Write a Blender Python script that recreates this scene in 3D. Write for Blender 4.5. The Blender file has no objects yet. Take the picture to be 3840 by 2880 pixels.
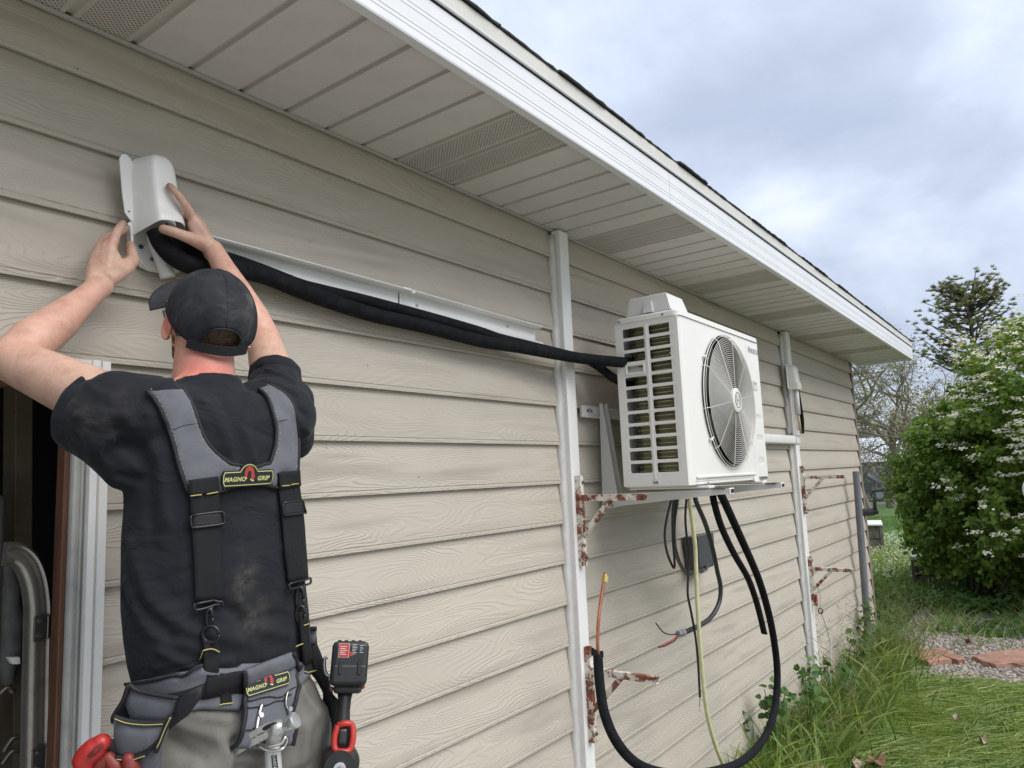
import bpy, bmesh, math, random
import numpy as np
from mathutils import Vector, Matrix, noise
from mathutils.bvhtree import BVHTree
from mathutils.geometry import delaunay_2d_cdt

random.seed(7)
RNG = np.random.default_rng(7)
SC = bpy.context.scene
COL = SC.collection
PI = math.pi
V = Vector

# ---------------------------------------------------------------- camera
FPX, YAW, PITCH, ROLL = 2734.256, 0.9333292, 0.1270758, -0.0415818
CAM = V((0.0, -1.8305, 1.9908))
_F = V((math.sin(YAW)*math.cos(PITCH), math.cos(YAW)*math.cos(PITCH), math.sin(PITCH)))
_r = V((math.cos(YAW), -math.sin(YAW), 0)); _u = _r.cross(_F)
CR = _r*math.cos(ROLL) + _u*math.sin(ROLL)
CU = -_r*math.sin(ROLL) + _u*math.cos(ROLL)
cam_d = bpy.data.cameras.new('camera')
cam = bpy.data.objects.new('camera', cam_d); COL.objects.link(cam)
cam_d.sensor_width = 36.0
cam_d.lens = FPX/3840*36.0
cam_d.clip_start = 0.02; cam_d.clip_end = 1500
cam.matrix_world = Matrix(((CR.x, CU.x, -_F.x, CAM.x), (CR.y, CU.y, -_F.y, CAM.y), (CR.z, CU.z, -_F.z, CAM.z), (0, 0, 0, 1)))
SC.camera = cam

# survey helpers: sight line of a surveyed mark, met with a real plane of the site
def ray(px, py): return (_F*FPX + CR*(px-1920) - CU*(py-1440))
def atY(px, py, Y=0.0):
    d = ray(px, py); return CAM + d*((Y-CAM.y)/d.y)
def atX(px, py, X):
    d = ray(px, py); return CAM + d*((X-CAM.x)/d.x)
def atZ(px, py, Z=0.0):
    d = ray(px, py); return CAM + d*((Z-CAM.z)/d.z)
def atD(px, py, D):
    return CAM + ray(px, py)*(D/FPX)
def depth(p): return (V(p)-CAM).dot(_F)

# ---------------------------------------------------------------- sky, sun, exposure
SC.view_settings.view_transform = 'Standard'
SC.view_settings.look = 'None'
SC.view_settings.exposure = 1.25
SC.view_settings.gamma = 1.0
SC.view_settings.use_curve_mapping = False
try: SC.cycles.use_denoising = True
except Exception: pass
sun_dir = V((0.05, -0.78, 0.86)).normalized()
W = bpy.data.worlds.new('World'); SC.world = W; W.use_nodes = True
nt = W.node_tree; nt.nodes.clear()
def N(nt, typ, **kw):
    n = nt.nodes.new(typ)
    for k, v in kw.items():
        if k.startswith('i_'):
            n.inputs[int(k[2:]) if k[2:].isdigit() else k[2:].replace('_', ' ')].default_value = v
        else: setattr(n, k, v)
    return n
def L(nt, a, ai, b, bi): nt.links.new(a.outputs[ai], b.inputs[bi])
def ramp(nt, pts, interp='LINEAR'):
    n = nt.nodes.new('ShaderNodeValToRGB'); cr = n.color_ramp; cr.interpolation = interp
    while len(cr.elements) > 1: cr.elements.remove(cr.elements[-1])
    cr.elements[0].position = pts[0][0]; cr.elements[0].color = (*pts[0][1], 1)
    for p, c in pts[1:]:
        e = cr.elements.new(p); e.color = (*c, 1)
    return n
sky = N(nt, 'ShaderNodeTexSky', sky_type='NISHITA', sun_disc=False, sun_elevation=math.asin(sun_dir.z),
        sun_rotation=math.atan2(sun_dir.x, sun_dir.y))
bg1 = N(nt, 'ShaderNodeBackground'); bg1.inputs[1].default_value = 0.075
L(nt, sky, 0, bg1, 0)
tc = N(nt, 'ShaderNodeTexCoord'); sep = N(nt, 'ShaderNodeSeparateXYZ'); L(nt, tc, 'Generated', sep, 0)
# cloud layer: direction projected on a flat cloud deck
zc = N(nt, 'ShaderNodeMath', operation='MAXIMUM'); L(nt, sep, 2, zc, 0); zc.inputs[1].default_value = 0.0
za = N(nt, 'ShaderNodeMath', operation='ADD'); L(nt, zc, 0, za, 0); za.inputs[1].default_value = 0.42
dx = N(nt, 'ShaderNodeMath', operation='DIVIDE'); L(nt, sep, 0, dx, 0); L(nt, za, 0, dx, 1)
dy = N(nt, 'ShaderNodeMath', operation='DIVIDE'); L(nt, sep, 1, dy, 0); L(nt, za, 0, dy, 1)
cmb = N(nt, 'ShaderNodeCombineXYZ'); L(nt, dx, 0, cmb, 0); L(nt, dy, 0, cmb, 1); cmb.inputs[2].default_value = 3.3
n1 = N(nt, 'ShaderNodeTexNoise', i_Scale=1.9, i_Detail=7.0, i_Roughness=0.52, i_Distortion=0.25); L(nt, cmb, 0, n1, 'Vector')
n2 = N(nt, 'ShaderNodeTexNoise', i_Scale=4.2, i_Detail=5.0, i_Roughness=0.5); L(nt, cmb, 0, n2, 'Vector')
mx = N(nt, 'ShaderNodeMath', operation='MULTIPLY_ADD'); L(nt, n2, 0, mx, 0); mx.inputs[1].default_value = 0.34
ms = N(nt, 'ShaderNodeMath', operation='SUBTRACT'); L(nt, n1, 0, ms, 0); ms.inputs[1].default_value = 0.17
L(nt, ms, 0, mx, 2)
rp = ramp(nt, [(0.30, (0.225, 0.252, 0.318)), (0.42, (0.272, 0.302, 0.370)), (0.52, (0.335, 0.364, 0.425)), (0.62, (0.415, 0.435, 0.468)), (0.74, (0.47, 0.48, 0.492))])
L(nt, mx, 0, rp, 0)
# duller towards the horizon
hz = N(nt, 'ShaderNodeMapRange'); L(nt, sep, 2, hz, 0); hz.inputs[1].default_value = 0.0; hz.inputs[2].default_value = 0.45
hm = N(nt, 'ShaderNodeMix', data_type='RGBA'); L(nt, hz, 0, hm, 0); hm.inputs[6].default_value = (0.77, 0.79, 0.83, 1); hm.inputs[7].default_value = (1.06, 1.08, 1.08, 1)
ml = N(nt, 'ShaderNodeMix', data_type='RGBA', blend_type='MULTIPLY'); ml.inputs[0].default_value = 1.0
L(nt, rp, 0, ml, 6); L(nt, hm, 2, ml, 7)
bg2 = N(nt, 'ShaderNodeBackground'); bg2.inputs[1].default_value = 1.02; L(nt, ml, 2, bg2, 0)
mix = N(nt, 'ShaderNodeMixShader'); mix.inputs[0].default_value = 0.9
L(nt, bg1, 0, mix, 1); L(nt, bg2, 0, mix, 2)
wo = N(nt, 'ShaderNodeOutputWorld'); L(nt, mix, 0, wo, 0)
sd = bpy.data.lights.new('sun', 'SUN'); sd.energy = 1.3; sd.angle = math.radians(45); sd.color = (1.0, 0.965, 0.92)
so = bpy.data.objects.new('sun', sd); COL.objects.link(so)
so.rotation_euler = sun_dir.to_track_quat('Z', 'Y').to_euler(); so.location = (4, -6, 8)

# ---------------------------------------------------------------- object helpers
def tag(o, label=None, cat=None, group=None, kind=None):
    if label: o['label'] = label
    if cat: o['category'] = cat
    if group: o['group'] = group
    if kind: o['kind'] = kind
    return o
def thing(name, loc, label, cat, group=None):
    o = bpy.data.objects.new(name, None); COL.objects.link(o)
    o.location = V(loc); o.empty_display_size = 0.1
    return tag(o, label, cat, group)
def mesh_obj(name, me, mats, parent=None, smooth=None):
    o = bpy.data.objects.new(name, me); COL.objects.link(o)
    if mats is not None:
        for m in (mats if isinstance(mats, (list, tuple)) else [mats]): me.materials.append(m)
    if smooth is not None:
        me.polygons.foreach_set('use_smooth', [smooth]*len(me.polygons))
    if parent is not None:
        o.parent = parent
        o.matrix_parent_inverse = Matrix.Translation(-abs_loc(parent))
    return o
def abs_loc(o):
    return V(o.location) if o.type == 'EMPTY' else V(o.location)
def copy_tree(o, parent=None):
    c = o.copy(); COL.objects.link(c)
    if parent is not None: c.parent = parent
    for ch in list(o.children): copy_tree(ch, c)
    return c

class MB:
    """collects geometry in world coordinates"""
    def __init__(s): s.v = []; s.f = []; s.m = []; s.mi = 0
    def add(s, vs, fs):
        b = len(s.v); s.v += [tuple(p) for p in vs]
        s.f += [tuple(i+b for i in f) for f in fs]; s.m += [s.mi]*len(fs); return b
    def box(s, lo, hi, c=0.0, M=None):
        x0, y0, z0 = lo; x1, y1, z1 = hi
        if c <= 0:
            vs = [(x0,y0,z0),(x1,y0,z0),(x1,y1,z0),(x0,y1,z0),(x0,y0,z1),(x1,y0,z1),(x1,y1,z1),(x0,y1,z1)]
            fs = [(0,3,2,1),(4,5,6,7),(0,1,5,4),(1,2,6,5),(2,3,7,6),(3,0,4,7)]
        else:
            c = min(c, abs(x1-x0)*.45, abs(y1-y0)*.45, abs(z1-z0)*.45)
            bm = bmesh.new()
            bmesh.ops.create_cube(bm, size=1.0)
            for v in bm.verts:
                v.co = V((x0+(v.co.x+.5)*(x1-x0), y0+(v.co.y+.5)*(y1-y0), z0+(v.co.z+.5)*(z1-z0)))
            bmesh.ops.bevel(bm, geom=list(bm.edges), offset=c, segments=2 if c > .004 else 1, affect='EDGES', profile=.5)
            bm.verts.index_update()
            vs = [v.co.copy() for v in bm.verts]; fs = [tuple(v.index for v in f.verts) for f in bm.faces]; bm.free()
        if M is not None: vs = [M @ V(p) for p in vs]
        return s.add(vs, fs)
    def bar(s, a, b, w, h, up=(0, 0, 1), c=0.0):
        """box from a to b, width w (sideways), height h (along up)"""
        a = V(a); b = V(b); d = b-a; ln = d.length; x = d.normalized(); z = V(up); y = z.cross(x)
        if y.length < 1e-5: y = V((0, 1, 0)).cross(x)
        y.normalize(); z = x.cross(y)
        M = Matrix(((x.x, y.x, z.x, a.x), (x.y, y.y, z.y, a.y), (x.z, y.z, z.z, a.z), (0, 0, 0, 1)))
        return s.box((0, -w/2, -h/2), (ln, w/2, h/2), c, M)
    def rings(s, rings, cap0=True, cap1=True, close=True):
        n = len(rings[0]); b = len(s.v)
        vs = [p for r in rings for p in r]; fs = []
        for i in range(len(rings)-1):
            for j in range(n if close else n-1):
                k = (j+1) % n
                fs.append((i*n+j, i*n+k, (i+1)*n+k, (i+1)*n+j))
        if cap0: fs.append(tuple(range(n-1, -1, -1)))
        if cap1: fs.append(tuple((len(rings)-1)*n+j for j in range(n)))
        return s.add(vs, fs)
    def tube(s, pts, r, n=10, cap=True, flat=None):
        pts = [V(p) for p in pts]; m = len(pts)
        rs = r if isinstance(r, (list, tuple)) else [r]*m
        t0 = (pts[1]-pts[0]).normalized()
        ref = V((0, 0, 1)) if abs(t0.z) < .9 else V((1, 0, 0))
        u = t0.cross(ref).normalized(); rg = []
        for i in range(m):
            t = (pts[min(i+1, m-1)]-pts[max(i-1, 0)])
            t = t.normalized() if t.length > 1e-9 else t0
            u = (u-t*u.dot(t)).normalized(); w = t.cross(u)
            rg.append([pts[i]+(u*math.cos(2*PI*k/n)+w*math.sin(2*PI*k/n))*rs[i] for k in range(n)])
        return s.rings(rg, cap, cap)
    def cyl(s, a, b, r, n=16, r2=None, cap=True):
        return s.tube([a, b], [r, r if r2 is None else r2], n, cap)
    def cone(s, p0, r0, p1, r1, n=14, h=4, sq=None):
        """rounded cone; sq=(vector, factor) flattens across a direction"""
        p0 = V(p0); p1 = V(p1); t = (p1-p0)
        t = t.normalized() if t.length > 1e-6 else V((0, 0, 1))
        ref = V((0, 0, 1)) if abs(t.z) < .9 else V((1, 0, 0))
        u = t.cross(ref).normalized(); w = t.cross(u)
        st = []
        for i in range(h+1):
            a = PI/2*(i+.15)/(h+.15); st.append((p0-t*r0*math.cos(a), r0*math.sin(a)))
        for i in range(h, -1, -1):
            a = PI/2*(i+.15)/(h+.15); st.append((p1+t*r1*math.cos(a), r1*math.sin(a)))
        rg = []
        for c, r in st:
            ring = []
            for k in range(n):
                o = (u*math.cos(2*PI*k/n)+w*math.sin(2*PI*k/n))*r
                if sq: q = V(sq[0]).normalized(); o = o-q*o.dot(q)*(1-sq[1])
                ring.append(c+o)
            rg.append(ring)
        return s.rings(rg)
    def ell(s, c, ax, n=18, m=10):
        """ellipsoid with axis vectors ax=(X,Y,Z)"""
        c = V(c); X, Y, Z = [V(a) for a in ax]; rg = []
        for i in range(m+1):
            a = PI*(i+.12)/(m+.24)
            rg.append([c+Z*-math.cos(a)+(X*math.cos(2*PI*k/n)+Y*math.sin(2*PI*k/n))*math.sin(a) for k in range(n)])
        return s.rings(rg)
    def sph(s, c, r, n=10, m=6): return s.ell(c, (V((r,0,0)), V((0,r,0)), V((0,0,r))), n, m)
    def prism(s, poly, dirv):
        """flat polygon (3d points) pushed along dirv"""
        n = len(poly); d = V(dirv); a = [V(p) for p in poly]
        return s.add(a+[p+d for p in a], [tuple(range(n)), tuple(range(2*n-1, n-1, -1))]+[(i, i+n, (i+1) % n+n, (i+1) % n) for i in range(n)])
    def mesh(s, name):
        me = bpy.data.meshes.new(name); me.from_pydata(s.v, [], s.f)
        if any(s.m): me.polygons.foreach_set('material_index', s.m)
        bm = bmesh.new(); bm.from_mesh(me)
        bmesh.ops.recalc_face_normals(bm, faces=bm.faces); bm.to_mesh(me); bm.free()
        me.update(); return me
    def build(s, name, mats, parent=None, smooth=False, autos=None):
        me = s.mesh(name)
        if autos:
            me.polygons.foreach_set('use_smooth', [True]*len(me.polygons))
            me.update()
            sharp = [False]*len(me.edges)
            bm = bmesh.new(); bm.from_mesh(me); bm.edges.ensure_lookup_table()
            for e in bm.edges:
                if len(e.link_faces) == 2 and e.calc_face_angle(0) > autos: sharp[e.index] = True
            bm.free()
            at = me.attributes.new('sharp_edge', 'BOOLEAN', 'EDGE'); at.data.foreach_set('value', sharp)
            smooth = None
        return mesh_obj(name, me, mats, parent, smooth)

def spline(pts, n=8):
    """Catmull-Rom through pts"""
    P = [V(p) for p in pts]; P = [P[0]*2-P[1]]+P+[P[-1]*2-P[-2]]; out = []
    for i in range(1, len(P)-2):
        for k in range(n):
            t = k/n; a, b, c, d = P[i-1], P[i], P[i+1], P[i+2]
            out.append(.5*((2*b)+(c-a)*t+(2*a-5*b+4*c-d)*t*t+(3*b-a-3*c+d)*t**3))
    out.append(P[-2]); return out
def from_numpy(name, co, faces_flat, loop_tot):
    me = bpy.data.meshes.new(name)
    me.vertices.add(len(co)); me.vertices.foreach_set('co', np.ascontiguousarray(co, dtype=np.float32).ravel())
    nl = len(faces_flat); me.loops.add(nl); me.loops.foreach_set('vertex_index', np.asarray(faces_flat, dtype=np.int32))
    nf = len(loop_tot); me.polygons.add(nf)
    me.polygons.foreach_set('loop_start', np.concatenate([[0], np.cumsum(loop_tot)[:-1]]).astype(np.int32))
    me.update(calc_edges=True); me.validate(); return me
def remesh(mb, voxel, smooth=4, fac=.5, name='shape'):
    me = mb.mesh('tmp_shape') if isinstance(mb, MB) else mb
    o = bpy.data.objects.new('tmp_shape', me); COL.objects.link(o)
    m = o.modifiers.new('r', 'REMESH'); m.mode = 'VOXEL'; m.voxel_size = voxel; m.use_smooth_shade = True
    if smooth:
        k = o.modifiers.new('s', 'SMOOTH'); k.iterations = smooth; k.factor = fac
    dg = bpy.context.evaluated_depsgraph_get(); dg.update()
    r = bpy.data.meshes.new_from_object(o.evaluated_get(dg)); r.name = name
    bpy.data.objects.remove(o); bpy.data.meshes.remove(me); r.materials.clear()
    return r
def bvh_of(*meshes):
    vs = []; fs = []
    for me in meshes:
        b = len(vs); vs += [v.co.copy() for v in me.vertices]; fs += [tuple(i+b for i in p.vertices) for p in me.polygons]
    return BVHTree.FromPolygons(vs, fs)
def curve_panel(name, outer, holes, depth_, bevel, toworld, mats, parent, res=1):
    """flat plate with rounded holes; outer/holes are 2d loops; toworld maps (u,v,w)"""
    cd = bpy.data.curves.new('tmp_c', 'CURVE'); cd.dimensions = '2D'; cd.fill_mode = 'BOTH'
    cd.extrude = depth_/2-bevel; cd.bevel_depth = bevel; cd.bevel_resolution = res; cd.offset = -bevel
    for lp in [outer]+holes:
        sp = cd.splines.new('POLY'); sp.points.add(len(lp)-1)
        for i, (a, b) in enumerate(lp): sp.points[i].co = (a, b, 0, 1)
        sp.use_cyclic_u = True
    o = bpy.data.objects.new('tmp_c', cd); COL.objects.link(o)
    dg = bpy.context.evaluated_depsgraph_get(); dg.update()
    me = bpy.data.meshes.new_from_object(o.evaluated_get(dg)); bpy.data.objects.remove(o)
    for v in me.vertices: v.co = toworld(v.co.x, v.co.y, v.co.z)
    me.name = name; me.materials.clear(); me.update()
    bm = bmesh.new(); bm.from_mesh(me); bmesh.ops.remove_doubles(bm, verts=bm.verts, dist=1e-5); bmesh.ops.recalc_face_normals(bm, faces=bm.faces); bm.to_mesh(me); bm.free()
    return mesh_obj(name, me, mats, parent, False)
def rrect(x0, y0, x1, y1, r, n=4):
    out = []
    for cx_, cy_, a0 in ((x1-r, y1-r, 0), (x0+r, y1-r, 90), (x0+r, y0+r, 180), (x1-r, y0+r, 270)):
        for k in range(n+1):
            a = math.radians(a0+90*k/n); out.append((cx_+r*math.cos(a), cy_+r*math.sin(a)))
    return out
def circle(cx_, cy_, r, n=40): return [(cx_+r*math.cos(2*PI*k/n), cy_+r*math.sin(2*PI*k/n)) for k in range(n)]
def text_mesh(body, size, toworld, thick=.0005, shear=0.0, sx=1.0, spacing=1.0, offset=0.0):
    cd = bpy.data.curves.new('tmp_t', 'FONT'); cd.body = body; cd.size = size; cd.extrude = thick; cd.shear = shear
    cd.align_x = 'CENTER'; cd.align_y = 'CENTER'; cd.resolution_u = 3; cd.space_character = spacing; cd.offset = offset
    o = bpy.data.objects.new('tmp_t', cd); COL.objects.link(o)
    dg = bpy.context.evaluated_depsgraph_get(); dg.update()
    me = bpy.data.meshes.new_from_object(o.evaluated_get(dg)); bpy.data.objects.remove(o)
    for v in me.vertices: v.co = toworld(v.co.x*sx, v.co.y, v.co.z)
    me.materials.clear(); return me

# ---------------------------------------------------------------- materials
MATS = {}
def mat(name, col, rough=.6, metal=0.0, vary=0.0, vscale=8.0, col2=None, bump=0.0, bscale=60.0, spec=.5, coat=0.0, dirt=0.0, dirtcol=(.12,.10,.08), dscale=3.0, stretch=(1,1,1), sheen=0.0):
    if name in MATS: return MATS[name]
    m = bpy.data.materials.new(name); m.use_nodes = True; t = m.node_tree; t.nodes.clear()
    out = N(t, 'ShaderNodeOutputMaterial'); b = N(t, 'ShaderNodeBsdfPrincipled'); L(t, b, 0, out, 0)
    b.inputs['Base Color'].default_value = (*col, 1); b.inputs['Roughness'].default_value = rough; b.inputs['Metallic'].default_value = metal
    b.inputs['Specular IOR Level'].default_value = spec; b.inputs['Coat Weight'].default_value = coat; b.inputs['Sheen Weight'].default_value = sheen
    if vary or bump or dirt or col2:
        tcn = N(t, 'ShaderNodeTexCoord'); mp = N(t, 'ShaderNodeMapping'); mp.inputs['Scale'].default_value = stretch
        L(t, tcn, 'Object', mp, 0)
    cur = None
    if vary or col2:
        n = N(t, 'ShaderNodeTexNoise', i_Scale=vscale, i_Detail=5.0, i_Roughness=.6); L(t, mp, 0, n, 'Vector')
        c2 = col2 if col2 else tuple(min(1, c*(1+vary)) for c in col)
        c1 = col if col2 else tuple(c*(1-vary) for c in col)
        r = ramp(t, [(.32, c1), (.68, c2)]); L(t, n, 0, r, 0); cur = r
        L(t, r, 0, b, 'Base Color')
    if dirt:
        n = N(t, 'ShaderNodeTexNoise', i_Scale=dscale, i_Detail=9.0, i_Roughness=.7); L(t, mp, 0, n, 'Vector')
        r = ramp(t, [(.5, (0, 0, 0)), (.72, (dirt,)*3)]); L(t, n, 0, r, 0)
        mxn = N(t, 'ShaderNodeMix', data_type='RGBA'); L(t, r, 0, mxn, 0)
        if cur: L(t, cur, 0, mxn, 6)
        else: mxn.inputs[6].default_value = (*col, 1)
        mxn.inputs[7].default_value = (*dirtcol, 1); L(t, mxn, 2, b, 'Base Color')
    if bump:
        n = N(t, 'ShaderNodeTexNoise', i_Scale=bscale, i_Detail=4.0, i_Roughness=.6); L(t, mp, 0, n, 'Vector')
        bp = N(t, 'ShaderNodeBump'); bp.inputs['Strength'].default_value = min(1, bump*20) if bump < .05 else min(bump, 1)
        bp.inputs['Distance'].default_value = .002; L(t, n, 0, bp, 'Height'); L(t, bp, 0, b, 'Normal')
    MATS[name] = m; return m

def siding_material():
    m = bpy.data.materials.new('painted_cedar_siding'); m.use_nodes = True; t = m.node_tree; t.nodes.clear()
    out = N(t, 'ShaderNodeOutputMaterial'); b = N(t, 'ShaderNodeBsdfPrincipled'); L(t, b, 0, out, 0)
    tcn = N(t, 'ShaderNodeTexCoord'); oi = N(t, 'ShaderNodeObjectInfo')
    off = N(t, 'ShaderNodeCombineXYZ'); mo = N(t, 'ShaderNodeMath', operation='MULTIPLY'); L(t, oi, 'Random', mo, 0); mo.inputs[1].default_value = 37.0
    L(t, mo, 0, off, 0); L(t, mo, 0, off, 2)
    add = N(t, 'ShaderNodeVectorMath', operation='ADD'); L(t, tcn, 'Object', add, 0); L(t, off, 0, add, 1)
    # height field whose contour lines are the growth rings
    mp = N(t, 'ShaderNodeMapping'); mp.inputs['Scale'].default_value = (1.7, 1, 11.0); L(t, add, 0, mp, 0)
    n1 = N(t, 'ShaderNodeTexNoise', i_Scale=.70, i_Detail=1.4, i_Roughness=.38, i_Distortion=.35); L(t, mp, 0, n1, 'Vector')
    mp2 = N(t, 'ShaderNodeMapping'); mp2.inputs['Scale'].default_value = (12, 1, 55.0); L(t, add, 0, mp2, 0)
    n2 = N(t, 'ShaderNodeTexNoise', i_Scale=1.0, i_Detail=3.0, i_Roughness=.55); L(t, mp2, 0, n2, 'Vector')
    h = N(t, 'ShaderNodeMath', operation='MULTIPLY_ADD'); L(t, n2, 0, h, 0); h.inputs[1].default_value = .022; L(t, n1, 0, h, 2)
    fr = N(t, 'ShaderNodeMath', operation='MULTIPLY'); L(t, h, 0, fr, 0); fr.inputs[1].default_value = 46.0
    fc = N(t, 'ShaderNodeMath', operation='FRACT'); L(t, fr, 0, fc, 0)
    # asymmetric ridge
    rr = ramp(t, [(0, (.0,)*3), (.22, (1,)*3), (.45, (.6,)*3), (.75, (.05,)*3), (1.0, (0,)*3)]); rr.color_ramp.interpolation = 'EASE'; L(t, fc, 0, rr, 0)
    # relief strong in places and faint elsewhere
    n3 = N(t, 'ShaderNodeTexNoise', i_Scale=2.1, i_Detail=2.0); mp3 = N(t, 'ShaderNodeMapping'); mp3.inputs['Scale'].default_value = (1, 1, 3.5)
    L(t, add, 0, mp3, 0); L(t, mp3, 0, n3, 'Vector')
    r3 = ramp(t, [(.32, (.28,)*3), (.6, (1,)*3)]); L(t, n3, 0, r3, 0)
    mm = N(t, 'ShaderNodeMath', operation='MULTIPLY'); L(t, rr, 0, mm, 0); L(t, r3, 0, mm, 1)
    bp = N(t, 'ShaderNodeBump'); bp.inputs['Strength'].default_value = .62; bp.inputs['Distance'].default_value = .0021
    L(t, mm, 0, bp, 'Height'); L(t, bp, 0, b, 'Normal')
    # paint colour with faint soiling
    n4 = N(t, 'ShaderNodeTexNoise', i_Scale=1.6, i_Detail=6.0, i_Roughness=.62); L(t, add, 0, n4, 'Vector')
    c = ramp(t, [(.3, (.452, .406, .342)), (.7, (.495, .448, .380))]); L(t, n4, 0, c, 0)
    hv = N(t, 'ShaderNodeMapRange'); L(t, oi, 'Random', hv, 0); hv.inputs[3].default_value = .965; hv.inputs[4].default_value = 1.03
    mv = N(t, 'ShaderNodeMix', data_type='RGBA', blend_type='MULTIPLY'); mv.inputs[0].default_value = 1
    L(t, c, 0, mv, 6); L(t, hv, 0, mv, 7)
    n5 = N(t, 'ShaderNodeTexNoise', i_Scale=14.0, i_Detail=8.0, i_Roughness=.75); L(t, add, 0, n5, 'Vector')
    r5 = ramp(t, [(.66, (0,)*3), (.80, (.35,)*3)]); L(t, n5, 0, r5, 0)
    md = N(t, 'ShaderNodeMix', data_type='RGBA'); L(t, r5, 0, md, 0); L(t, mv, 2, md, 6); md.inputs[7].default_value = (.30, .27, .22, 1)
    L(t, md, 2, b, 'Base Color'); b.inputs['Roughness'].default_value = .55; b.inputs['Specular IOR Level'].default_value = .35
    return m
def perforated_material():
    m = bpy.data.materials.new('perforated_soffit_vinyl'); m.use_nodes = True; t = m.node_tree; t.nodes.clear()
    out = N(t, 'ShaderNodeOutputMaterial'); b = N(t, 'ShaderNodeBsdfPrincipled'); L(t, b, 0, out, 0)
    tcn = N(t, 'ShaderNodeTexCoord')
    mp = N(t, 'ShaderNodeMapping'); mp.inputs['Scale'].default_value = (105, 105, 0); mp.inputs['Rotation'].default_value = (0, 0, PI/4); L(t, tcn, 'Object', mp, 0)
    fr = N(t, 'ShaderNodeVectorMath', operation='FRACTION'); L(t, mp, 0, fr, 0)
    sb = N(t, 'ShaderNodeVectorMath', operation='SUBTRACT'); L(t, fr, 0, sb, 0); sb.inputs[1].default_value = (.5, .5, 0)
    ln = N(t, 'ShaderNodeVectorMath', operation='LENGTH'); L(t, sb, 0, ln, 0)
    lt = N(t, 'ShaderNodeMath', operation='LESS_THAN'); L(t, ln, 'Value', lt, 0); lt.inputs[1].default_value = .235
    sx = N(t, 'ShaderNodeSeparateXYZ'); L(t, tcn, 'Object', sx, 0)
    g = N(t, 'ShaderNodeMath', operation='COMPARE'); L(t, sx, 0, g, 0); g.inputs[1].default_value = .067; g.inputs[2].default_value = .056
    ml_ = N(t, 'ShaderNodeMath', operation='MULTIPLY'); L(t, lt, 0, ml_, 0); L(t, g, 0, ml_, 1)
    mxn = N(t, 'ShaderNodeMix', data_type='RGBA'); L(t, ml_, 0, mxn, 0); mxn.inputs[6].default_value = (.50, .48, .43, 1); mxn.inputs[7].default_value = (.03, .028, .025, 1)
    L(t, mxn, 2, b, 'Base Color'); b.inputs['Roughness'].default_value = .5
    inv = N(t, 'ShaderNodeMath', operation='SUBTRACT'); inv.inputs[0].default_value = 1; L(t, ml_, 0, inv, 1)
    bp = N(t, 'ShaderNodeBump'); bp.inputs['Distance'].default_value = .002; L(t, inv, 0, bp, 'Height'); L(t, bp, 0, b, 'Normal')
    return m
def rusty_material():
    m = bpy.data.materials.new('peeling_white_paint_on_rust'); m.use_nodes = True; t = m.node_tree; t.nodes.clear()
    out = N(t, 'ShaderNodeOutputMaterial'); b = N(t, 'ShaderNodeBsdfPrincipled'); L(t, b, 0, out, 0)
    tcn = N(t, 'ShaderNodeTexCoord'); oi = N(t, 'ShaderNodeObjectInfo')
    mo = N(t, 'ShaderNodeMath', operation='MULTIPLY'); L(t, oi, 'Random', mo, 0); mo.inputs[1].default_value = 40
    add = N(t, 'ShaderNodeVectorMath', operation='ADD'); L(t, tcn, 'Object', add, 0); L(t, mo, 0, add, 1)
    n = N(t, 'ShaderNodeTexNoise', i_Scale=13.0, i_Detail=10.0, i_Roughness=.72); L(t, add, 0, n, 'Vector')
    r = ramp(t, [(.482, (0,)*3), (.500, (.6,)*3), (.535, (1,)*3)]); L(t, n, 0, r, 0)
    n2 = N(t, 'ShaderNodeTexNoise', i_Scale=40.0, i_Detail=6.0); L(t, add, 0, n2, 'Vector')
    rc = ramp(t, [(.3, (.09, .030, .018)), (.55, (.22, .068, .038)), (.75, (.36, .17, .10))]); L(t, n2, 0, rc, 0)
    pc = ramp(t, [(.3, (.56, .50, .40)), (.6, (.72, .69, .62))]); L(t, n2, 0, pc, 0)
    mxn = N(t, 'ShaderNodeMix', data_type='RGBA'); L(t, r, 0, mxn, 0); L(t, rc, 0, mxn, 6); L(t, pc, 0, mxn, 7)
    L(t, mxn, 2, b, 'Base Color'); b.inputs['Roughness'].default_value = .75
    bp = N(t, 'ShaderNodeBump'); bp.inputs['Distance'].default_value = .0012; bp.inputs['Strength'].default_value = .8; L(t, r, 0, bp, 'Height'); L(t, bp, 0, b, 'Normal')
    return m
SIDING = siding_material(); PERF = perforated_material(); RUSTY = rusty_material()
WHITE = mat('white_vinyl', (.74, .735, .715), .38, vary=.04, vscale=3, dirt=.25, dirtcol=(.45, .42, .36), dscale=2.5)
SOFFIT = mat('soffit_vinyl', (.62, .60, .58), .33, vary=.03, vscale=4, dirt=.3, dirtcol=(.40, .38, .33), dscale=5)
SOFFIT2 = mat('soffit_groove_vinyl', (.55, .52, .48), .5, vary=.05, vscale=4)
FASCIA = mat('fascia_aluminium_white', (.70, .71, .73), .35, vary=.03, vscale=2, dirt=.2, dirtcol=(.5, .48, .45), dscale=3)
DRIP = mat('drip_edge_beige', (.56, .55, .51), .45, vary=.05)
TRIMW = mat('white_trim_paint', (.78, .775, .76), .45, vary=.05, vscale=6, dirt=.3, dirtcol=(.48, .46, .42), dscale=6, bump=.02, bscale=90)
SHINGLE = mat('asphalt_shingle', (.045, .043, .042), .95, vary=.5, vscale=60, bump=.6, bscale=300)
ACW = mat('powder_coated_ivory_steel', (.76, .74, .70), .34, vary=.02, vscale=2, spec=.5)
ACG = mat('ac_light_grey_paint', (.66, .65, .63), .4)
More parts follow.
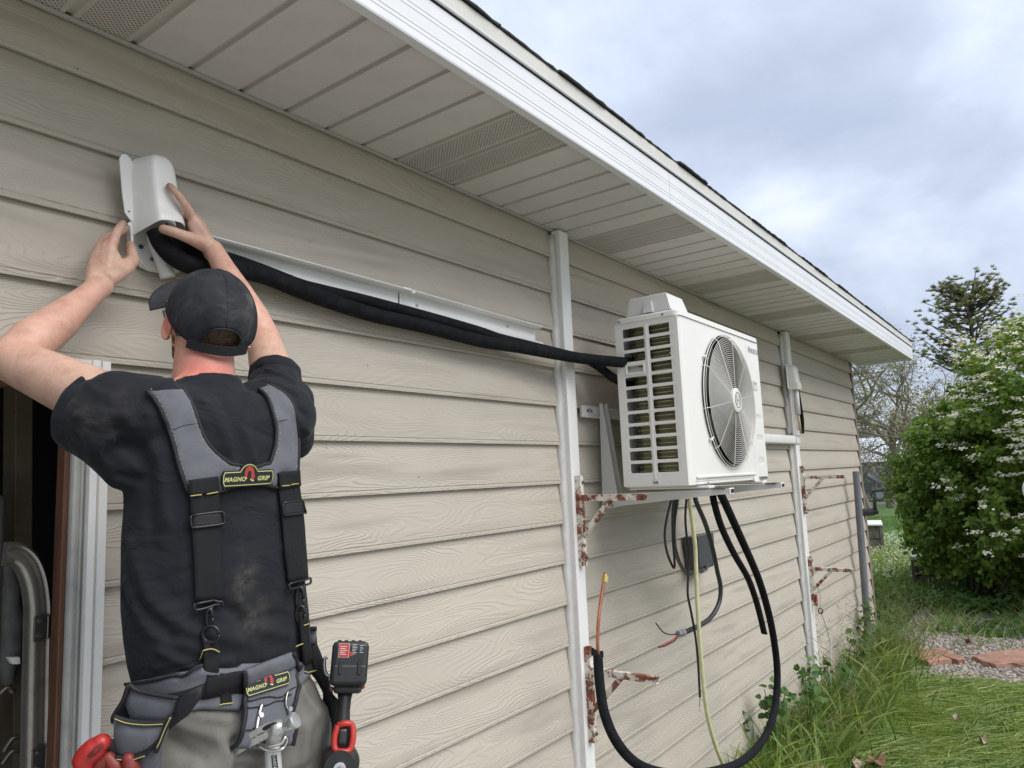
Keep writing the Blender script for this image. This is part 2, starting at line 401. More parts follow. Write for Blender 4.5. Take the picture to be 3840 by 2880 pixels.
FOAM = mat('black_pipe_foam', (.0075, .008, .010), .9, spec=.2, vary=.35, vscale=30, bump=.04, bscale=60, dirt=.25, dirtcol=(.03, .03, .032), dscale=30)
BLACK = mat('black_plastic', (.015, .015, .017), .45, vary=.2)
STEEL = mat('galvanised_steel', (.42, .43, .44), .38, 1.0, vary=.15, vscale=30)
# ================================================================ HOUSE
E_ = 0.178
K1 = 3.02                   # height of the first lap below the soffit
XC = 9.05                   # far corner of the wall
SOF = 3.155
house = thing('house', (4.5, 3.0, 0), 'tan lap-sided house wall with white soffit and fascia running back to the corner', 'house')

def board_mesh(length):
    prof = [(.025, .030), (.0095, .028), (.0095, .0004), (0.0, 0.0), (-.0006, .0095), (.0026, .0118), (.0026, .0142), (.0002, .0165), (.0010, .045), (.0205, E_+.030), (.026, E_+.030)]
    mb = MB(); n = max(2, int(length/.6)); rg = []
    for i in range(n+1):
        x = length*i/n
        rg.append([(x, y, z) for y, z in prof])
    mb.rings(rg)
    return mb.mesh('siding_board')
B1 = (2.822, 2.906); B2 = (6.36, 6.54)
spans = [(-1.6, 2.853), (.822, 2.853), (2.90, 6.37), (6.53, XC)]
DOOR_TOP = 2.306
cache = {}
for (xa, xb) in spans:
    Lh = xb-xa; cache[xa] = board_mesh(Lh)
    cache[xa].materials.append(SIDING)
    cache[xa].polygons.foreach_set('use_smooth', [False]*len(cache[xa].polygons))
    for k in range(0, 18):
        zb = K1-k*E_-E_*0 if k else K1
        z = K1-k*E_
        if xa < 0 and z < DOOR_TOP-.02: continue
        if xa == .822 and z >= DOOR_TOP-.02: continue
        if z < -.05: continue
        o = bpy.data.objects.new('siding_board', cache[xa]); COL.objects.link(o)
        o.location = (xa, random.uniform(-.0008, .0008), z+random.uniform(-.0012, .0012))
        o.parent = house; o.matrix_parent_inverse = Matrix.Translation(-house.location)
# left of door only head boards exist; wall body behind the siding
mb = MB()
mb.box((.822, .028, -.3), (XC-.02, .16, SOF+.1)); mb.box((-1.6, .028, 2.31), (.8218, .16, SOF+.1))
mb.box((-1.9, .028, -.3), (-1.6, .16, SOF+.1))
mb.build('wall_core', mat('sheathing', (.12, .10, .08), .9), house)
mb = MB(); mb.box((XC-.02, .18, -.3), (XC, 8.0, SOF+.05)); mb.build('gable_wall', SIDING, house)
mb = MB(); mb.box((-1.9, 7.9, -.3), (XC-.02, 8.0, SOF+.05)); mb.build('rear_wall', SIDING, house)
# corner board and dark gap
mb = MB(); mb.box((XC+.001, .004, 0), (XC+.022, .017, SOF), .001); mb.build('corner_gap_strip', mat('dark_gap', (.012, .012, .014), .8), house)
mb = MB(); mb.box((XC+.024, .006, 0), (XC+.12, .030, SOF), .003); mb.box((XC+.0241, .0301, 0), (XC+.048, .13, SOF), .003)
mb.build('corner_board', mat('weathered_brown_board', (.20, .165, .125), .8, vary=.25, vscale=10, bump=.3, bscale=40, stretch=(1, 1, .15)), house)
# brick-red starter strip (foundation) under the last board
mb = MB(); mb.box((.9, .02, -.3), (XC-.03, .05, .03)); mb.build('foundation', mat('concrete', (.30, .29, .27), .9, vary=.15, bump=.3, bscale=60), house)

# soffit panels
P = 0.157; xe = 9.33; YF = -.597
x = -.72-.157*6; i = 0
def soffit_mesh(perf):
    mb = MB(); y0, y1 = YF+.030, -.004
    w = P; g = .020
    prof = [(0, 0), (w-g, 0), (w-g+.002, .010), (w-.003, .010), (w-.001, 0), (w, 0)]
    for a, b in zip(prof, prof[1:]):
        mb.mi = 1 if (a[1] > 0 or b[1] > 0) else 0
        mb.add([(a[0], y0, a[1]), (b[0], y0, b[1]), (b[0], y1, b[1]), (a[0], y1, a[1])], [(0, 3, 2, 1)])
    me = mb.mesh('soffit_panel')
    me.materials.append(PERF if perf else SOFFIT); me.materials.append(SOFFIT2)
    return me
sm = [soffit_mesh(False), soffit_mesh(True)]
x0s = .555-.157*16
for j in range(200):
    x = x0s+j*P
    if x > xe-.02: break
    perf = (j % 8) in (0, 1)
    o = bpy.data.objects.new('soffit_panel', sm[1 if perf else 0]); COL.objects.link(o)
    o.location = (x, 0, SOF+random.uniform(-.0008, .0008)); o.parent = house; o.matrix_parent_inverse = Matrix.Translation(-house.location)
    if perf: o['label'] = 'perforated vent panel'
mb = MB(); mb.box((x0s, YF+.03, SOF+.03), (xe, .02, SOF+.05)); mb.build('soffit_deck', mat('dark_void', (.02, .02, .02), .9), house)
mb = MB(); mb.box((x0s, -.014, SOF-.010), (xe-.28, -.0015, SOF-.002), .001); mb.build('soffit_channel', mat('channel_vinyl', (.42, .41, .38), .4), house)
# fascia boards with two pairs of ribs
def fascia_piece(x0, x1):
    z0 = 3.140; z1 = 3.283; y = YF
    prof = [(y+.030, z0), (y+.001, z0-.001), (y-.001, z0+.004)]
    for zz in (.030, .044, .086, .100):
        prof += [(y, z0+zz-.004), (y-.0014, z0+zz-.0012), (y-.0014, z0+zz+.0012), (y, z0+zz+.004)]
    prof += [(y, z1), (y+.02, z1), (y+.02, z0+.002), (y+.030, z0+.002)]
    mb = MB(); mb.rings([[(x0, a, b) for a, b in prof], [(x1, a, b) for a, b in prof]])
    mb.build('fascia_board', FASCIA, house)
for a, b in ((-2.0, 2.876), (2.879, 8.02), (8.023, 9.43)): fascia_piece(a, b)
mb = MB(); mb.box((9.431, YF-.001, 3.139), (9.452, .0, 3.30), .002)
mb.box((9.33, -.57, 3.146), (9.43, 0.0, 3.153)); mb.build('gable_return', FASCIA, house)
mb = MB()   # drip edge: rolled lip and beige face
mb.tube([(-2, YF-.006, 3.294), (9.45, YF-.006, 3.294)], .005, 8)
mb.build('drip_edge_lip', FASCIA, house)
mb = MB(); mb.box((-2, YF-.004, 3.2995), (9.455, YF+.03, 3.352), .001)
mb.build('drip_edge', DRIP, house)
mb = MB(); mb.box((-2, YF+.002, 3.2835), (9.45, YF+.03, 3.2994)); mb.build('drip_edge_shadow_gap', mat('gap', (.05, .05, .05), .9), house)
# roof deck and shingles
sl = math.tan(math.radians(18))
mb = MB()
mb.add([(-2, YF+.03, 3.353), (9.45, YF+.03, 3.353), (9.45, 4.0, 3.353+4.6*sl), (-2, 4.0, 3.353+4.6*sl),
        (-2, YF+.03, 3.30), (9.45, YF+.03, 3.30), (9.45, 4.0, 3.33+4.6*sl-.05), (-2, 4.0, 3.33+4.6*sl-.05)],
       [(0, 1, 2, 3), (4, 7, 6, 5), (0, 4, 5, 1), (1, 5, 6, 2), (3, 2, 6, 7), (0, 3, 7, 4)])
mb.add([(-2, 4.001, 3.353+4.6*sl), (9.45, 4.001, 3.353+4.6*sl), (9.45, 8.6, 3.353), (-2, 8.6, 3.353)], [(0, 1, 2, 3)])
mb.build('roof_deck', SHINGLE, house)
shs = []
for v in range(3):
    mb = MB(); r = random.Random(v); n = 8; rg = []
    for i in range(n+1):
        xx = .325*i/n
        th = .0042+.002*r.random(); yo = r.uniform(-.004, .003)
        rg.append([(xx, yo, 0), (xx, yo-.0015, th), (xx, .14, th+.14*sl+.004), (xx, .14, .14*sl)])
    mb.rings(rg); me = mb.mesh('shingle'); me.materials.append(SHINGLE); shs.append(me)
for row in range(3):
    x = -1.6+row*.11; 
    while x < 9.45:
        o = bpy.data.objects.new('shingle', random.choice(shs)); COL.objects.link(o)
        o.location = (x, YF-.012+row*.135+random.uniform(-.006, .006), 3.3535+(row*.135)*sl+row*.004+random.choice((0, .001, .003)))
        o.rotation_euler = (0, random.uniform(-.006, .006), 0)
        if x+.325 > 9.47: o.scale.x = max(.1, (9.462-x)/.325)
        o.parent = house; o.matrix_parent_inverse = Matrix.Translation(-house.location)
        x += .327
# nail heads and little stains on the siding
NH = mat('nail_head', (.08, .07, .06), .7)
mb = MB()
for px, py in [(670,418),(1195,618),(1533,764),(1795,852),(1163,907),(2039,947),(1485,1262),(1379,1371),(2127,1540),(1225,1678),(1570,1790),(2119,1330),(290,258),(3107,1924)]:
    p = atY(px, py, 0.0); mb.ell((p.x, -.0005, p.z), (V((.0016, 0, 0)), V((0, .0012, 0)), V((0, 0, .0022))), 8, 4)
o = mb.build('nail_heads', NH, house); o['kind'] = 'stuff'

# ------------------------------------------------ door opening on the left
df = thing('door_opening_frame', (.6, 0, 0), 'white vinyl door casing with brown wood jamb around a dark opening', 'door frame')
XO = .819
mb = MB()   # outer casing leg: stepped profile
def leg_prof(pts, z0, z1): 
    mb.rings([[(a, b, z0) for a, b in pts], [(a, b, z1) for a, b in pts]])
leg_prof([(.776, .02), (.776, -.030), (.790, -.034), (.792, -.022), (.796, -.022), (.798, -.030), (.819, -.024), (.819, .015)], .02, 2.306)
mb.build('casing', TRIMW, df)
mb = MB(); mb.rings([[(-1.6, b, a) for a, b in [(2.250, .02), (2.250, -.028), (2.262, -.033), (2.270, -.022), (2.306, -.0241), (2.306, .0149)]], [(.818, b, a) for a, b in [(2.250, .02), (2.250, -.0281), (2.262, -.0331), (2.270, -.0221), (2.3061, -.0241), (2.3061, .0149)]]])
mb.build('casing', TRIMW, df)
mb = MB(); mb.box((.746, -.012, .02), (.774, .05, 2.25), .003); mb.box((.7465, -.0165, .02), (.756, -.0122, 2.248), .001); mb.box((.764, -.0165, .02), (.7685, -.0122, 2.248), .001)
mb.build('door_track', mat('grey_weatherstrip', (.40, .40, .38), .5, vary=.12, vscale=12, dirt=.3, dscale=14), df)
mb = MB(); mb.box((.734, .0, .02), (.7455, .042, 2.25), .002); mb.box((-1.6, .0, 2.235), (.7339, .042, 2.2495), .002)
mb.build('wood_jamb', mat('brown_stained_wood', (.115, .052, .030), .6, vary=.3, vscale=9, bump=.3, bscale=30, stretch=(6, 6, .6)), df)
# dark room behind: floor, back, side walls are part of the house
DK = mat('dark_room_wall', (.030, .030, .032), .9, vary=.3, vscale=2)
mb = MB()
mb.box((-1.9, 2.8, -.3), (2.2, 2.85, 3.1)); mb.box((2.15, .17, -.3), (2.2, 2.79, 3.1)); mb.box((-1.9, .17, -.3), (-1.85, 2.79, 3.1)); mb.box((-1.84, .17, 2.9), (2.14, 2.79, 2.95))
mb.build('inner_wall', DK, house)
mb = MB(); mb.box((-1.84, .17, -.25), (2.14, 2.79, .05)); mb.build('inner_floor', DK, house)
mb = MB(); mb.bar((.80, .55, 3.0), (.90, .55, .1), .045, .09, up=(0, 1, 0), c=.003)
mb.bar((.70, .9, 2.9), (1.0, .9, 1.0), .04, .09, up=(0, 1, 0), c=.003)
tag(mb.build('leaning_timber', mat('old_timber', (.16, .125, .085), .8, vary=.2, bump=.2, bscale=30)), 'pale timber stud leaning inside the dark door opening', 'timber')
# silver metal arch frame with hinges just inside
ar = thing('metal_arch_frame', (.62, .3, 0), 'silver painted metal arch frame with hinge plates inside the door opening', 'metal frame')
def dz(px, py, Y=.22): return atY(px, py, Y)
c = lambda a, b: (a*.5907, 1900+b*.5907)
path = spline([dz(*c(15, 300)), dz(*c(90, 300)), dz(*c(160, 360)), dz(*c(205, 470)), dz(*c(225, 600)), dz(*c(228, 690)), dz(*c(222, 900)), dz(*c(214, 1300)), dz(*c(208, 1700)), dz(*c(204, 2500))], 8)
SILV = mat('aged_silver_paint', (.36, .345, .31), .30, .75, vary=.18, vscale=9, dirt=.5, dirtcol=(.10, .08, .05), dscale=18)
mb = MB(); rg = []
for i, p in enumerate(path):
    t = (path[min(i+1, len(path)-1)]-path[max(i-1, 0)]).normalized(); s_ = V((0, 1, 0)).cross(t).normalized()
    w = .0275; prof = [(-1, .0), (-1, -.020), (-.72, -.030), (-.5, -.027), (-.42, -.021), (-.1, -.019), (.05, -.032), (.5, -.034), (.8, -.028), (1, -.012), (1, 0)]
    rg.append([p+s_*(a*w)+V((0, b, 0)) for a, b in prof])
mb.rings(rg); mb.build('arch_tube', SILV, ar, autos=.8)
for (a, b) in ((262, 770), (250, 1610)):
    p = dz(*c(a, b), .186); mb = MB(); mb.box((p.x-.017, p.y-.004, p.z-.030), (p.x+.010, p.y+.002, p.z+.030), .001); mb.box((p.x+.0105, p.y-.008, p.z-.028), (p.x+.016, p.y+.004, p.z+.028), .002)
    h = mb.build('hinge', mat('hinge_metal', (.20, .19, .17), .4, .9), ar)
    mb = MB()
    for dzz in (-.017, .017): mb.cyl((p.x-.005, p.y-.008, p.z+dzz), (p.x-.005, p.y-.004, p.z+dzz), .005, 10)
    mb.build('screw', STEEL, h)
p1 = dz(*c(150, 640), .35)
mb = MB(); mb.box((p1.x-.2, .40, .3), (p1.x-.03, .43, 2.0), .01); mb.build('inner_panel', mat('grimy_grey_panel', (.10, .095, .085), .5, .3, vary=.4, vscale=6, dirt=.6, dscale=5), ar)
mb = MB()
q = [dz(*c(a, b), .30) for a, b in ((55, 960), (125, 955), (128, 998), (80, 1000))]
mb.prism(q, (0, .02, 0)); tag(mb.build('white_angle_clip', TRIMW), 'small white angle clip mounted inside the door opening', 'clip')
# pale sack with folds hanging inside
mb = MB(); rg = []
pts = [(c(-40, 330), 40), (c(-30, 420), 95), (c(-30, 520), 110), (c(-30, 640), 120), (c(-30, 760), 135), (c(-30, 880), 135), (c(-30, 1000), 115), (c(-30, 1110), 60)]
for i, ((a, b), w) in enumerate(pts):
    cpt = dz(a, b, .50); ww = w*.5907/FPX*depth(cpt)*1.15; ring = []
    for k in range(18):
        an = 2*PI*k/18; bulge = 1+.10*math.sin(i*2.4+an*3); ring.append(cpt+V((math.cos(an)*ww*bulge, math.sin(an)*.08*bulge, .0)))
    rg.append(ring)
mb.rings(rg); tag(mb.build('hanging_sack', mat('grey_cloth', (.20, .20, .19), .8, vary=.3, vscale=14, bump=.4, bscale=20), smooth=True), 'pale grey cloth sack hanging at the left inside the opening', 'sack')
for ((a0, b0), (a1, b1), r), lb in zip((((20, 1560), (130, 1460), .006), ((10, 1640), (130, 1545), .006), ((0, 1190), (90, 1180), .007)), ('middle', 'lowest', 'uppermost')):
    s0, s1 = dz(*c(a0, b0), .30), dz(*c(a1, b1), .30); mb = MB()
    mb.tube(spline([s0, (s0+s1)/2+V((0, 0, .012)), s1], 6), r, 8)
    tag(mb.build('metal_tube', mat('worn_brass_grey', (.13, .12, .10), .4, .7), smooth=True), lb+' of three thin worn metal tubes inside the dark opening', 'tube')
# ================================================================ BATTENS
def batten(x0, x1, label):
    t = thing('wall_batten', ((x0+x1)/2, -.02, 0), label, 'batten', 'white vertical battens on the siding')
    mb = MB(); mb.box((x0, -.052, .02), (x1, -.004, SOF-.012), .003); mb.build('post', TRIMW, t)
    mb = MB(); n = 60
    rg = []
    for i in range(n+1):
        z = .03+(SOF-.06)*i/n; lap = ((K1-z) % E_)/E_
        w = .010+.012*(1-lap)*.6+.003*noise.noise(V((x0*3, 0, z*9)))
        rg.append([(x0-.0005, -.030, z), (x0-w*.9, -.004+.010*(1-lap), z), (x0-w*.5, .018, z), (x0, .018, z)])
    mb.rings(rg); mb.build('caulk_bead', mat('caulk', (.68, .67, .64), .5, vary=.06, vscale=20), t, smooth=True)
    return t
batten(B1[0]+.004, B1[1]-.004, 'white painted vertical batten just left of the outdoor unit')
batten(6.40, 6.505, 'white painted vertical batten behind the outdoor unit, nearer the corner')

# ================================================================ RUSTY BRACKETS
def tube_sq(mb, a, b, s, up, t=.003):
    """hollow square tube with open end at b"""
    a = V(a); b = V(b); x = (b-a).normalized(); z = V(up); y = z.cross(x).normalized(); z = x.cross(y)
    def sq(p, h): return [p+y*h+z*h, p-y*h+z*h, p-y*h-z*h, p+y*h-z*h]
    h = s/2; mb.rings([sq(a, h*.8), sq(a, h), sq(b, h), sq(b, h-t), sq(b-x*.03, h-t)], True, True)
def bracket(x, ztop, label):
    t = thing('shelf_bracket', (x, -.052, ztop-.2), label, 'bracket', 'rusty steel brackets bolted to the battens')
    z0 = ztop-.40; za = ztop-.10
    mb = MB(); tube_sq(mb, (x, -.0665, z0), (x, -.0665, ztop), .028, (0, 1, 0)); mb.build('upright', RUSTY, t)
    mb = MB(); tube_sq(mb, (x+.001, -.079, za), (x+.001, -.395, za-.002), .027, (0, 0, 1)); mb.build('arm', RUSTY, t)
    mb = MB(); mb.bar((x, -.078, z0+.135), (x, -.225, za-.012), .022, .022, up=(0, 1, 0)); mb.build('brace', RUSTY, t)
    for zz in (ztop-.03, z0+.035):
        mb = MB(); mb.cyl((x+.005, -.0808, zz), (x+.005, -.087, zz), .008, 6); mb.cyl((x+.005, -.087, zz), (x+.005, -.091, zz), .004, 8); mb.build('bolt', mat('bolt_zinc', (.22, .22, .22), .5, .8), t)
    return t
bracket(2.862, 1.985, 'rusted steel bracket on the near batten, level with the outdoor unit base')
bracket(2.866, 1.233, 'paler rusted steel bracket low on the near batten, behind the foam pipe')
bracket(6.455, 1.985, 'rusted steel bracket high on the far batten, right of the outdoor unit')
bracket(6.455, 1.233, 'rusted steel bracket low on the far batten, above the thin wire clamp')

# ================================================================ OUTDOOR UNIT
X0, X1, YB, YFR, Z0, Z1 = 3.03, 4.105, -.205, -.527, 1.920, 2.712
ac = thing('outdoor_unit', ((X0+X1)/2, -.36, Z0), 'large ivory heat pump outdoor unit with round fan grille mounted on the wall', 'air conditioner')
XS = 3.905       # split between fan front and service panel
# inner shell (back, base, dark inside)
mb = MB(); mb.box((X0+.006, YB-.012, Z0+.004), (X1-.006, YB, Z1-.025)); mb.box((X0+.006, YFR+.02, Z0), (X1-.004, YB-.0121, Z0+.012)); mb.box((X1-.004, YFR+.012, Z0+.002), (X1, YB-.001, Z1-.02))
mb.build('rear_shell', ACW, ac)
# side panel with 23 slots and a handle
def side(u, v, w): return V((X0+.002-w, YFR+u, Z0+v))       # u from front to back, v up
Wd, Hh = YB-YFR, Z1-Z0-.026
cols = [(.030, .148), (.172, .282)]
rows = 12; pz0, pz1 = .058, Hh-.022; ph = (pz1-pz0)/rows
holes = []
slots = []
for ci, (u0, u1) in enumerate(cols):
    for r in range(rows):
        if ci == 1 and r == rows-4: continue
        a, b = pz0+r*ph+.0075, pz0+(r+1)*ph-.0075
        holes.append(rrect(u0, a, u1, b, .008, 3)); slots.append((u0, u1, a, b))
ha, hb = pz0+(rows-4)*ph+.010, pz0+(rows-3)*ph-.010
holes.append(rrect(.185, ha+.002, .268, hb-.002, .008, 3))
curve_panel('side_panel', [(.004, .004), (Wd, .004), (Wd, Hh), (.004, Hh)], holes, .006, .0016, side, ACW, ac)
mb = MB(); mb.box((X0-.0045, YFR+.155, Z0+.035), (X0-.0011, YFR+.165, Z1-.045), .0015); mb.build('side_rib', ACW, ac)
mb = MB()  # recessed handle pocket with a rim
u0, u1 = .178, .275
for (a, b, cc, d) in ((u0, ha-.006, u1, ha+.0015), (u0, hb-.0015, u1, hb+.006), (u0, ha+.0016, u0+.007, hb-.0016), (u1-.007, ha+.0016, u1, hb-.0016)):
    mb.box((X0-.0060, YFR+a, Z0+b), (X0-.0012, YFR+cc, Z0+d), .0015)
mb.build('handle', ACW, ac)
mb = MB(); mb.add([(X0+.001, YFR+u0, Z0+ha), (X0+.001, YFR+u1, Z0+ha), (X0+.030, YFR+u1, Z0+hb-.004), (X0+.030, YFR+u0, Z0+hb-.004)], [(0, 1, 2, 3)])
mb.add([(X0+.001, YFR+u0, Z0+hb), (X0+.001, YFR+u1, Z0+hb), (X0+.0302, YFR+u1, Z0+hb-.0039), (X0+.0302, YFR+u0, Z0+hb-.0039)], [(0, 3, 2, 1)])
mb.add([(X0+.0011, YFR+u0+.005, Z0+ha), (X0+.0301, YFR+u0+.005, Z0+hb), (X0+.0011, YFR+u0+.005, Z0+hb)], [(0, 1, 2)])
mb.add([(X0+.0011, YFR+u1-.005, Z0+ha), (X0+.0301, YFR+u1-.005, Z0+hb), (X0+.0011, YFR+u1-.005, Z0+hb)], [(0, 1, 2)])
mb.build('handle_recess', ACG, ac)
mb = MB()  # small rating window at the foot
mb.box((X0-.0045, YFR+.142, Z0+.014), (X0-.0012, YFR+.172, Z0+.034), .001); mb.build('drain_clip', ACG, ac)
mb = MB(); mb.box((X0-.0056, YFR+.148, Z0+.018), (X0-.0047, YFR+.157, Z0+.024)); mb.box((X0-.0056, YFR+.160, Z0+.018), (X0-.0047, YFR+.168, Z0+.024)); mb.build('clip_slot', BLACK, ac)
# coil inside: fin block that curves round the rear corner
COIL = mat('coil_fins', (.125, .120, .075), .38, .75, vary=.25, vscale=40, stretch=(30, 30, 1))
mb = MB(); rg = []
path = [(X0+.024, YFR+.02), (X0+.024, YFR+.19), (X0+.028, YFR+.225), (X0+.042, YFR+.252), (X0+.065, YFR+.268), (X0+.12, YFR+.274), (X1-.25, YFR+.274)]
out = [(a, b) for a, b in path]
inn = [(a+.04, b-.035 if b > YFR+.1 else b) for a, b in path][::-1]
poly = out+inn
mb.rings([[(a, b, Z0+.014) for a, b in poly], [(a, b, Z1-.03) for a, b in poly]]); mb.build('coil_fins', COIL, ac, autos=.6)
COPP = mat('coil_tube_brass', (.42, .38, .22), .28, .9, vary=.2, vscale=20)
for r in range(0, 36):
    z = Z0+.03+r*.0208
    if z > Z1-.04: break
    mb = MB(); mb.tube([(a-.0015, b+(.0015 if i > 1 else 0), z) for i, (a, b) in enumerate(path[:6])], .0026, 6); mb.build('coil_tube', COPP, ac, smooth=True)
mb = MB()
r_ = random.Random(4)
for k in range(9):
    u, v = r_.choice([(.04, .06)]*2+[(.05, .02)]), r_.random()
    y = YFR+.03+r_.random()*.03; z = Z0+.06+v*.65
    mb.ell((X0+.020, y, z), (V((.003, 0, 0)), V((0, .005+.004*r_.random(), 0)), V((0, 0, .006))), 8, 5)
mb.build('bent_fin_marks', mat('bright_fin_dents', (.7, .68, .55), .2, .9), ac)['kind'] = 'stuff'
# near-black sheet before the rear coil, painting the fan chamber's shade for depth
mb = MB(); mb.box((X0+.07, YFR+.235, Z0+.013), (XS+.05, YFR+.237, Z1-.03)); mb.build('chamber_shade_sheet', mat('chamber_shade', (.035, .036, .038), .6, .3), ac)
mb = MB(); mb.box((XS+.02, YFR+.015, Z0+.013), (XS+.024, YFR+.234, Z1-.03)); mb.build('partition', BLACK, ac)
# front fan panel: rounded left corner + circular opening
def frontw(u, v, w): return V((u, YFR-w+.003, v))
FC = (3.573, 2.325); FR = .325
curve_panel('front_panel', rrect(X0+.062, Z0+.018, XS-.001, Z1-.028, .001, 1), [circle(FC[0], FC[1], FR, 64)], .006, .0012, frontw, ACW, ac)
mb = MB(); rg = []          # softly rounded vertical corner
for k in range(7):
    a = math.radians(90*k/6); rr_ = .034
    rg.append((X0+.0012+rr_-rr_*math.cos(a)-.001, YFR+rr_-rr_*math.sin(a)))
prof = [(X0+.0012, YFR+.046)]+rg+[(X0+.0617, YFR+.0002), (X0+.0617, YFR+.004)]
mb.rings([[(a, b, Z0+.004) for a, b in prof], [(a, b, Z1-.0275) for a, b in prof]], True, True, False)
mb.build('corner_panel', ACW, ac, autos=.7)
mb = MB(); mb.box((X0+.062, YFR+.0012, Z0+.004), (XS-.001, YFR+.012, Z0+.0172), .002); mb.box((X0+.075, YFR-.009, Z0+.030), (XS-.010, YFR-.0008, Z0+.043), .003)
mb.build('front_base_lip', ACW, ac)
# fan duct ring
mb = MB(); n = 64; rg = []
for (rr_, yy) in ((FR+.006, YFR-.001), (FR+.004, YFR-.006), (FR, YFR-.006), (FR-.003, YFR+.01), (FR-.006, YFR+.07), (FR-.012, YFR+.07), (FR-.010, YFR+.01), (FR-.004, YFR-.0005)):
    rg.append([(FC[0]+rr_*math.cos(2*PI*k/n), yy, FC[1]+rr_*math.sin(2*PI*k/n)) for k in range(n)])
mb.rings(rg, False, False); mb.build('fan_shroud', mat('shroud_black', (.03, .03, .032), .5), ac, smooth=True)
# fan blades and motor
mb = MB(); mb.cyl((FC[0], YFR+.03, FC[1]), (FC[0], YFR+.11, FC[1]), .06, 24); fh = mb.build('fan_hub', mat('fan_grey_black', (.022, .022, .024), .5), ac, smooth=False)
for b in range(3):
    mb = MB(); top = []; 
    for i in range(9):
        row = []
        for j in range(8):
            rr_ = .055+(FR-.075)*i/8; an = 2*PI*b/3+(j/7-.5)*1.35+.25*i/8
            row.append(V((FC[0]+rr_*math.cos(an), YFR+.045+.045*(j/7)+.004*i/8, FC[1]+rr_*math.sin(an))))
        top.append(row)
    base = len(mb.v); vs = [p for r in top for p in r]+[p+V((0, .004, 0)) for r in top for p in r]
    fs = []
    for i in range(8):
        for j in range(7):
            q = i*8+j; fs.append((q, q+1, q+9, q+8)); fs.append((72+q, 72+q+8, 72+q+9, 72+q+1))
    mb.add(vs, fs); mb.build('fan_blade', mat('fan_grey_black', (.022, .022, .024), .5), ac, smooth=True)
# wire guard: domed rings and spokes
WIRE = mat('ivory_wire', (.72, .70, .64), .35)
def gy(rr_): return YFR-.030-.012*math.cos(min(1, rr_/FR)*PI/2)+(.030 if rr_ > FR-.001 else 0)*0
nr = 29
for k in range(nr):
    rr_ = .060+(FR+.010-.060)*k/(nr-1); yy = gy(rr_) if k < nr-2 else YFR-.018+(.006 if k == nr-1 else 0)
    mb = MB(); n = 72
    m_ = [(V((FC[0]+rr_*math.cos(2*PI*j/n), yy, FC[1]+rr_*math.sin(2*PI*j/n)))) for j in range(n)]
    w = .0014 if k < nr-1 else .0028
    rg = []
    for j in range(n):
        c0 = m_[j]; rad = V((math.cos(2*PI*j/n), 0, math.sin(2*PI*j/n)))
        rg.append([c0+rad*w, c0+V((0, -w, 0)), c0-rad*w, c0+V((0, w, 0))])
    vs = [p for r in rg for p in r]; fs = []
    for j in range(n):
        for q in range(4): fs.append((j*4+q, j*4+(q+1) % 4, ((j+1) % n)*4+(q+1) % 4, ((j+1) % n)*4+q))
    mb.add(vs, fs); mb.build('guard_ring', WIRE, ac, smooth=True)
for s in range(10):
    an = 2*PI*s/10+.16; d = V((math.cos(an), 0, math.sin(an))); fcv = V((FC[0], 0, FC[1]))
    pts = [fcv+d*r_+V((0, gy(r_)+.0024, 0)) for r_ in (.05, .12, .2, .27, FR-.01)]+[fcv+d*(FR+.008)+V((0, YFR-.018, 0)), fcv+d*(FR+.012)+V((0, YFR-.002, 0))]
    mb = MB(); mb.tube(pts, .0022, 6); mb.build('guard_spoke', WIRE, ac, smooth=True)
for an in (2.55, 3.75, .55, -.65):
    d = V((math.cos(an), 0, math.sin(an))); p = V((FC[0], YFR-.004, FC[1]))+d*(FR+.022)
    mb = MB(); mb.sph(p+V((0, -.008, 0)), .0085, 10, 6); mb.cyl(p+V((0, -.008, 0)), p+V((0, .003, 0)), .005, 8); mb.cyl(p+V((0, -.010, 0)), p-d*.02+V((0, -.012, 0)), .004, 8)
    mb.build('guard_hook', WIRE, ac, smooth=True)
mb = MB()
yy = gy(0); mb.tube([(FC[0], yy-.010, FC[1]), (FC[0], yy-.006, FC[1]), (FC[0], yy+.004, FC[1])], [.052, .061, .062], 40); mb.build('hub_cap', WIRE, ac)
DG = mat('logo_dark_grey', (.16, .17, .19), .4)
def hubw(u, v, w): return V((FC[0]+u, yy-.0108-w, FC[1]+v))
curve_panel('hub_emblem', circle(0, 0, .040, 40), [circle(0, 0, .0355, 40)], .0016, .0003, hubw, DG, ac)
mb = MB()
for sx in (-1, 1):
    mb.box((FC[0]+sx*.0165-.002, yy-.0118, FC[1]-.024), (FC[0]+sx*.0165+.002, yy-.0102, FC[1]+.024))
mb.box((FC[0]-.0144, yy-.0118, FC[1]-.002), (FC[0]+.0144, yy-.0102, FC[1]+.002)); mb.build('hub_emblem_bar', DG, ac)
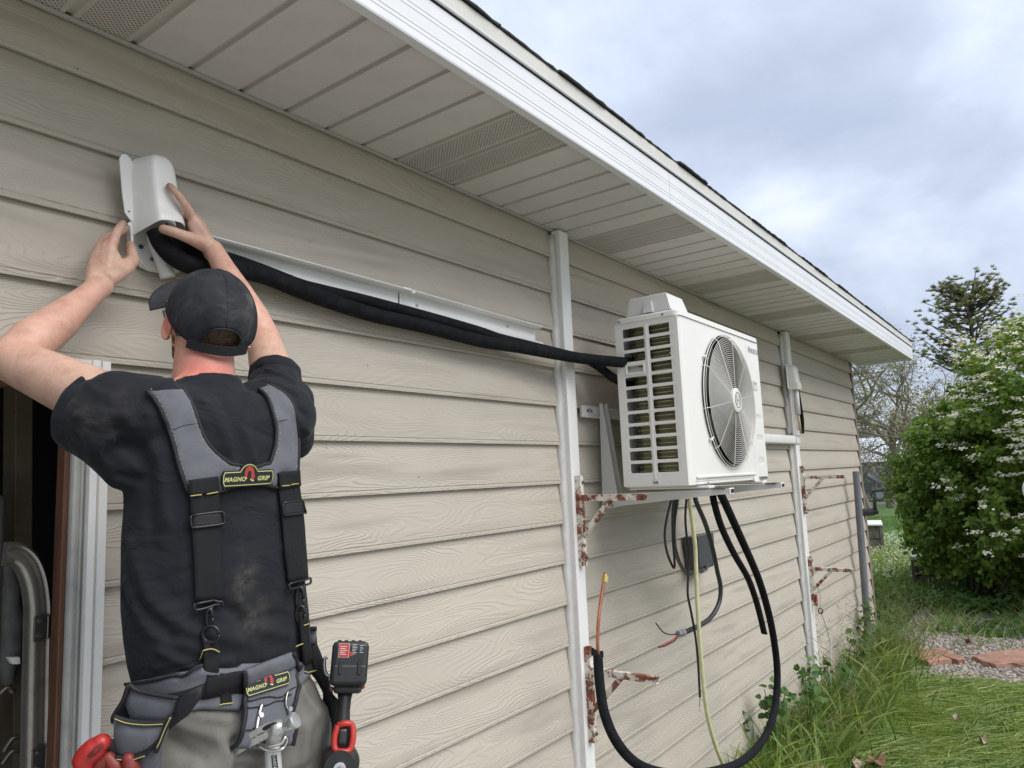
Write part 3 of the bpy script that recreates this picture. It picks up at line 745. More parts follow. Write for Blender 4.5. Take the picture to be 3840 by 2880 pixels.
# service panel with emblem, wordmark, latch and pressed recesses
def recess_holes():
    h = []
    for zc_, hh in ((2.395, .026), (2.262, .022), (2.150, .022), (2.025, .030)):
        h.append(rrect(3.965, zc_-hh/2-.004, 4.060, zc_+hh/2+.004, .010, 3))
    return h
hl = recess_holes(); hl[0] = rrect(3.978, 2.408, 4.045, 2.462, .004, 2)
curve_panel('service_panel', rrect(XS+.002, Z0+.018, X1-.001, Z1-.030, .004, 2), hl, .006, .0012, frontw, ACW, ac)
mb = MB(); mb.box((XS+.002, YFR+.0075, Z0+.015), (X1-.002, YFR+.011, Z1-.03)); 
for h in hl:
    us = [a for a, b in h]; vs_ = [b for a, b in h]; a0, a1, b0, b1 = min(us), max(us), min(vs_), max(vs_)
    mb.add([(a0, YFR+.001, b1), (a1, YFR+.001, b1), (a1, YFR+.0072, b0), (a0, YFR+.0072, b0)], [(0, 1, 2, 3)])
mb.build('panel_recess', ACW, ac)
mb = MB(); mb.box((3.985, YFR-.006, 2.413), (4.038, YFR-.0005, 2.421), .001); mb.box((3.985, YFR-.006, 2.449), (4.038, YFR-.0005, 2.457), .001); mb.box((3.978, YFR-.007, 2.4085), (3.9848, YFR-.0005, 2.4615), .001); mb.build('latch_frame', ACG, ac)
LG = mat('brand_mark_grey', (.33, .36, .41), .4)
me = text_mesh('BOSCH', .040, lambda a, b, w: V((4.040+a, YFR-.0014-w, 2.628+b)), .0004, 0, .92, 1.0, .0006); mesh_obj('brand_lettering', me, LG, ac)
curve_panel('brand_emblem', circle(3.955, 2.632, .0185, 30), [circle(3.955, 2.632, .0162, 30)], .001, .0002, lambda a, b, w: V((a, YFR-.0016-w, b)), LG, ac)
mb = MB()
for sx in (-1, 1): mb.box((3.955+sx*.0075-.001, YFR-.0022, 2.621), (3.955+sx*.0075+.001, YFR-.0010, 2.643))
mb.box((3.949, YFR-.0022, 2.631), (3.961, YFR-.0010, 2.633)); mb.build('brand_emblem_bar', LG, ac)
# lid
mb = MB(); n = 5
def rpoly(z, g):
    r0 = .030+g; o = []
    for cx_, cy_, a0 in ((X1+g-r0, YB+g-r0, 0), (X0-g+r0, YB+g-r0, 90), (X0-g+r0, YFR-g+r0, 180), (X1+g-r0, YFR-g+r0, 270)):
        for k in range(n+1):
            a = math.radians(a0+90*k/n); o.append((cx_+r0*math.cos(a), cy_+r0*math.sin(a), z))
    return o
mb.rings([rpoly(Z1-.0268, .001), rpoly(Z1-.0268, .006), rpoly(Z1-.006, .0055), rpoly(Z1-.001, .001), rpoly(Z1, -.012), rpoly(Z1-.002, -.03)]); mb.build('lid', ACW, ac, autos=.6)
for (x, y) in ((X0-.0062, YB-.03), (X0-.0062, YFR+.07)):
    mb = MB(); mb.cyl((x+.001, y, Z1-.016), (x-.003, y, Z1-.016), .0055, 10); mb.build('screw', STEEL, ac)
mb = MB()
for x in (XS-.03, X1-.03, X1-.09): mb.cyl((x, YFR+.002, Z0+.010), (x, YFR-.003, Z0+.010), .006, 10)
mb.build('base_screws', STEEL, ac)
mb = MB(); mb.box((XS-.045, YFR-.006, Z0-.003), (XS-.002, YFR+.002, Z0+.019), .002); mb.box((XS+.004, YFR-.006, Z0-.003), (XS+.03, YFR+.002, Z0+.0175), .002); mb.build('base_tab', ACW, ac)
# feet
for fx in (X0+.14, X1-.20):
    mb = MB(); mb.box((fx-.035, YFR-.045, Z0-.014), (fx+.035, YB+.03, Z0-.002), .003); mb.build('foot', ACW, ac)
    mb = MB(); mb.cyl((fx, YFR-.028, Z0-.0018), (fx, YFR-.028, Z0+.008), .008, 6); mb.cyl((fx, YFR-.028, Z0+.008), (fx, YFR-.028, Z0+.014), .004, 8); mb.build('foot_bolt', STEEL, ac)
# white louvred cover box sitting on the lid
bx = thing('top_cover_box', (3.18, -.38, Z1), 'white tapered plastic cover box lying on top of the outdoor unit', 'cover box')
mb = MB()
zb = Z1+.004
q0 = [atX(2391, 1178, X0+.02), atX(2547, 1146, X0+.02)]
y_b, y_f = -.255, -.480
def rect4(x0, x1, y0, y1, z): return [(x0, y0, z), (x1, y0, z), (x1, y1, z), (x0, y1, z)]
mb.rings([rect4(X0+.035, X0+.245, y_f, y_b, zb), rect4(X0+.035, X0+.245, y_f, y_b, zb+.006), rect4(X0+.045, X0+.225, y_f+.022, y_b-.014, zb+.088), rect4(X0+.050, X0+.220, y_f+.027, y_b-.018, zb+.093)])
mb.build('cover', ACG, bx)
mb = MB(); mb.prism([(X0+.036, -.345, zb+.008), (X0+.036, -.395, zb+.008), (X0+.043, -.386, zb+.062), (X0+.043, -.354, zb+.062)], (-.013, 0, 0)); mb.build('raised_rib', ACG, bx)
mb = MB(); mb.box((X0+.02, y_f-.012, zb-.0035), (X0+.255, y_b+.012, zb-.0002), .001); mb.build('dark_gasket', BLACK, bx)
mb = MB(); mb.cyl((X0+.028, y_f-.004, zb), (X0+.028, y_f-.004, zb+.006), .005, 8); mb.build('screw', STEEL, bx)

# wall rack of the unit
rk = thing('unit_wall_rack', (3.5, -.3, 1.85), 'ivory steel wall rack with two arms carrying the outdoor unit', 'wall rack')
mb = MB(); mb.box((3.005, -.022, 2.262), (4.06, -.002, 2.322), .003); mb.box((3.005, -.034, 2.262), (4.06, -.0222, 2.268), .002); mb.build('cross_rail', ACG, rk)
for x in (3.06, 3.40, 3.95):
    mb = MB(); mb.box((x-.02, -.0245, 2.290), (x+.03, -.0222, 2.302), .002); s_ = mb.build('rail_slot', BLACK, rk)
    mb = MB(); mb.cyl((x-.003, -.022, 2.296), (x-.003, -.033, 2.296), .009, 6); mb.cyl((x-.003, -.033, 2.296), (x-.003, -.040, 2.296), .0045, 8); mb.build('bolt', STEEL, rk)
for i, ax_ in enumerate((X0+.14, X1-.20)):
    mb = MB()
    # upright channel tapering out to the arm
    for dxx in (-.028, .020):
        mb.prism([(ax_+dxx, -.036, 2.335), (ax_+dxx, -.052, 2.335), (ax_+dxx, -.112, 1.840), (ax_+dxx, -.022, 1.815)], (.006, 0, 0))
    mb.build('upright', ACG, rk)
    mb = MB()
    prof = [(-.016, .0), (.016, .0), (.016, .045), (.008, .045), (.008, .012), (-.008, .012), (-.008, .045), (-.016, .045)]
    a = (-.030, -.662)
    def arm_ring(y, zb_, zt): return [(ax_-.024, y, zb_), (ax_+.024, y, zb_), (ax_+.024, y, zt), (ax_-.024, y, zt)]
    mb.rings([arm_ring(-.02, 1.815, 1.885), arm_ring(-.12, 1.833, 1.893), arm_ring(-.60, 1.876, 1.901), arm_ring(-.655, 1.880, 1.9035)])
    mb.build('arm', ACG, rk)
    mb = MB(); mb.box((ax_-.0255, -.6625, 1.877), (ax_+.0255, -.6555, 1.905), .002); mb.build('arm_end_cap', ACW, rk)
    mb = MB(); mb.box((ax_-.020, -.6635, 1.883), (ax_+.020, -.6627, 1.900)); mb.build('arm_end_opening', BLACK, rk)
    mb = MB(); mb.box((ax_-.040, -.640, 1.9015), (ax_+.040, -.580, 1.9055), .0015); mb.build('rubber_pad', BLACK, rk)
    mb = MB(); mb.cyl((ax_-.030, -.075, 1.838), (ax_-.038, -.075, 1.838), .009, 6); mb.build('bolt', STEEL, rk)
    mb = MB(); mb.tube([(ax_, -.55, 1.9055), (ax_, -.20, 1.9035)], .0025, 6); mb.build('pad_strip', BLACK, rk)

# ================================================================ LINE SETS ON THE WALL
ch = thing('line_set_channel', (1.9, -.02, 2.62), 'open white plastic channel fixed to the siding behind the black pipes', 'channel')
def chan(x0, x1, dz0, dz1):
    mb = MB(); zt, zb_ = 2.668, 2.592; rg = []
    for x, dzz in ((x0, dz0), (x1, dz1)):
        prof = [(-.0015, zt), (-.040, zt-.004), (-.046, zt+.001), (-.049, zt), (-.049, zt-.003), (-.042, zt-.008), (-.005, zt-.006), (-.0045, zb_+.006), (-.042, zb_+.004), (-.049, zb_-.002), (-.049, zb_-.005), (-.045, zb_-.005), (-.040, zb_), (-.0015, zb_)]
        rg.append([(x, a, b+dzz) for a, b in prof])
    mb.rings(rg); mb.build('channel_length', WHITE, ch)
chan(1.02, 1.805, .010, .0); chan(1.812, 2.655, .001, -.016)
mb = MB(); mb.box((1.79, -.050, 2.662), (1.83, -.036, 2.672), .002); mb.box((1.83, -.051, 2.655), (1.848, -.046, 2.668), .002); mb.build('torn_joint_edge', WHITE, ch)
mb = MB()
for x in (1.35, 1.9, 2.45): mb.cyl((x, -.0045, 2.63), (x, -.008, 2.63), .006, 10)
mb.build('screw_heads', STEEL, ch)

def pipe(name, pts, r, m, label, cat, n=12, res=8, group=None, flat=True):
    mb = MB(); mb.tube(spline(pts, res), r, n); o = mb.build(name, m, None, smooth=True)
    return tag(o, label, cat, group)
lowpx = [(588, 862, -.075), (612, 915, -.080), (655, 962, -.085), (720, 995, -.080), (800, 1005, -.072), (905, 1012, -.062), (1025, 1046, -.055), (1100, 1078, -.052), (1219, 1123, -.050), (1398, 1180, -.052), (1597, 1225, -.055), (1796, 1277, -.062), (1945, 1302, -.075), (2119, 1334, -.110), (2215, 1348, -.155), (2312, 1357, -.225), (2420, 1365, -.27)]
pipe('insulated_pipe', [atY(a, b, y) for a, b, y in lowpx], .0255, FOAM, 'lower black foam insulated pipe running from the white hood to the outdoor unit', 'pipe', 14, 8, 'black insulated pipes along the wall channel')
uppx = [(600, 850, -.045), (640, 905, -.045), (720, 950, -.040), (850, 972, -.038), (980, 1015, -.036), (1120, 1068, -.034), (1204, 1090, -.034), (1339, 1121, -.036), (1478, 1156, -.040), (1647, 1201, -.044), (1796, 1243, -.050), (1876, 1270, -.056), (1970, 1293, -.070), (2119, 1328, -.090), (2190, 1345, -.10), (2245, 1375, -.13), (2312, 1424, -.19), (2420, 1470, -.24)]
pipe('insulated_pipe', [atY(a, b, y) for a, b, y in uppx], .0205, FOAM, 'upper black foam insulated pipe twisting over the other and dropping behind the unit', 'pipe', 14, 8, 'black insulated pipes along the wall channel')

# backplate, sleeve
bp_ = thing('wall_inlet_backplate', (.93, 0, 2.6), 'white rounded wall inlet backplate with two screws under the hood', 'backplate')
def wallw(u, v, w): return V((u, -.012-w, v))
o_ = [atY(a, b, -.012) for a, b in ((505, 760), (500, 845), (500, 930), (506, 970), (524, 1000), (556, 1016), (603, 1024), (650, 1028), (672, 1020), (676, 960), (670, 760))]
curve_panel('plate', [(p.x, p.z) for p in o_], [], .010, .002, wallw, WHITE, bp_)
o2 = [atY(a, b, -.0185) for a, b in ((506, 842), (507, 930), (514, 966), (530, 992), (558, 1008), (603, 1015), (603, 1011), (560, 1003), (534, 987), (519, 963), (512, 930), (511, 842))]
curve_panel('plate_rim', [(p.x, p.z) for p in o2], [], .006, .001, lambda u, v, w: V((u, -.0195-w, v)), WHITE, bp_)
for a, b in ((528, 925), (569, 972)):
    p = atY(a, b, -.018); mb = MB(); mb.cyl((p.x, -.016, p.z), (p.x, -.021, p.z), .0062, 14); s_ = mb.build('screw', STEEL, bp_, autos=.5)
    mb = MB(); mb.box((p.x-.0008, -.0216, p.z-.005), (p.x+.0008, -.0208, p.z+.005)); mb.box((p.x-.005, -.0215, p.z-.0008), (p.x+.005, -.0208, p.z+.0008)); mb.build('screw_slot', BLACK, s_)
p = atY(505, 875, -.02); mb = MB(); mb.tube([(p.x, -.018, p.z), (p.x, -.026, p.z)], [.0065, .0055], 14); rb = mb.build('moulded_boss', WHITE, bp_, autos=.5)
mb = MB(); mb.cyl((p.x, -.0262, p.z), (p.x, -.0266, p.z), .0025, 8); mb.build('boss_hole', BLACK, rb)
slp = [atY(572, 880, -.030), atY(590, 930, -.032), atY(612, 985, -.034), atY(630, 1040, -.036)]
mb = MB(); mb.tube(spline(slp, 5), .0185, 18); tag(mb.build('drain_sleeve', mat('white_ribbed_sleeve', (.72, .72, .70), .5, bump=.5, bscale=4, stretch=(1, 1, 90)), smooth=True), 'white ribbed drain sleeve coming out of the wall below the hood', 'sleeve')
# loose white edge piece pinched by the left hand
gp = [atY(a, b, -.045) for a, b in ((478, 838), (494, 828), (499, 834), (501, 935), (493, 925), (488, 850))]
mb = MB(); mb.prism(gp, (.0, .020, 0)); tag(mb.build('cover_edge_strip', WHITE), 'narrow white plastic edge strip pinched between fingers and thumb', 'strip')
# hood held by the installer
hood = thing('line_set_hood', (.93, -.05, 2.75), 'white plastic wall hood with flared mouth held up over the pipes', 'hood')
hw = [ # px rows: y, flange left, crest left(shoulder), ridge, front right, right edge
 (600, 483, 545, 563, 640, 650), (625, 468, 530, 560, 655, 663), (680, 467, 527, 566, 665, 672), (760, 476, 536, 578, 672, 678), (800, 488, 545, 590, 675, 681), (840, 502, 520, 592, 680, 686)]
mb = MB()
# local frame of hood: tilted slightly clockwise, standing off the wall
hc = atY(575, 735, -.045); hang = math.radians(7.5)
hx = V((math.cos(hang), 0, -math.sin(hang))*1); hz_ = V((math.sin(hang)*-1, 0, math.cos(hang))); hy = V((0, -1, 0))
hz_ = V((-.115, .0, .993)).normalized(); hx = V((.993, 0, .115)).normalized()
def hp(u, v, w): return hc+hx*u+hz_*v+hy*w     # u right, v up, w out of the wall
# loft of cross-sections from top to mouth
secs = []
Hs = [(.098, .30, .55), (.093, .55, .80), (.082, .80, .97), (.060, 1., 1.), (.0, 1.02, 1.04), (-.045, 1.05, 1.10), (-.062, 1.08, 1.22), (-.070, 1.10, 1.26), (-.098, 1.14, 1.30)]
outer = []; inner = []
for v, wx, wd in Hs:
    r_o = []; D = .058*wd; hwid = .046*min(1.15, wx)
    prof = [(-1.30, 0), (-1.22, .003), (-1.12, .10), (-1.0, .30), (-.84, .55), (-.62, .90), (-.48, 1.0), (.35, 1.0), (.66, .96), (.88, .80), (1.0, .45), (1.08, .10), (1.12, .0)]
    for a, b in prof:
        dv = 0
        if v < -.09: dv = .020*b-.012*abs(a)     # curved mouth edge
        r_o.append(hp(a*hwid-.0, v+dv, b*D))
    outer.append(r_o)
n = len(outer[0])
vs = [p for r in outer for p in r]; off_ = V((0, .0028, 0))
ins = [hc+hx*((p-hc).dot(hx)*.955)+hz_*((p-hc).dot(hz_)*.985-.0006)+hy*max(.0, (p-hc).dot(hy)-.0030) for p in vs]
fs = []
for i in range(len(outer)-1):
    for j in range(n-1): fs.append((i*n+j, i*n+j+1, (i+1)*n+j+1, (i+1)*n+j))
nv = len(vs)
fi = [tuple(q+nv for q in f[::-1]) for f in fs]
rim = []
m_ = len(outer)
for j in range(n-1):
    rim.append(((m_-1)*n+j, (m_-1)*n+j+1, nv+(m_-1)*n+j+1, nv+(m_-1)*n+j))
    rim.append((j+1, j, nv+j, nv+j+1))
for i in range(m_-1):
    rim.append((i*n, (i+1)*n, nv+(i+1)*n, nv+i*n)); rim.append(((i+1)*n+n-1, i*n+n-1, nv+i*n+n-1, nv+(i+1)*n+n-1))
mb.add(vs+ins, fs+fi+rim)
top = [outer[0][j] for j in range(n)]; tc_ = hp(0, .092, .004)
mb.add(top+[tc_], [(j, n, j+1) for j in range(n-1)])
me = mb.mesh('hood_shell'); o = mesh_obj('hood_shell', me, WHITE, hood, True)
sb_ = o.modifiers.new('s', 'SUBSURF'); sb_.levels = 1; sb_.render_levels = 2
mb = MB()  # flange on the left side
fl = [hp(a, b, .0) for a, b in ((-.050, .084), (-.062, .094), (-.072, .092), (-.079, .080), (-.080, .0), (-.078, -.055), (-.070, -.068), (-.052, -.088), (-.046, -.07), (-.046, .07))]
mb.prism(fl, (0, -.0035, 0)); mb.build('flange', WHITE, hood)
mb = MB(); p = hp(-.068, -.052, .0036); mb.cyl(p, p+V((0, -.0006, 0)), .0022, 8); mb.build('flange_hole', BLACK, hood)

# ---------------------------------------------------------------- far line-set cover on the second batten
fl_ = thing('far_line_set_cover', (6.2, -.05, 2.2), 'white line-set cover with elbow and hood beyond the outdoor unit', 'line set cover')
mb = MB(); rg = []
def duct_ring(x, z, r_=.036, d=.062):
    pr = [(0, -1), (.75, -1), (.95, -.8), (1, -.5), (1, .5), (.95, .8), (.75, 1), (0, 1)]
    return [(x, -.004-d*a, z+r_*b) for a, b in pr]
mb.rings([duct_ring(5.0, 2.205), duct_ring(6.37, 2.205)]); mb.build('horizontal_duct', WHITE, fl_, autos=.5)
mb = MB()
for a, b in ((6.372, 6.385), (6.468, 6.480)): mb.rings([duct_ring(a, 2.205, .041, .068), duct_ring(b, 2.205, .041, .068)])
mb.rings([duct_ring(6.3855, 2.205, .0385, .064), duct_ring(6.4675, 2.205, .0385, .064)]); mb.rings([[(6.40+.036*b+.02, -.053-.030*a, 2.2435) for a, b in ((0, -1), (1, -.7), (1, .7), (0, 1))], [(6.40+.036*b+.02, -.053-.030*a, 2.285) for a, b in ((0, -1), (1, -.7), (1, .7), (0, 1))]])
mb.build('elbow', WHITE, fl_, autos=.5)
mb = MB(); mb.box((6.352, -.060, 2.24), (6.388, -.050, 2.68), .002); mb.box((6.360, -.074, 2.24), (6.364, -.0602, 2.68)); mb.box((6.384, -.068, 2.24), (6.388, -.0602, 2.68)); mb.build('open_vertical_duct', WHITE, fl_)
mb = MB(); mb.tube([(6.43, -.086, 2.42), (6.43, -.086, 2.68)], .021, 14); mb.build('foam_sleeve', mat('white_foam', (.72, .71, .68), .6), fl_, smooth=True)
mb = MB(); mb.tube([(6.44, -.088, 2.26), (6.43, -.086, 2.425)], .011, 10); mb.build('copper_pipe', mat('tan_pipe', (.45, .33, .20), .5), fl_, smooth=True)
mb = MB(); mb.tube(spline([(6.475, -.092, 2.26), (6.485, -.098, 2.36), (6.475, -.095, 2.5), (6.44, -.09, 2.68)], 6), .017, 12); mb.build('black_pipe', FOAM, fl_, smooth=True)
hd2 = thing('far_wall_hood', (6.40, -.06, 2.75), 'small white wall hood on the far batten under the soffit', 'hood')
mb = MB()
def hsec(z, w, d, xo=0): return [(6.40+xo+w*a, -.052-d*b, z) for a, b in ((-1.25, .0), (-1.1, .15), (-.9, .75), (-.7, .95), (.6, 1), (.85, .85), (1, .5), (1.0, 0))]
mb.rings([hsec(2.845, .05, .02), hsec(2.838, .062, .045), hsec(2.815, .068, .060), hsec(2.70, .070, .068), hsec(2.672, .064, .080, .008), hsec(2.630, .062, .078, .008)]); mb.build('hood_body', mat('aged_ivory_plastic', (.62, .61, .57), .45, vary=.05), hd2, autos=.9)
mb = MB(); mb.box((6.300, -.058, 2.64), (6.345, -.0525, 2.85), .002); mb.build('hood_flange', mat('aged_ivory_plastic', (.62, .61, .57), .45), hd2)

# ================================================================ CABLES AND PIPES UNDER THE UNIT
c5 = lambda a, b: (2100+a*.651, 1800+b*.651)
def P5(lst): return [atY(*c5(a, b), y) for a, b, y in lst]
big = [(915, 60, -.50), (940, 110, -.50), (1040, 330, -.47), (1140, 560, -.43), (1200, 760, -.40), (1235, 940, -.38), (1252, 1120, -.37), (1240, 1300, -.37), (1200, 1440, -.38), (1130, 1550, -.40), (1040, 1625, -.43), (930, 1668, -.46), (760, 1700, -.49), (600, 1690, -.47), (480, 1655, -.44), (390, 1590, -.40), (310, 1480, -.36), (255, 1340, -.32), (232, 1200, -.29), (222, 1085, -.27), (218, 1010, -.26)]
pipe('hanging_insulated_pipe', P5(big), [.0195]*1000 and .0195, FOAM, 'long black foam pipe hanging in a big loop from the unit to the copper end', 'pipe', 16, 9)
mb = MB(); pA = P5([(188, 965, -.265), (218, 985, -.262), (250, 985, -.258), (252, 1022, -.258), (230, 1020, -.262), (190, 1012, -.265)]); mb.prism(pA, (0, .006, 0)); 
tag(mb.build('torn_foam_flap', FOAM), 'torn black foam flap at the open end around the copper pipe', 'foam flap')
cop = thing('copper_pipe_end', P5([(228, 950, -.262)])[0], 'bare copper pipe with brass flare nut standing out of the foam', 'copper pipe')
COPPER = mat('copper', (.52, .20, .12), .32, .9, vary=.2, vscale=20)
mb = MB(); mb.tube(spline(P5([(222, 1020, -.262), (216, 930, -.262), (222, 800, -.262), (236, 690, -.262), (250, 600, -.262), (257, 565, -.262)]), 7), .0070, 12); mb.build('copper_tube', COPPER, cop, smooth=True)
mb = MB(); mb.tube(P5([(258, 560, -.262), (262, 536, -.262)]), .0082, 12); mb.build('flared_tip', COPPER, cop, smooth=True)
pn = P5([(255, 590, -.262), (260, 556, -.262)]); mb = MB(); mb.cyl(pn[0], pn[1], .0150, 6); mb.cyl(pn[1], pn[1]+(pn[1]-pn[0])*.35, .011, 12); mb.build('flare_nut', mat('brass', (.62, .46, .18), .3, .95), cop)
sec = [(878, 60, -.46), (888, 130, -.46), (930, 270, -.45), (1000, 420, -.44), (1080, 560, -.42), (1125, 680, -.41), (1155, 790, -.405), (1175, 878, -.40)]
pipe('short_insulated_pipe', P5(sec), .0165, FOAM, 'shorter black foam pipe pressed against the big loop, ending halfway down', 'pipe')
mb = MB(); mb.tube(P5([(1178, 872, -.398), (1188, 884, -.398)]), .008, 8); tag(mb.build('foam_pipe_tip', FOAM), 'ragged tip at the lower end of the shorter black foam pipe', 'foam tip')
WHIP = mat('grey_black_conduit', (.030, .032, .034), .45, vary=.2, vscale=20, bump=.1, bscale=200)
pipe('electrical_whip', P5([(775, 90, -.42), (790, 140, -.42), (840, 260, -.40), (880, 400, -.38), (905, 520, -.36), (925, 620, -.35), (915, 710, -.34), (870, 790, -.33), (800, 840, -.33), (712, 880, -.33)]), .0115, WHIP, 'black flexible electrical conduit curling left to bare wire ends', 'conduit')
mb = MB(); e = P5([(712, 879, -.33), (678, 886, -.33)]); mb.cyl(e[0], e[0]+(e[1]-e[0])*.4, .0165, 8); mb.cyl(e[0]+(e[1]-e[0])*.4, e[1], .0135, 12); tag(mb.build('conduit_connector', mat('grey_pvc', (.20, .20, .22), .5)), 'grey plastic conduit connector on the curled whip end', 'connector')
for nm, pl, colr, lb in (('wire', [(680, 888, -.33), (630, 890, -.33), (590, 872, -.33), (552, 824, -.33)], (.02, .022, .03), 'black wire end curling upward out of the conduit connector'),
                    ('wire', [(680, 890, -.33), (655, 915, -.33), (610, 945, -.33), (575, 958, -.33)], (.42, .05, .04), 'red wire end bending down out of the conduit connector'),
                    ('wire', [(680, 892, -.33), (660, 925, -.335), (600, 957, -.335), (566, 963, -.33)], (.02, .02, .022), 'dark wire end lying along the red one')):
    pipe(nm, P5(pl), .0030, mat('wire_%02d' % int(colr[0]*100+len(lb)), colr, .4), lb, 'wire', 6, 5, 'bare wire ends at the conduit')
pipe('electrical_whip', P5([(672, 118, -.40), (655, 250, -.34), (660, 380, -.26), (690, 480, -.18), (730, 540, -.12), (770, 535, -.10), (810, 520, -.09)]), .0105, WHIP, 'black flexible conduit bending into the grey disconnect box', 'conduit')
pipe('thin_cable', P5([(640, 118, -.38), (615, 220, -.36), (603, 320, -.34), (615, 410, -.33), (640, 480, -.32), (656, 505, -.32), (660, 470, -.33), (650, 340, -.36), (648, 200, -.38), (655, 118, -.40)]), .0058, BLACK, 'thin black cable hanging in a narrow loop under the unit', 'cable', 8)
pipe('control_cable', P5([(728, 112, -.44), (722, 220, -.42), (730, 330, -.40), (742, 440, -.38), (738, 560, -.37), (736, 660, -.36), (755, 760, -.35), (780, 900, -.34), (795, 1050, -.33), (806, 1250, -.32)]), .0058, BLACK, 'thin black control cable hanging straight down beside the yellow hose', 'cable', 8)
for pl, colr, lb in (([(806, 1250, -.32), (804, 1285, -.32), (805, 1310, -.32)], (.30, .10, .04), 'brown wire tail at the end of the control cable'),
                 ([(807, 1255, -.32), (830, 1280, -.32), (850, 1308, -.32)], (.38, .42, .42), 'pale grey wire tail crossing toward the yellow hose')):
    pipe('wire', P5(pl), .0020, mat('tail_%d' % int(colr[0]*100), colr, .4), lb, 'wire', 6, 4)
mb = MB(); e = P5([(805, 1308, -.32), (808, 1335, -.32)]); mb.tube([e[0], (e[0]+e[1])/2, e[1]], [.0035, .0045, .003], 8); tag(mb.build('wire_terminal', mat('white_terminal', (.75, .76, .8), .4)), 'small white crimp terminal at the tip of the control cable', 'terminal')
pipe('yellow_hose', P5([(745, 110, -.43), (762, 240, -.42), (778, 380, -.41), (784, 520, -.40), (790, 680, -.39), (800, 860, -.38), (812, 1020, -.37), (828, 1200, -.36), (850, 1360, -.35), (892, 1520, -.34), (940, 1640, -.33), (1010, 1760, -.33), (1080, 1840, -.33)]), .0098, mat('pale_yellow_hose', (.60, .58, .34), .5, vary=.12, vscale=25), 'pale yellow drain hose hanging from the unit down into the grass', 'hose', 12)
mb = MB(); q = P5([(889, 1508, -.34), (897, 1530, -.34)]); mb.tube(q, .0112, 12); tag(mb.build('hose_coupling', mat('pale_yellow_coupling', (.62, .60, .38), .5)), 'raised coupling ring low on the yellow hose', 'coupling')
# disconnect box
db = thing('disconnect_box', (4.25, -.04, 1.5), 'dark grey electrical disconnect box on the siding under the unit', 'electrical box')
GB = mat('grey_enamel_box', (.060, .064, .068), .45, vary=.08)
bp0 = atY(*c5(790, 330), -.09); bp1 = atY(*c5(880, 500), -.09)
bx0, bx1, bz1, bz0 = bp0.x, bp1.x, bp0.z, bp1.z
mb = MB(); mb.box((bx0, -.085, bz0), (bx1+.03, -.003, bz1), .004); mb.build('enclosure', GB, db)
mb = MB(); mb.box((bx0-.006, -.096, bz0+.018), (bx1+.036, -.0855, bz1+.006), .003); cv = mb.build('cover', GB, db)
mb = MB(); mb.box(((bx0+bx1)/2-.03, -.102, bz0+.006), ((bx0+bx1)/2+.04, -.0965, bz0+.028), .002); mb.build('hasp', GB, db)
me = text_mesh('OFF', .020, lambda a, b, w: V((bx1-.01+b*0+a*.0+b, -.0967-w, (bz0+bz1)/2+.03+a)), .0003); mesh_obj('cover_lettering', me, mat('grey_print', (.16, .165, .17), .5), db)
mb = MB(); mb.cyl(P5([(812, 520, -.075)])[0], P5([(835, 508, -.06)])[0], .019, 10); mb.build('conduit_fitting', mat('grey_pvc', (.20, .20, .22), .5), db)

# ================================================================ CORNER PIPE WITH REEL
cp = thing('grey_standpipe', (8.35, -.07, 0), 'grey plastic standpipe leaning against the siding near the corner', 'pipe')
ta, ba = atY(3210, 1768, -.11), atY(3262, 2460, -.07)
GPV = mat('weathered_grey_pvc', (.155, .160, .178), .5, vary=.15, vscale=9, dirt=.3, dirtcol=(.28, .28, .28), dscale=10)
mb = MB(); d = (ba-ta).normalized(); n = 20
mb.tube([ta, ta+(ba-ta)*.3, ta+(ba-ta)*.6, ba], .034, 20); mb.tube([ta-d*-.0, ta+d*.03], .0355, 20); mb.build('pipe_body', GPV, cp, autos=.6)
mb = MB(); mb.cyl(ta-d*.001, ta-d*.0005, .028, 20); mb.build('pipe_mouth', BLACK, cp)
rl = thing('wall_faucet', (8.9, -.16, 1.55), 'dark hose fitting with spoked wheel standing out beside the corner', 'faucet')
c4 = lambda a, b: (2700+a*.3617, 1800+b*.3617)
r0, r1, r2 = atX(*c4(1480, 335), 8.75), atX(*c4(1590, 330), 8.75), atX(*c4(1640, 328), 8.75)
rad = .040*1.0
mb = MB(); rg = [r0+(r1-r0)*k/14 for k in range(15)]; mb.tube(rg, [rad*(1+.05*(k % 2)) for k in range(15)], 18); mb.build('ribbed_coupling', mat('dark_rubber', (.05, .052, .06), .6), rl, autos=.9)
mb = MB(); mb.tube([r1, r1+(r2-r1)*.5, r2], [.035, .030, .022], 12); mb.cyl(r1+(r2-r1)*.3, r1+(r2-r1)*.3+V((0, 0, .11)), .012, 8); mb.build('valve_body', BLACK, rl)
for zz, rr_ in ((.115, .048), (.03, .040)):
    hc_ = r1+(r2-r1)*.55+V((0, 0, zz)); mb = MB(); pts = [hc_+V((rr_*.5*math.cos(2*PI*k/20), .3*rr_*math.cos(2*PI*k/20), rr_*math.sin(2*PI*k/20))) for k in range(21)]
    mb.tube(pts, .0055, 6)
    for k in range(4):
        mb.cyl(hc_, pts[k*5], .004, 6)
    mb.build('handwheel', BLACK, rl, smooth=True)
pipe('bent_spout', [atX(*c4(a, b), 9.6) for a, b in ((1585, 180), (1572, 140), (1600, 112), (1660, 105), (1715, 88))], [.020]*33 if False else .020, mat('grey_rubber_spout', (.09, .095, .10), .5), 'grey bent rubber spout sticking out past the corner above the faucet', 'spout')
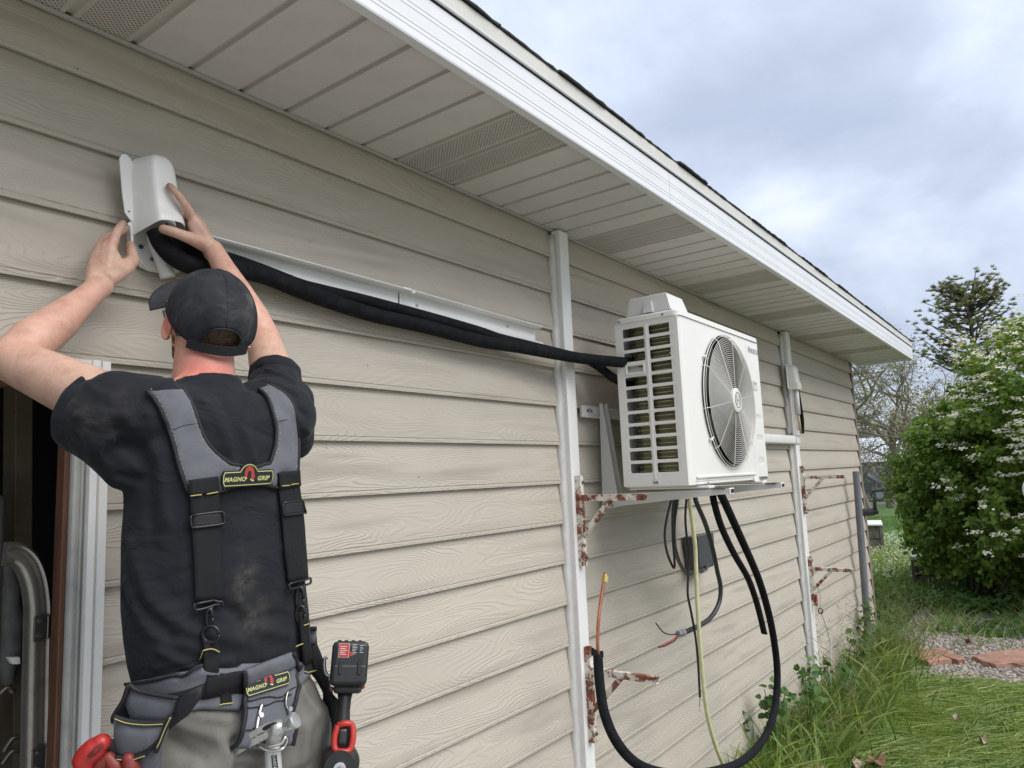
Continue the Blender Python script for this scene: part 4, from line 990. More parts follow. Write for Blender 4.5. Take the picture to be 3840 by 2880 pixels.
# wire clamp and thin cable under the far low bracket
wc = thing('wire_clamp', atX(*c4(950, 1200), 6.46), 'red and brown clamp with hook on the lower end of the far low bracket', 'clamp')
mb = MB(); p = V((6.455, -.084, .895)); mb.box((p.x-.012, p.y-.014, p.z-.03), (p.x+.012, p.y, p.z+.03), .004); mb.build('red_sleeve', mat('faded_red_plastic', (.42, .07, .06), .5), wc)
mb = MB(); mb.box((p.x-.014, p.y-.012, p.z-.095), (p.x+.014, p.y+.002, p.z-.032), .003); mb.build('clamp_body', RUSTY, wc)
mb = MB(); mb.tube([V((p.x, p.y-.03+.018*math.cos(t), p.z-.10+.022*math.sin(t))) for t in np.linspace(0, 2*PI, 14)], .0045, 6); mb.build('eye_hook', mat('dark_steel', (.08, .07, .06), .5, .8), wc, smooth=True)
pipe('thin_grey_cable', [(6.455, -.10, 1.02), (6.46, -.12, .93), (6.455, -.115, .80), (6.5, -.13, .68), (6.56, -.14, .52), (6.50, -.15, .40), (6.42, -.15, .22), (6.40, -.15, .02)], .0042, mat('pale_cable', (.42, .42, .42), .5), 'thin pale grey cable falling from the clamp into the grass', 'cable', 6)
# ================================================================ PERSON
VD = (_F.x, _F.y)
person = thing('person', (.80, -.50, .62), 'man in dark t-shirt, cap and grey suspenders, arms raised to the white hood', 'person')
def skin_material():
    m = bpy.data.materials.new('skin'); m.use_nodes = True; t = m.node_tree; t.nodes.clear()
    out = N(t, 'ShaderNodeOutputMaterial'); b = N(t, 'ShaderNodeBsdfPrincipled'); L(t, b, 0, out, 0)
    a = N(t, 'ShaderNodeAttribute', attribute_name='Redness'); tcn = N(t, 'ShaderNodeTexCoord')
    n = N(t, 'ShaderNodeTexNoise', i_Scale=26.0, i_Detail=8.0, i_Roughness=.75); L(t, tcn, 'Object', n, 'Vector')
    r = ramp(t, [(.28, (.44, .255, .185)), (.5, (.58, .365, .275)), (.72, (.68, .45, .35))]); L(t, n, 0, r, 0)
    mxn = N(t, 'ShaderNodeMix', data_type='RGBA'); L(t, a, 'Fac', mxn, 0); L(t, r, 0, mxn, 6); mxn.inputs[7].default_value = (.60, .175, .13, 1)
    n2 = N(t, 'ShaderNodeTexNoise', i_Scale=160.0, i_Detail=3.0); L(t, tcn, 'Object', n2, 'Vector')
    r2 = ramp(t, [(.62, (0,)*3), (.75, (.35,)*3)]); L(t, n2, 0, r2, 0)
    m3 = N(t, 'ShaderNodeMix', data_type='RGBA'); L(t, r2, 0, m3, 0); L(t, mxn, 2, m3, 6); m3.inputs[7].default_value = (.30, .13, .09, 1)
    ag = N(t, 'ShaderNodeAttribute', attribute_name='Grime'); n5 = N(t, 'ShaderNodeTexNoise', i_Scale=90.0, i_Detail=6.0, i_Roughness=.7); L(t, tcn, 'Object', n5, 'Vector')
    r5 = ramp(t, [(.3, (.45,)*3), (.6, (1,)*3)]); L(t, n5, 0, r5, 0); g2 = N(t, 'ShaderNodeMath', operation='MULTIPLY'); L(t, ag, 'Fac', g2, 0); L(t, r5, 0, g2, 1)
    m5 = N(t, 'ShaderNodeMix', data_type='RGBA'); L(t, g2, 0, m5, 0); L(t, m3, 2, m5, 6); m5.inputs[7].default_value = (.13, .085, .065, 1)
    L(t, m5, 2, b, 'Base Color'); b.inputs['Roughness'].default_value = .52
    b.inputs['Subsurface Weight'].default_value = .15; b.inputs['Subsurface Radius'].default_value = (.012, .005, .003); b.inputs['Subsurface Scale'].default_value = .6
    bp = N(t, 'ShaderNodeBump'); bp.inputs['Distance'].default_value = .0006; bp.inputs['Strength'].default_value = .6; L(t, n2, 0, bp, 'Height'); L(t, bp, 0, b, 'Normal')
    return m
SKIN = skin_material()
# surveyed silhouette rows of the trunk: (py, left px, right px)
def section(py, l, r, yax=-.50, ratio=.62, grow=0.0, n=28, sup=2.5, z=None, tilt=0.0):
    c0 = atY((l+r)/2, py, yax); d = depth(c0); half = (r-l)/2/FPX*d
    view = (c0-CAM); ph = math.atan2(view.x, view.y)
    k = math.sqrt(math.cos(ph)**2+(ratio*math.sin(ph))**2)
    a = half/k+grow; b = half/k*ratio+grow
    out = []
    def pxx(q):
        v_ = V(q)-CAM; return 1920+FPX*v_.dot(CR)/v_.dot(_F)
    for _ in range(4):
        xs_ = []
        for i in range(24):
            t = 2*PI*i/24; ex = 2/sup
            x = (a-grow)*math.copysign(abs(math.cos(t))**ex, math.cos(t)); y = (b-grow)*math.copysign(abs(math.sin(t))**ex, math.sin(t))
            xs_.append(pxx((c0.x+x, c0.y+y, c0.z)))
        lo_, hi_ = min(xs_), max(xs_); f_ = (r-l)/(hi_-lo_); a = (a-grow)*f_+grow; b = (b-grow)*f_+grow
        c0 = c0+V((1, 0, 0))*(((l+r)/2-(lo_+hi_)/2)/FPX*d*1.15)
    for i in range(n):
        t = 2*PI*i/n; cx_, sy = math.cos(t), math.sin(t)
        ex = 2/sup
        x = a*math.copysign(abs(cx_)**ex, cx_); y = b*math.copysign(abs(sy)**ex, sy)
        out.append(V((c0.x+x, c0.y+y, (c0.z if z is None else z)+tilt*x)))
    return out, c0, a, b
TR = [(1452, 655, 895), (1475, 590, 985), (1510, 530, 1050), (1580, 498, 1090), (1680, 468, 1112), (1780, 458, 1120), (1880, 462, 1124), (1996, 457, 1131), (2120, 452, 1138), (2250, 450, 1150), (2350, 456, 1160), (2439, 468, 1164), (2500, 486, 1158), (2530, 496, 1150)]
HIP = [(2475, 520, 1130), (2540, 505, 1150), (2600, 500, 1178), (2700, 505, 1215), (2790, 512, 1220), (2880, 518, 1215)]

def T3(px, py, y): return atY(px, py, y)
shL, shR = T3(470, 1545, -.47), T3(1060, 1560, -.49)
elL, elR = T3(48, 1352, -.205), T3(988, 1275, -.285)
wrL, wrR = T3(370, 1078, -.125), T3(800, 935, -.125)

body = MB()
for py, l, r in TR[2:]:
    pass
rg = [section(py, l, r, grow=-.022, ratio=.60)[0] for py, l, r in TR[1:]]+[section(py, l, r, grow=-.018, ratio=.66)[0] for py, l, r in HIP[1:]]
body.rings(rg)
# legs down to boots standing on a platform added out of view
FLOOR = .62  # assumed standing height, top of the added platform
hipc = section(2880, 518, 1215)[1]
kneeL, kneeR = V((hipc.x-.10, hipc.y+.04, 1.10)), V((hipc.x+.10, hipc.y+.03, 1.10))
ankL, ankR = V((hipc.x-.12, hipc.y-.03, FLOOR+.10)), V((hipc.x+.12, hipc.y-.03, FLOOR+.10))
for s_, k_, a_ in ((-1, kneeL, ankL), (1, kneeR, ankR)):
    h_ = V((hipc.x+s_*.09, hipc.y, hipc.z+.02))
    body.cone(h_, .085, k_, .056, 16); body.cone(k_, .054, a_, .036, 14); body.cone(a_, .036, a_+V((s_*.02, .13, -.06)), .030, 12)
# neck
nb, nt_ = T3(772, 1475, -.475), T3(768, 1300, -.440)
body.cone(nb+V((0, .01, -.05)), .066, nt_, .0555, 48)
body.cone(nb+V((-.085, 0, -.045)), .042, nb+V((0, .0, .02)), .045, 12); body.cone(nb+V((.085, 0, -.045)), .042, nb+V((0, .0, .02)), .045, 12)
# head in its own frame
hc0 = T3(795, 1178, -.45)
hf = (CR*-.55+CU*.36+_F*.75).normalized(); hu = CR*.28+CU*.90-_F*.24; hu = (hu-hf*hu.dot(hf)).normalized(); hr = hf.cross(hu)
def H(x, y, z): return hc0+hr*x+hf*y+hu*z
def HV(x, y, z): return hr*x+hf*y+hu*z
body.ell(hc0, (hr*.075, hf*.094, hu*.088), 24, 14)
body.ell(H(0, .028, -.040), (hr*.066, hf*.066, hu*.070), 20, 12)
body.ell(H(0, .034, -.074), (hr*.061, hf*.056, hu*.050), 20, 12)
body.ell(H(0, .075, -.098), (hr*.024, hf*.022, hu*.018), 12, 8)
body.cone(H(0, .096, -.012), .009, H(0, .112, -.042), .012, 10, 3)
for s_ in (-1, 1):
    body.ell(H(s_*.034, .078, -.030), (hr*.020, hf*.016, hu*.018), 10, 6)
    body.cone(H(s_*.012, .094, .008), .008, H(s_*.045, .082, .006), .008, 8, 3)
    # ear: helix, lobe and a thin plate
    e = lambda a, b, c: H(s_*(.073+c), a, b)
    loop = [e(-.004+.020*math.sin(t)-.006, -.030+.030*math.cos(t), .007+.006*math.sin(t-.8)) for t in np.linspace(-.9, 3.4, 10)]
    for p, q in zip(loop, loop[1:]): body.cone(p, .0048, q, .0045, 8, 2)
    body.ell(e(-.006, -.032, .004), (HV(s_*.006, -.003, 0), hf*.016, hu*.026), 10, 6)
    body.ell(e(.004, -.060, .003), (hr*.006, hf*.008, hu*.009), 8, 5)
body.cone(H(-.018, .098, -.066), .006, H(.018, .098, -.066), .006, 8, 3); body.cone(H(-.016, .096, -.076), .007, H(.016, .096, -.076), .007, 8, 3)
body.cone(nt_, .0555, H(0, .006, -.045), .056, 48)
# arms (upper arm > elbow > forearm with muscle bellies > wrist)
def limb(pts, sq=None):
    for (p, r), (q, s) in zip(pts, pts[1:]): body.cone(p, r, q, s, 36, 6, sq)
def lerp(a, b, t): return a+(b-a)*t
chL, chR = T3(560, 1560, -.50), T3(1000, 1570, -.50)
body.cone(chL, .055, shL, .058, 16); body.cone(chR, .055, shR, .056, 16)
limb([(shL, .060), (lerp(shL, elL, .45), .053), (lerp(shL, elL, .85), .046), (elL, .043)])
limb([(elL, .043), (lerp(elL, wrL, .22)+V((.0, 0, .004)), .0465), (lerp(elL, wrL, .50), .040), (lerp(elL, wrL, .8), .029), (wrL, .0255)])
limb([(shR, .058), (lerp(shR, elR, .45), .050), (lerp(shR, elR, .85), .043), (elR, .041)])
limb([(elR, .041), (lerp(elR, wrR, .22), .0435), (lerp(elR, wrR, .5), .037), (lerp(elR, wrR, .8), .0275), (wrR, .0245)])
# ---- hands
cl = lambda a, b, y: atY(a*.3617, 600+b*.3617, y)
cr_ = lambda a, b, y: atY(a*.6027, 500+b*.6027, y)
def chain(pts):
    for (p, r), (q, s) in zip(pts, pts[1:]): body.cone(p, r*1.12, q, s*1.12, 12, 3)
# left hand, back of the hand to the viewer
wl = wrL
mcpL = [cl(1160, 885, -.100), cl(1112, 872, -.088), cl(1055, 895, -.076), cl(1010, 945, -.068)]
for i, m_ in enumerate(mcpL):
    w0 = wl+(V((.012-.008*i, 0, 0)))
    body.cone(w0, .0190, lerp(w0, m_, .5), .0180, 12, 3); body.cone(lerp(w0, m_, .5), .0180, m_, .0130, 12, 3)
chain([(mcpL[0], .0118), (cl(1195, 790, -.098), .0098), (cl(1232, 715, -.088), .0090), (cl(1272, 655, -.072), .0080)])
chain([(mcpL[1], .0118), (cl(1160, 790, -.070), .0095), (cl(1235, 750, -.052), .0088), (cl(1310, 715, -.045), .0078)])
chain([(mcpL[2], .0112), (cl(1100, 800, -.050), .0092), (cl(1180, 780, -.032), .0085), (cl(1250, 770, -.026), .0075)])
chain([(mcpL[3], .0102), (cl(1055, 860, -.040), .0083), (cl(1120, 830, -.026), .0075), (cl(1180, 815, -.022), .0068)])
chain([(cl(1130, 1220, -.122), .0195), (cl(1290, 1120, -.108), .0180), (cl(1378, 1040, -.092), .0138), (cl(1362, 950, -.078), .0108), (cl(1350, 885, -.067), .0104)])
body.cone(cl(1200, 1150, -.112), .019, cl(1180, 1000, -.104), .015, 12, 3)
# right hand
wr = wrR
mcpR = [cr_(1192, 520, -.112), cr_(1222, 535, -.090), cr_(1240, 570, -.074), cr_(1250, 612, -.062)]
for i, m_ in enumerate(mcpR):
    w0 = wr+V((-.008+.004*i, .006*i, .004-.004*i))
    body.cone(w0, .0190, lerp(w0, m_, .5), .0185, 12, 3); body.cone(lerp(w0, m_, .5), .0185, m_, .0130, 12, 3)
chain([(mcpR[0], .0118), (cr_(1150, 440, -.128), .0098), (cr_(1098, 372, -.126), .0088), (cr_(1056, 330, -.117), .0086)])
chain([(mcpR[1], .0115), (cr_(1180, 520, -.072), .0095), (cr_(1128, 510, -.055), .0088), (cr_(1098, 500, -.048), .0078)])
chain([(mcpR[2], .0110), (cr_(1188, 570, -.058), .0090), (cr_(1135, 555, -.042), .0083), (cr_(1105, 545, -.036), .0075)])
chain([(mcpR[3], .0100), (cr_(1200, 620, -.048), .0082), (cr_(1150, 600, -.034), .0075), (cr_(1115, 590, -.030), .0068)])
chain([(cr_(1275, 690, -.118), .0190), (cr_(1225, 668, -.126), .0165), (cr_(1150, 640, -.132), .0128), (cr_(1075, 612, -.130), .0118), (cr_(1018, 596, -.124), .0108)])
body.cone(cr_(1230, 660, -.118), .0165, cr_(1200, 570, -.112), .0135, 12, 3)
bm_ = remesh(body, .0030, 5, .5, 'body')
# redness attribute: sunburnt neck, ears, knuckles, elbows
nv = len(bm_.vertices); co = np.empty(nv*3, dtype=np.float32); bm_.vertices.foreach_get('co', co); co = co.reshape(-1, 3)
red = np.zeros(nv, dtype=np.float32)
def spot(p, r, s):
    global red
    d2 = ((co-np.array(p))**2).sum(1); red = np.maximum(red, s*np.exp(-d2/(r*r)))
spot(T3(775, 1410, -.52), .085, 1.0); spot(H(-.08, 0, -.03), .032, .9); spot(H(.08, 0, -.03), .03, .9)
for p in mcpL+mcpR: spot(p, .013, .45)
for p, q in ((elL, wrL), (elR, wrR)):
    for t in (.1, .35, .6, .85): spot(lerp(p, q, t)+V((0, -.03, 0)), .055, .24)
at = bm_.attributes.new('Redness', 'FLOAT', 'POINT'); at.data.foreach_set('value', np.clip(red, 0, 1))
gr_ = np.zeros(len(bm_.vertices), dtype=np.float32)
for p_, r_, s_ in [(cr_(1050, 325, -.117), .020, .7), (cr_(1018, 596, -.124), .020, .6), (cl(1272, 655, -.072), .020, .65), (cl(1350, 885, -.067), .018, .6), (cl(1310, 715, -.045), .022, .7), (cl(1200, 1150, -.122), .016, .3), (cr_(1250, 640, -.12), .03, .15)]+[(m_, .010, .25) for m_ in mcpL+mcpR]:
    gr_ = np.maximum(gr_, s_*np.exp(-((co-np.array(p_))**2).sum(1)/(r_*r_)))
at = bm_.attributes.new('Grime', 'FLOAT', 'POINT'); at.data.foreach_set('value', gr_)
bm_.polygons.foreach_set('use_smooth', [True]*len(bm_.polygons))
mesh_obj('body', bm_, SKIN, person)
bodytree = bvh_of(bm_)
# finger nails
NAIL = mat('finger_nail', (.52, .36, .30), .25)
def nail(p, ax, nrm, s=1.0):
    ax = V(ax).normalized(); nrm = V(nrm); nrm = (nrm-ax*nrm.dot(ax)).normalized(); sd_ = ax.cross(nrm)
    mb = MB(); mb.ell(V(p)+nrm*.0072*s, (ax*.0062*s, sd_*.0050*s, nrm*.0016), 10, 6); mb.build('finger_nail', NAIL, person, smooth=True)
tv = (CAM-cr_(1030, 600, -.124)).normalized()
nail(cr_(1024, 597, -.124), cr_(1018, 596, -.124)-cr_(1075, 612, -.130), tv+V((0, 0, .3)), 1.15)
nail(cr_(1062, 334, -.117), cr_(1056, 330, -.117)-cr_(1098, 372, -.126), tv+V((-.2, 0, .5)), .95)
nail(cl(1352, 892, -.067), cl(1350, 885, -.067)-cl(1362, 950, -.078), tv+V((.6, 0, 0)), 1.05)
nail(cl(1268, 662, -.074), cl(1272, 655, -.072)-cl(1232, 715, -.088), tv+V((-.6, 0, .3)), .9)
# eyes
for s_ in (-1, 1):
    mb = MB(); mb.sph(H(s_*.032, .078, -.012), .0115, 12, 8); e_ = mb.build('eye', mat('eye_white', (.75, .73, .70), .15), person, smooth=True)
    mb = MB(); mb.sph(H(s_*.032, .0868, -.011), .0048, 10, 6); mb.build('iris', mat('iris', (.05, .07, .09), .1), e_, smooth=True)

# ---- shirt
SHIRT = mat('dark_faded_cotton', (.0115, .0125, .0155), .88, vary=.35, vscale=7, bump=.35, bscale=7, spec=.2, dirt=.30, dirtcol=(.050, .042, .033), dscale=3.4, sheen=.05)
def shirt_material():
    m = bpy.data.materials.new('dark_faded_cotton_shirt'); m.use_nodes = True; t = m.node_tree; t.nodes.clear()
    out = N(t, 'ShaderNodeOutputMaterial'); b = N(t, 'ShaderNodeBsdfPrincipled'); L(t, b, 0, out, 0)
    tcn = N(t, 'ShaderNodeTexCoord')
    n = N(t, 'ShaderNodeTexNoise', i_Scale=5.0, i_Detail=6.0, i_Roughness=.6); L(t, tcn, 'Object', n, 'Vector')
    r = ramp(t, [(.3, (.0100, .0110, .0145)), (.7, (.0185, .0195, .024))]); L(t, n, 0, r, 0)
    a = N(t, 'ShaderNodeAttribute', attribute_name='Dust'); n2 = N(t, 'ShaderNodeTexNoise', i_Scale=38.0, i_Detail=8.0, i_Roughness=.7); L(t, tcn, 'Object', n2, 'Vector')
    r2 = ramp(t, [(.36, (0,)*3), (.62, (1,)*3)]); L(t, n2, 0, r2, 0)
    mu = N(t, 'ShaderNodeMath', operation='MULTIPLY'); L(t, a, 'Fac', mu, 0); L(t, r2, 0, mu, 1)
    mxn = N(t, 'ShaderNodeMix', data_type='RGBA'); L(t, mu, 0, mxn, 0); L(t, r, 0, mxn, 6); mxn.inputs[7].default_value = (.125, .110, .090, 1)
    L(t, mxn, 2, b, 'Base Color'); b.inputs['Roughness'].default_value = .9; b.inputs['Specular IOR Level'].default_value = .2
    b.inputs['Sheen Weight'].default_value = .06
    mp = N(t, 'ShaderNodeMapping'); mp.inputs['Scale'].default_value = (700, 700, 700); L(t, tcn, 'Object', mp, 0)
    nf = N(t, 'ShaderNodeTexNoise', i_Scale=1.0, i_Detail=1.0); L(t, mp, 0, nf, 'Vector')
    b1 = N(t, 'ShaderNodeBump'); b1.inputs['Distance'].default_value = .0004; b1.inputs['Strength'].default_value = .5; L(t, nf, 0, b1, 'Height')
    mp2 = N(t, 'ShaderNodeMapping'); mp2.inputs['Scale'].default_value = (9, 9, 16); mp2.inputs['Rotation'].default_value = (.3, .5, 0); L(t, tcn, 'Object', mp2, 0)
    nw = N(t, 'ShaderNodeTexNoise', i_Scale=1.0, i_Detail=3.0, i_Roughness=.45, i_Distortion=.8); L(t, mp2, 0, nw, 'Vector')
    b2 = N(t, 'ShaderNodeBump'); b2.inputs['Distance'].default_value = .018; b2.inputs['Strength'].default_value = 1.0; L(t, nw, 0, b2, 'Height'); L(t, b1, 0, b2, 'Normal'); L(t, b2, 0, b, 'Normal')
    return m
SHIRTM = shirt_material()
sh = MB()
sh.rings([section(py, l, r, ratio=.60 if i > 2 else .5)[0] for i, (py, l, r) in enumerate(TR)])
def sleeve(a, ra, b, rb, sqd, f, mid=None, hem_in=.035, n=26):
    """open sleeve: loft a->b and a shallow hollow at the hem"""
    a = V(a); b = V(b); t = (b-a).normalized(); s = V(sqd); s = (s-t*s.dot(t)).normalized(); w = t.cross(s)
    def ring(c, r, q=f): return [c+(s*math.cos(2*PI*k/n)*q+w*math.sin(2*PI*k/n))*r for k in range(n)]
    R = [ring(a, ra*.9)]
    for k in range(1, 7): 
        u = k/6; c = lerp(a, b, u)
        if mid is not None: c = c+V(mid)*math.sin(PI*u)
        R.append(ring(c, ra+(rb-ra)*u))
    R += [ring(b+t*.004, rb*.97), ring(b+t*.001, rb*.90), ring(b-t*hem_in, rb*.80)]
    sh.rings(R)
hL = T3(326, 1548, -.395); hR = T3(1032, 1408, -.40)
tL = (hL-shL).normalized()
# left sleeve: wide, hangs below the arm
def ringpx(pts): return [T3(*p) for p in pts]
sleeve(T3(520, 1610, -.49), .100, hL, .074, (0, 1, 0), .92)
sleeve(T3(1040, 1600, -.49), .074, hR, .0575, (0, 1, 0), 1.0)
sh.cone(T3(560, 1500, -.49), .050, T3(440, 1490, -.46), .052, 16); sh.cone(T3(960, 1500, -.49), .045, T3(1075, 1500, -.47), .052, 16)
sh.cone(T3(480, 1750, -.49), .045, T3(380, 1700, -.43), .030, 12)
sh.cone(T3(1100, 1650, -.48), .045, T3(1105, 1500, -.45), .046, 14)
sh.cone(T3(560, 1560, -.49), .080, shL, .072, 18); sh.cone(shL, .072, lerp(shL, hL, .42), .064, 18)
sh.cone(T3(1000, 1570, -.50), .072, shR, .072, 18); sh.cone(shR, .072, lerp(shR, hR, .4), .062, 18)
# collar band
cb = nb+V((0, .004, .004)); rgc = []
for (dz_, r_, rr_) in ((-.030, .084, .084), (.0, .076, .074), (.016, .0695, .068), (.017, .064, .062), (.006, .058, .058)):
    rgc.append([cb+V((math.cos(2*PI*k/28)*r_, math.sin(2*PI*k/28)*rr_, dz_-math.sin(2*PI*k/28)*.016)) for k in range(28)])
sh.rings(rgc)
sm_ = remesh(sh, .0052, 7, .5, 'shirt')
# drape: long soft folds, displaced along normals
sm_.update()
nv = len(sm_.vertices); co = np.empty(nv*3, dtype=np.float32); sm_.vertices.foreach_get('co', co); co = co.reshape(-1, 3)
nr_ = np.array([v.normal[:] for v in sm_.vertices], dtype=np.float32)
disp = np.zeros(nv, dtype=np.float32)
for i in range(nv):
    x, y, z = co[i]
    q = V((x*7+1.6*z, y*7, z*5.5)); a = noise.noise(q)*.5+noise.noise(q*2.1+V((3, 1, 7)))*.28
    disp[i] = a*.0085
def fold(pts, width, amp, ridge=True):
    """a soft ridge or valley following a drawn line on the back"""
    global disp
    P = []
    for p in pts:
        d_ = ray(p[0], p[1]).normalized(); h_ = FT.ray_cast(CAM, d_); P.append(h_[0] if h_[0] is not None else T3(*p))
    best = np.full(nv, 9.0, dtype=np.float32)
    for p, q in zip(P, P[1:]):
        p = np.array(p); d = np.array(q)-p; L2 = (d*d).sum()
        t = np.clip(((co-p)@d)/L2, 0, 1); dd = co-(p+t[:, None]*d); best = np.minimum(best, np.sqrt((dd*dd).sum(1)))
    disp += 1.25*amp*np.exp(-(best/width)**2)
Yb = -.615
FT = bvh_of(sm_)
for pts, w, a in [
    ([(560, 1560, Yb), (600, 1750, Yb), (620, 1950, Yb)], .012, .005), ([(520, 1620, Yb), (560, 1820, Yb), (570, 2050, Yb)], .010, -.004),
    ([(470, 1560, -.60), (540, 1640, Yb), (590, 1700, Yb)], .012, .006), ([(450, 1700, -.58), (520, 1760, -.60)], .010, .006), ([(440, 1780, -.56), (520, 1800, -.59)], .008, -.005),
    ([(500, 2050, Yb), (560, 2250, Yb), (700, 2360, Yb), (900, 2400, Yb)], .013, .007), ([(480, 2180, Yb), (560, 2370, Yb), (760, 2440, Yb)], .011, .007), ([(520, 2250, Yb), (640, 2390, Yb)], .009, -.005),
    ([(890, 2080, Yb), (880, 2250, Yb), (980, 2360, Yb), (1080, 2380, Yb)], .012, .006), ([(800, 2250, Yb), (930, 2330, Yb), (1060, 2300, Yb)], .010, -.005),
    ([(760, 1500, -.60), (850, 1640, Yb), (880, 1780, Yb)], .010, .005), ([(930, 1480, -.60), (900, 1600, Yb), (950, 1720, Yb)], .009, .005), ([(820, 1480, -.58), (860, 1560, Yb)], .008, -.004),
    ([(1060, 2050, -.58), (1120, 2150, -.56)], .009, .005), ([(1040, 1720, -.6), (1110, 1800, -.57), (1120, 1900, -.55)], .009, .006),
    ([(600, 2440, Yb), (720, 2500, Yb), (860, 2480, Yb)], .008, .006),
    ([(640, 1425, -.49), (600, 1440, -.50), (555, 1470, -.52)], .008, .005), ([(330, 1440, -.45), (420, 1500, -.50)], .010, .005), ([(300, 1560, -.44), (420, 1640, -.50)], .011, .006), ([(280, 1640, -.42), (400, 1700, -.48)], .009, -.005),
    ([(1000, 1390, -.47), (1100, 1430, -.47)], .006, .005), ([(990, 1430, -.49), (1110, 1480, -.49)], .007, .006), ([(1000, 1470, -.52), (1140, 1550, -.50)], .008, -.005), ([(1050, 1520, -.54), (1150, 1620, -.52)], .009, .006)]:
    fold(pts, w, a)
co2 = co+nr_*disp[:, None]
sm_.vertices.foreach_set('co', co2.ravel())
dust = np.zeros(nv, dtype=np.float32)
for (px, py, y, r, s) in [(930, 2170, Yb, .022, .9), (955, 2130, Yb, .016, .6), (905, 2215, Yb, .018, .8), (960, 2330, Yb, .030, .45), (1000, 2280, Yb, .022, .4), (400, 1540, -.57, .045, .42), (300, 1580, -.50, .03, .30), (480, 1460, -.55, .03, .2), (560, 1500, -.6, .03, .2), (250, 1500, -.45, .02, .25)]:
    p = np.array(T3(px, py, y)); d2 = ((co-p)**2).sum(1); dust = np.maximum(dust, s*np.exp(-d2/(r*r)))
at = sm_.attributes.new('Dust', 'FLOAT', 'POINT'); at.data.foreach_set('value', dust)
sm_.update(); sm_.polygons.foreach_set('use_smooth', [True]*len(sm_.polygons))
mesh_obj('shirt', sm_, SHIRTM, person)
for a_, b_, r_h in ((T3(520, 1610, -.49), hL, .0765), (T3(1040, 1600, -.49), hR, .0600)):
    t_ = (b_-a_).normalized(); s__ = V((0, 1, 0)); s__ = (s__-t_*s__.dot(t_)).normalized(); w_ = t_.cross(s__); rgh = []
    for off_, rr_ in ((-.026, r_h-.0015), (-.024, r_h), (.003, r_h), (.006, r_h-.001), (.006, r_h-.004), (-.02, r_h-.006)):
        rgh.append([b_+t_*off_+(s__*math.cos(2*PI*k/40)*.96+w_*math.sin(2*PI*k/40))*(rr_*(1+.012*math.sin(k*1.7))) for k in range(40)])
    mb = MB(); mb.rings(rgh, False, False); mb.build('sleeve_hem', SHIRTM, person, smooth=True)

# ---- trousers
tr = MB()
tr.rings([section(py, l, r, ratio=.64, grow=-.010 if i < 2 else 0.0)[0] for i, (py, l, r) in enumerate(HIP)])
for s_, k_, a_ in ((-1, kneeL, ankL), (1, kneeR, ankR)):
    h_ = V((hipc.x+s_*.082, hipc.y-.005, hipc.z+.04))
    tr.cone(h_, .112, k_, .082, 20); tr.cone(k_, .082, a_+V((0, 0, .0)), .066, 18)
tm = remesh(tr, .007, 6, .5, 'trousers'); tm.update()
nvt = len(tm.vertices); co = np.empty(nvt*3, dtype=np.float32); tm.vertices.foreach_get('co', co); co = co.reshape(-1, 3)
nrm_ = np.array([v.normal[:] for v in tm.vertices], dtype=np.float32); nv = nvt
disp = np.array([noise.noise(V((c[0]*9, c[1]*9, c[2]*11)))*.012+noise.noise(V((c[0]*22, c[1]*22, c[2]*30)))*.005 for c in co], dtype=np.float32)
Yt = -.64
FT = bvh_of(tm)
for pts, w, a in [([(640, 2700, Yt), (800, 2760, Yt), (880, 2830, Yt)], .012, .009), ([(620, 2780, Yt), (760, 2850, Yt)], .010, -.006), ([(1080, 2640, Yt), (1150, 2740, Yt), (1140, 2850, Yt)], .012, .008),
                  ([(640, 2640, Yt), (760, 2690, Yt), (860, 2700, Yt)], .008, .006), ([(880, 2790, Yt), (900, 2880, Yt)], .012, -.014), ([(1110, 2560, Yt), (1180, 2680, -.6)], .010, .007), ([(900, 2850, Yt), (1050, 2840, Yt)], .008, .008)]:
    fold(pts, w, a)
tm.vertices.foreach_set('co', (co+nrm_*disp[:, None]).ravel()); tm.update()
tm.polygons.foreach_set('use_smooth', [True]*len(tm.polygons))
trm = mesh_obj('trousers', tm, mat('olive_grey_work_cloth', (.150, .143, .125), .85, vary=.2, vscale=14, bump=1.0, bscale=9, dirt=.3, dirtcol=(.07, .065, .05), dscale=9), person)
for s_, a_ in ((-1, ankL), (1, ankR)):
    mb = MB(); mb.cone(a_+V((0, -.03, -.055)), .046, a_+V((s_*.02, .17, -.060)), .044, 18, 4); mb.cone(a_+V((0, 0, .05)), .054, a_+V((0, -.01, -.05)), .050, 18, 3)
    me = remesh(mb, .006, 3); 
    for v in me.vertices: v.co.z = max(v.co.z, FLOOR+.001)
    me.polygons.foreach_set('use_smooth', [True]*len(me.polygons)); mesh_obj('boot', me, mat('brown_boot_leather', (.10, .055, .03), .6, vary=.2), person)

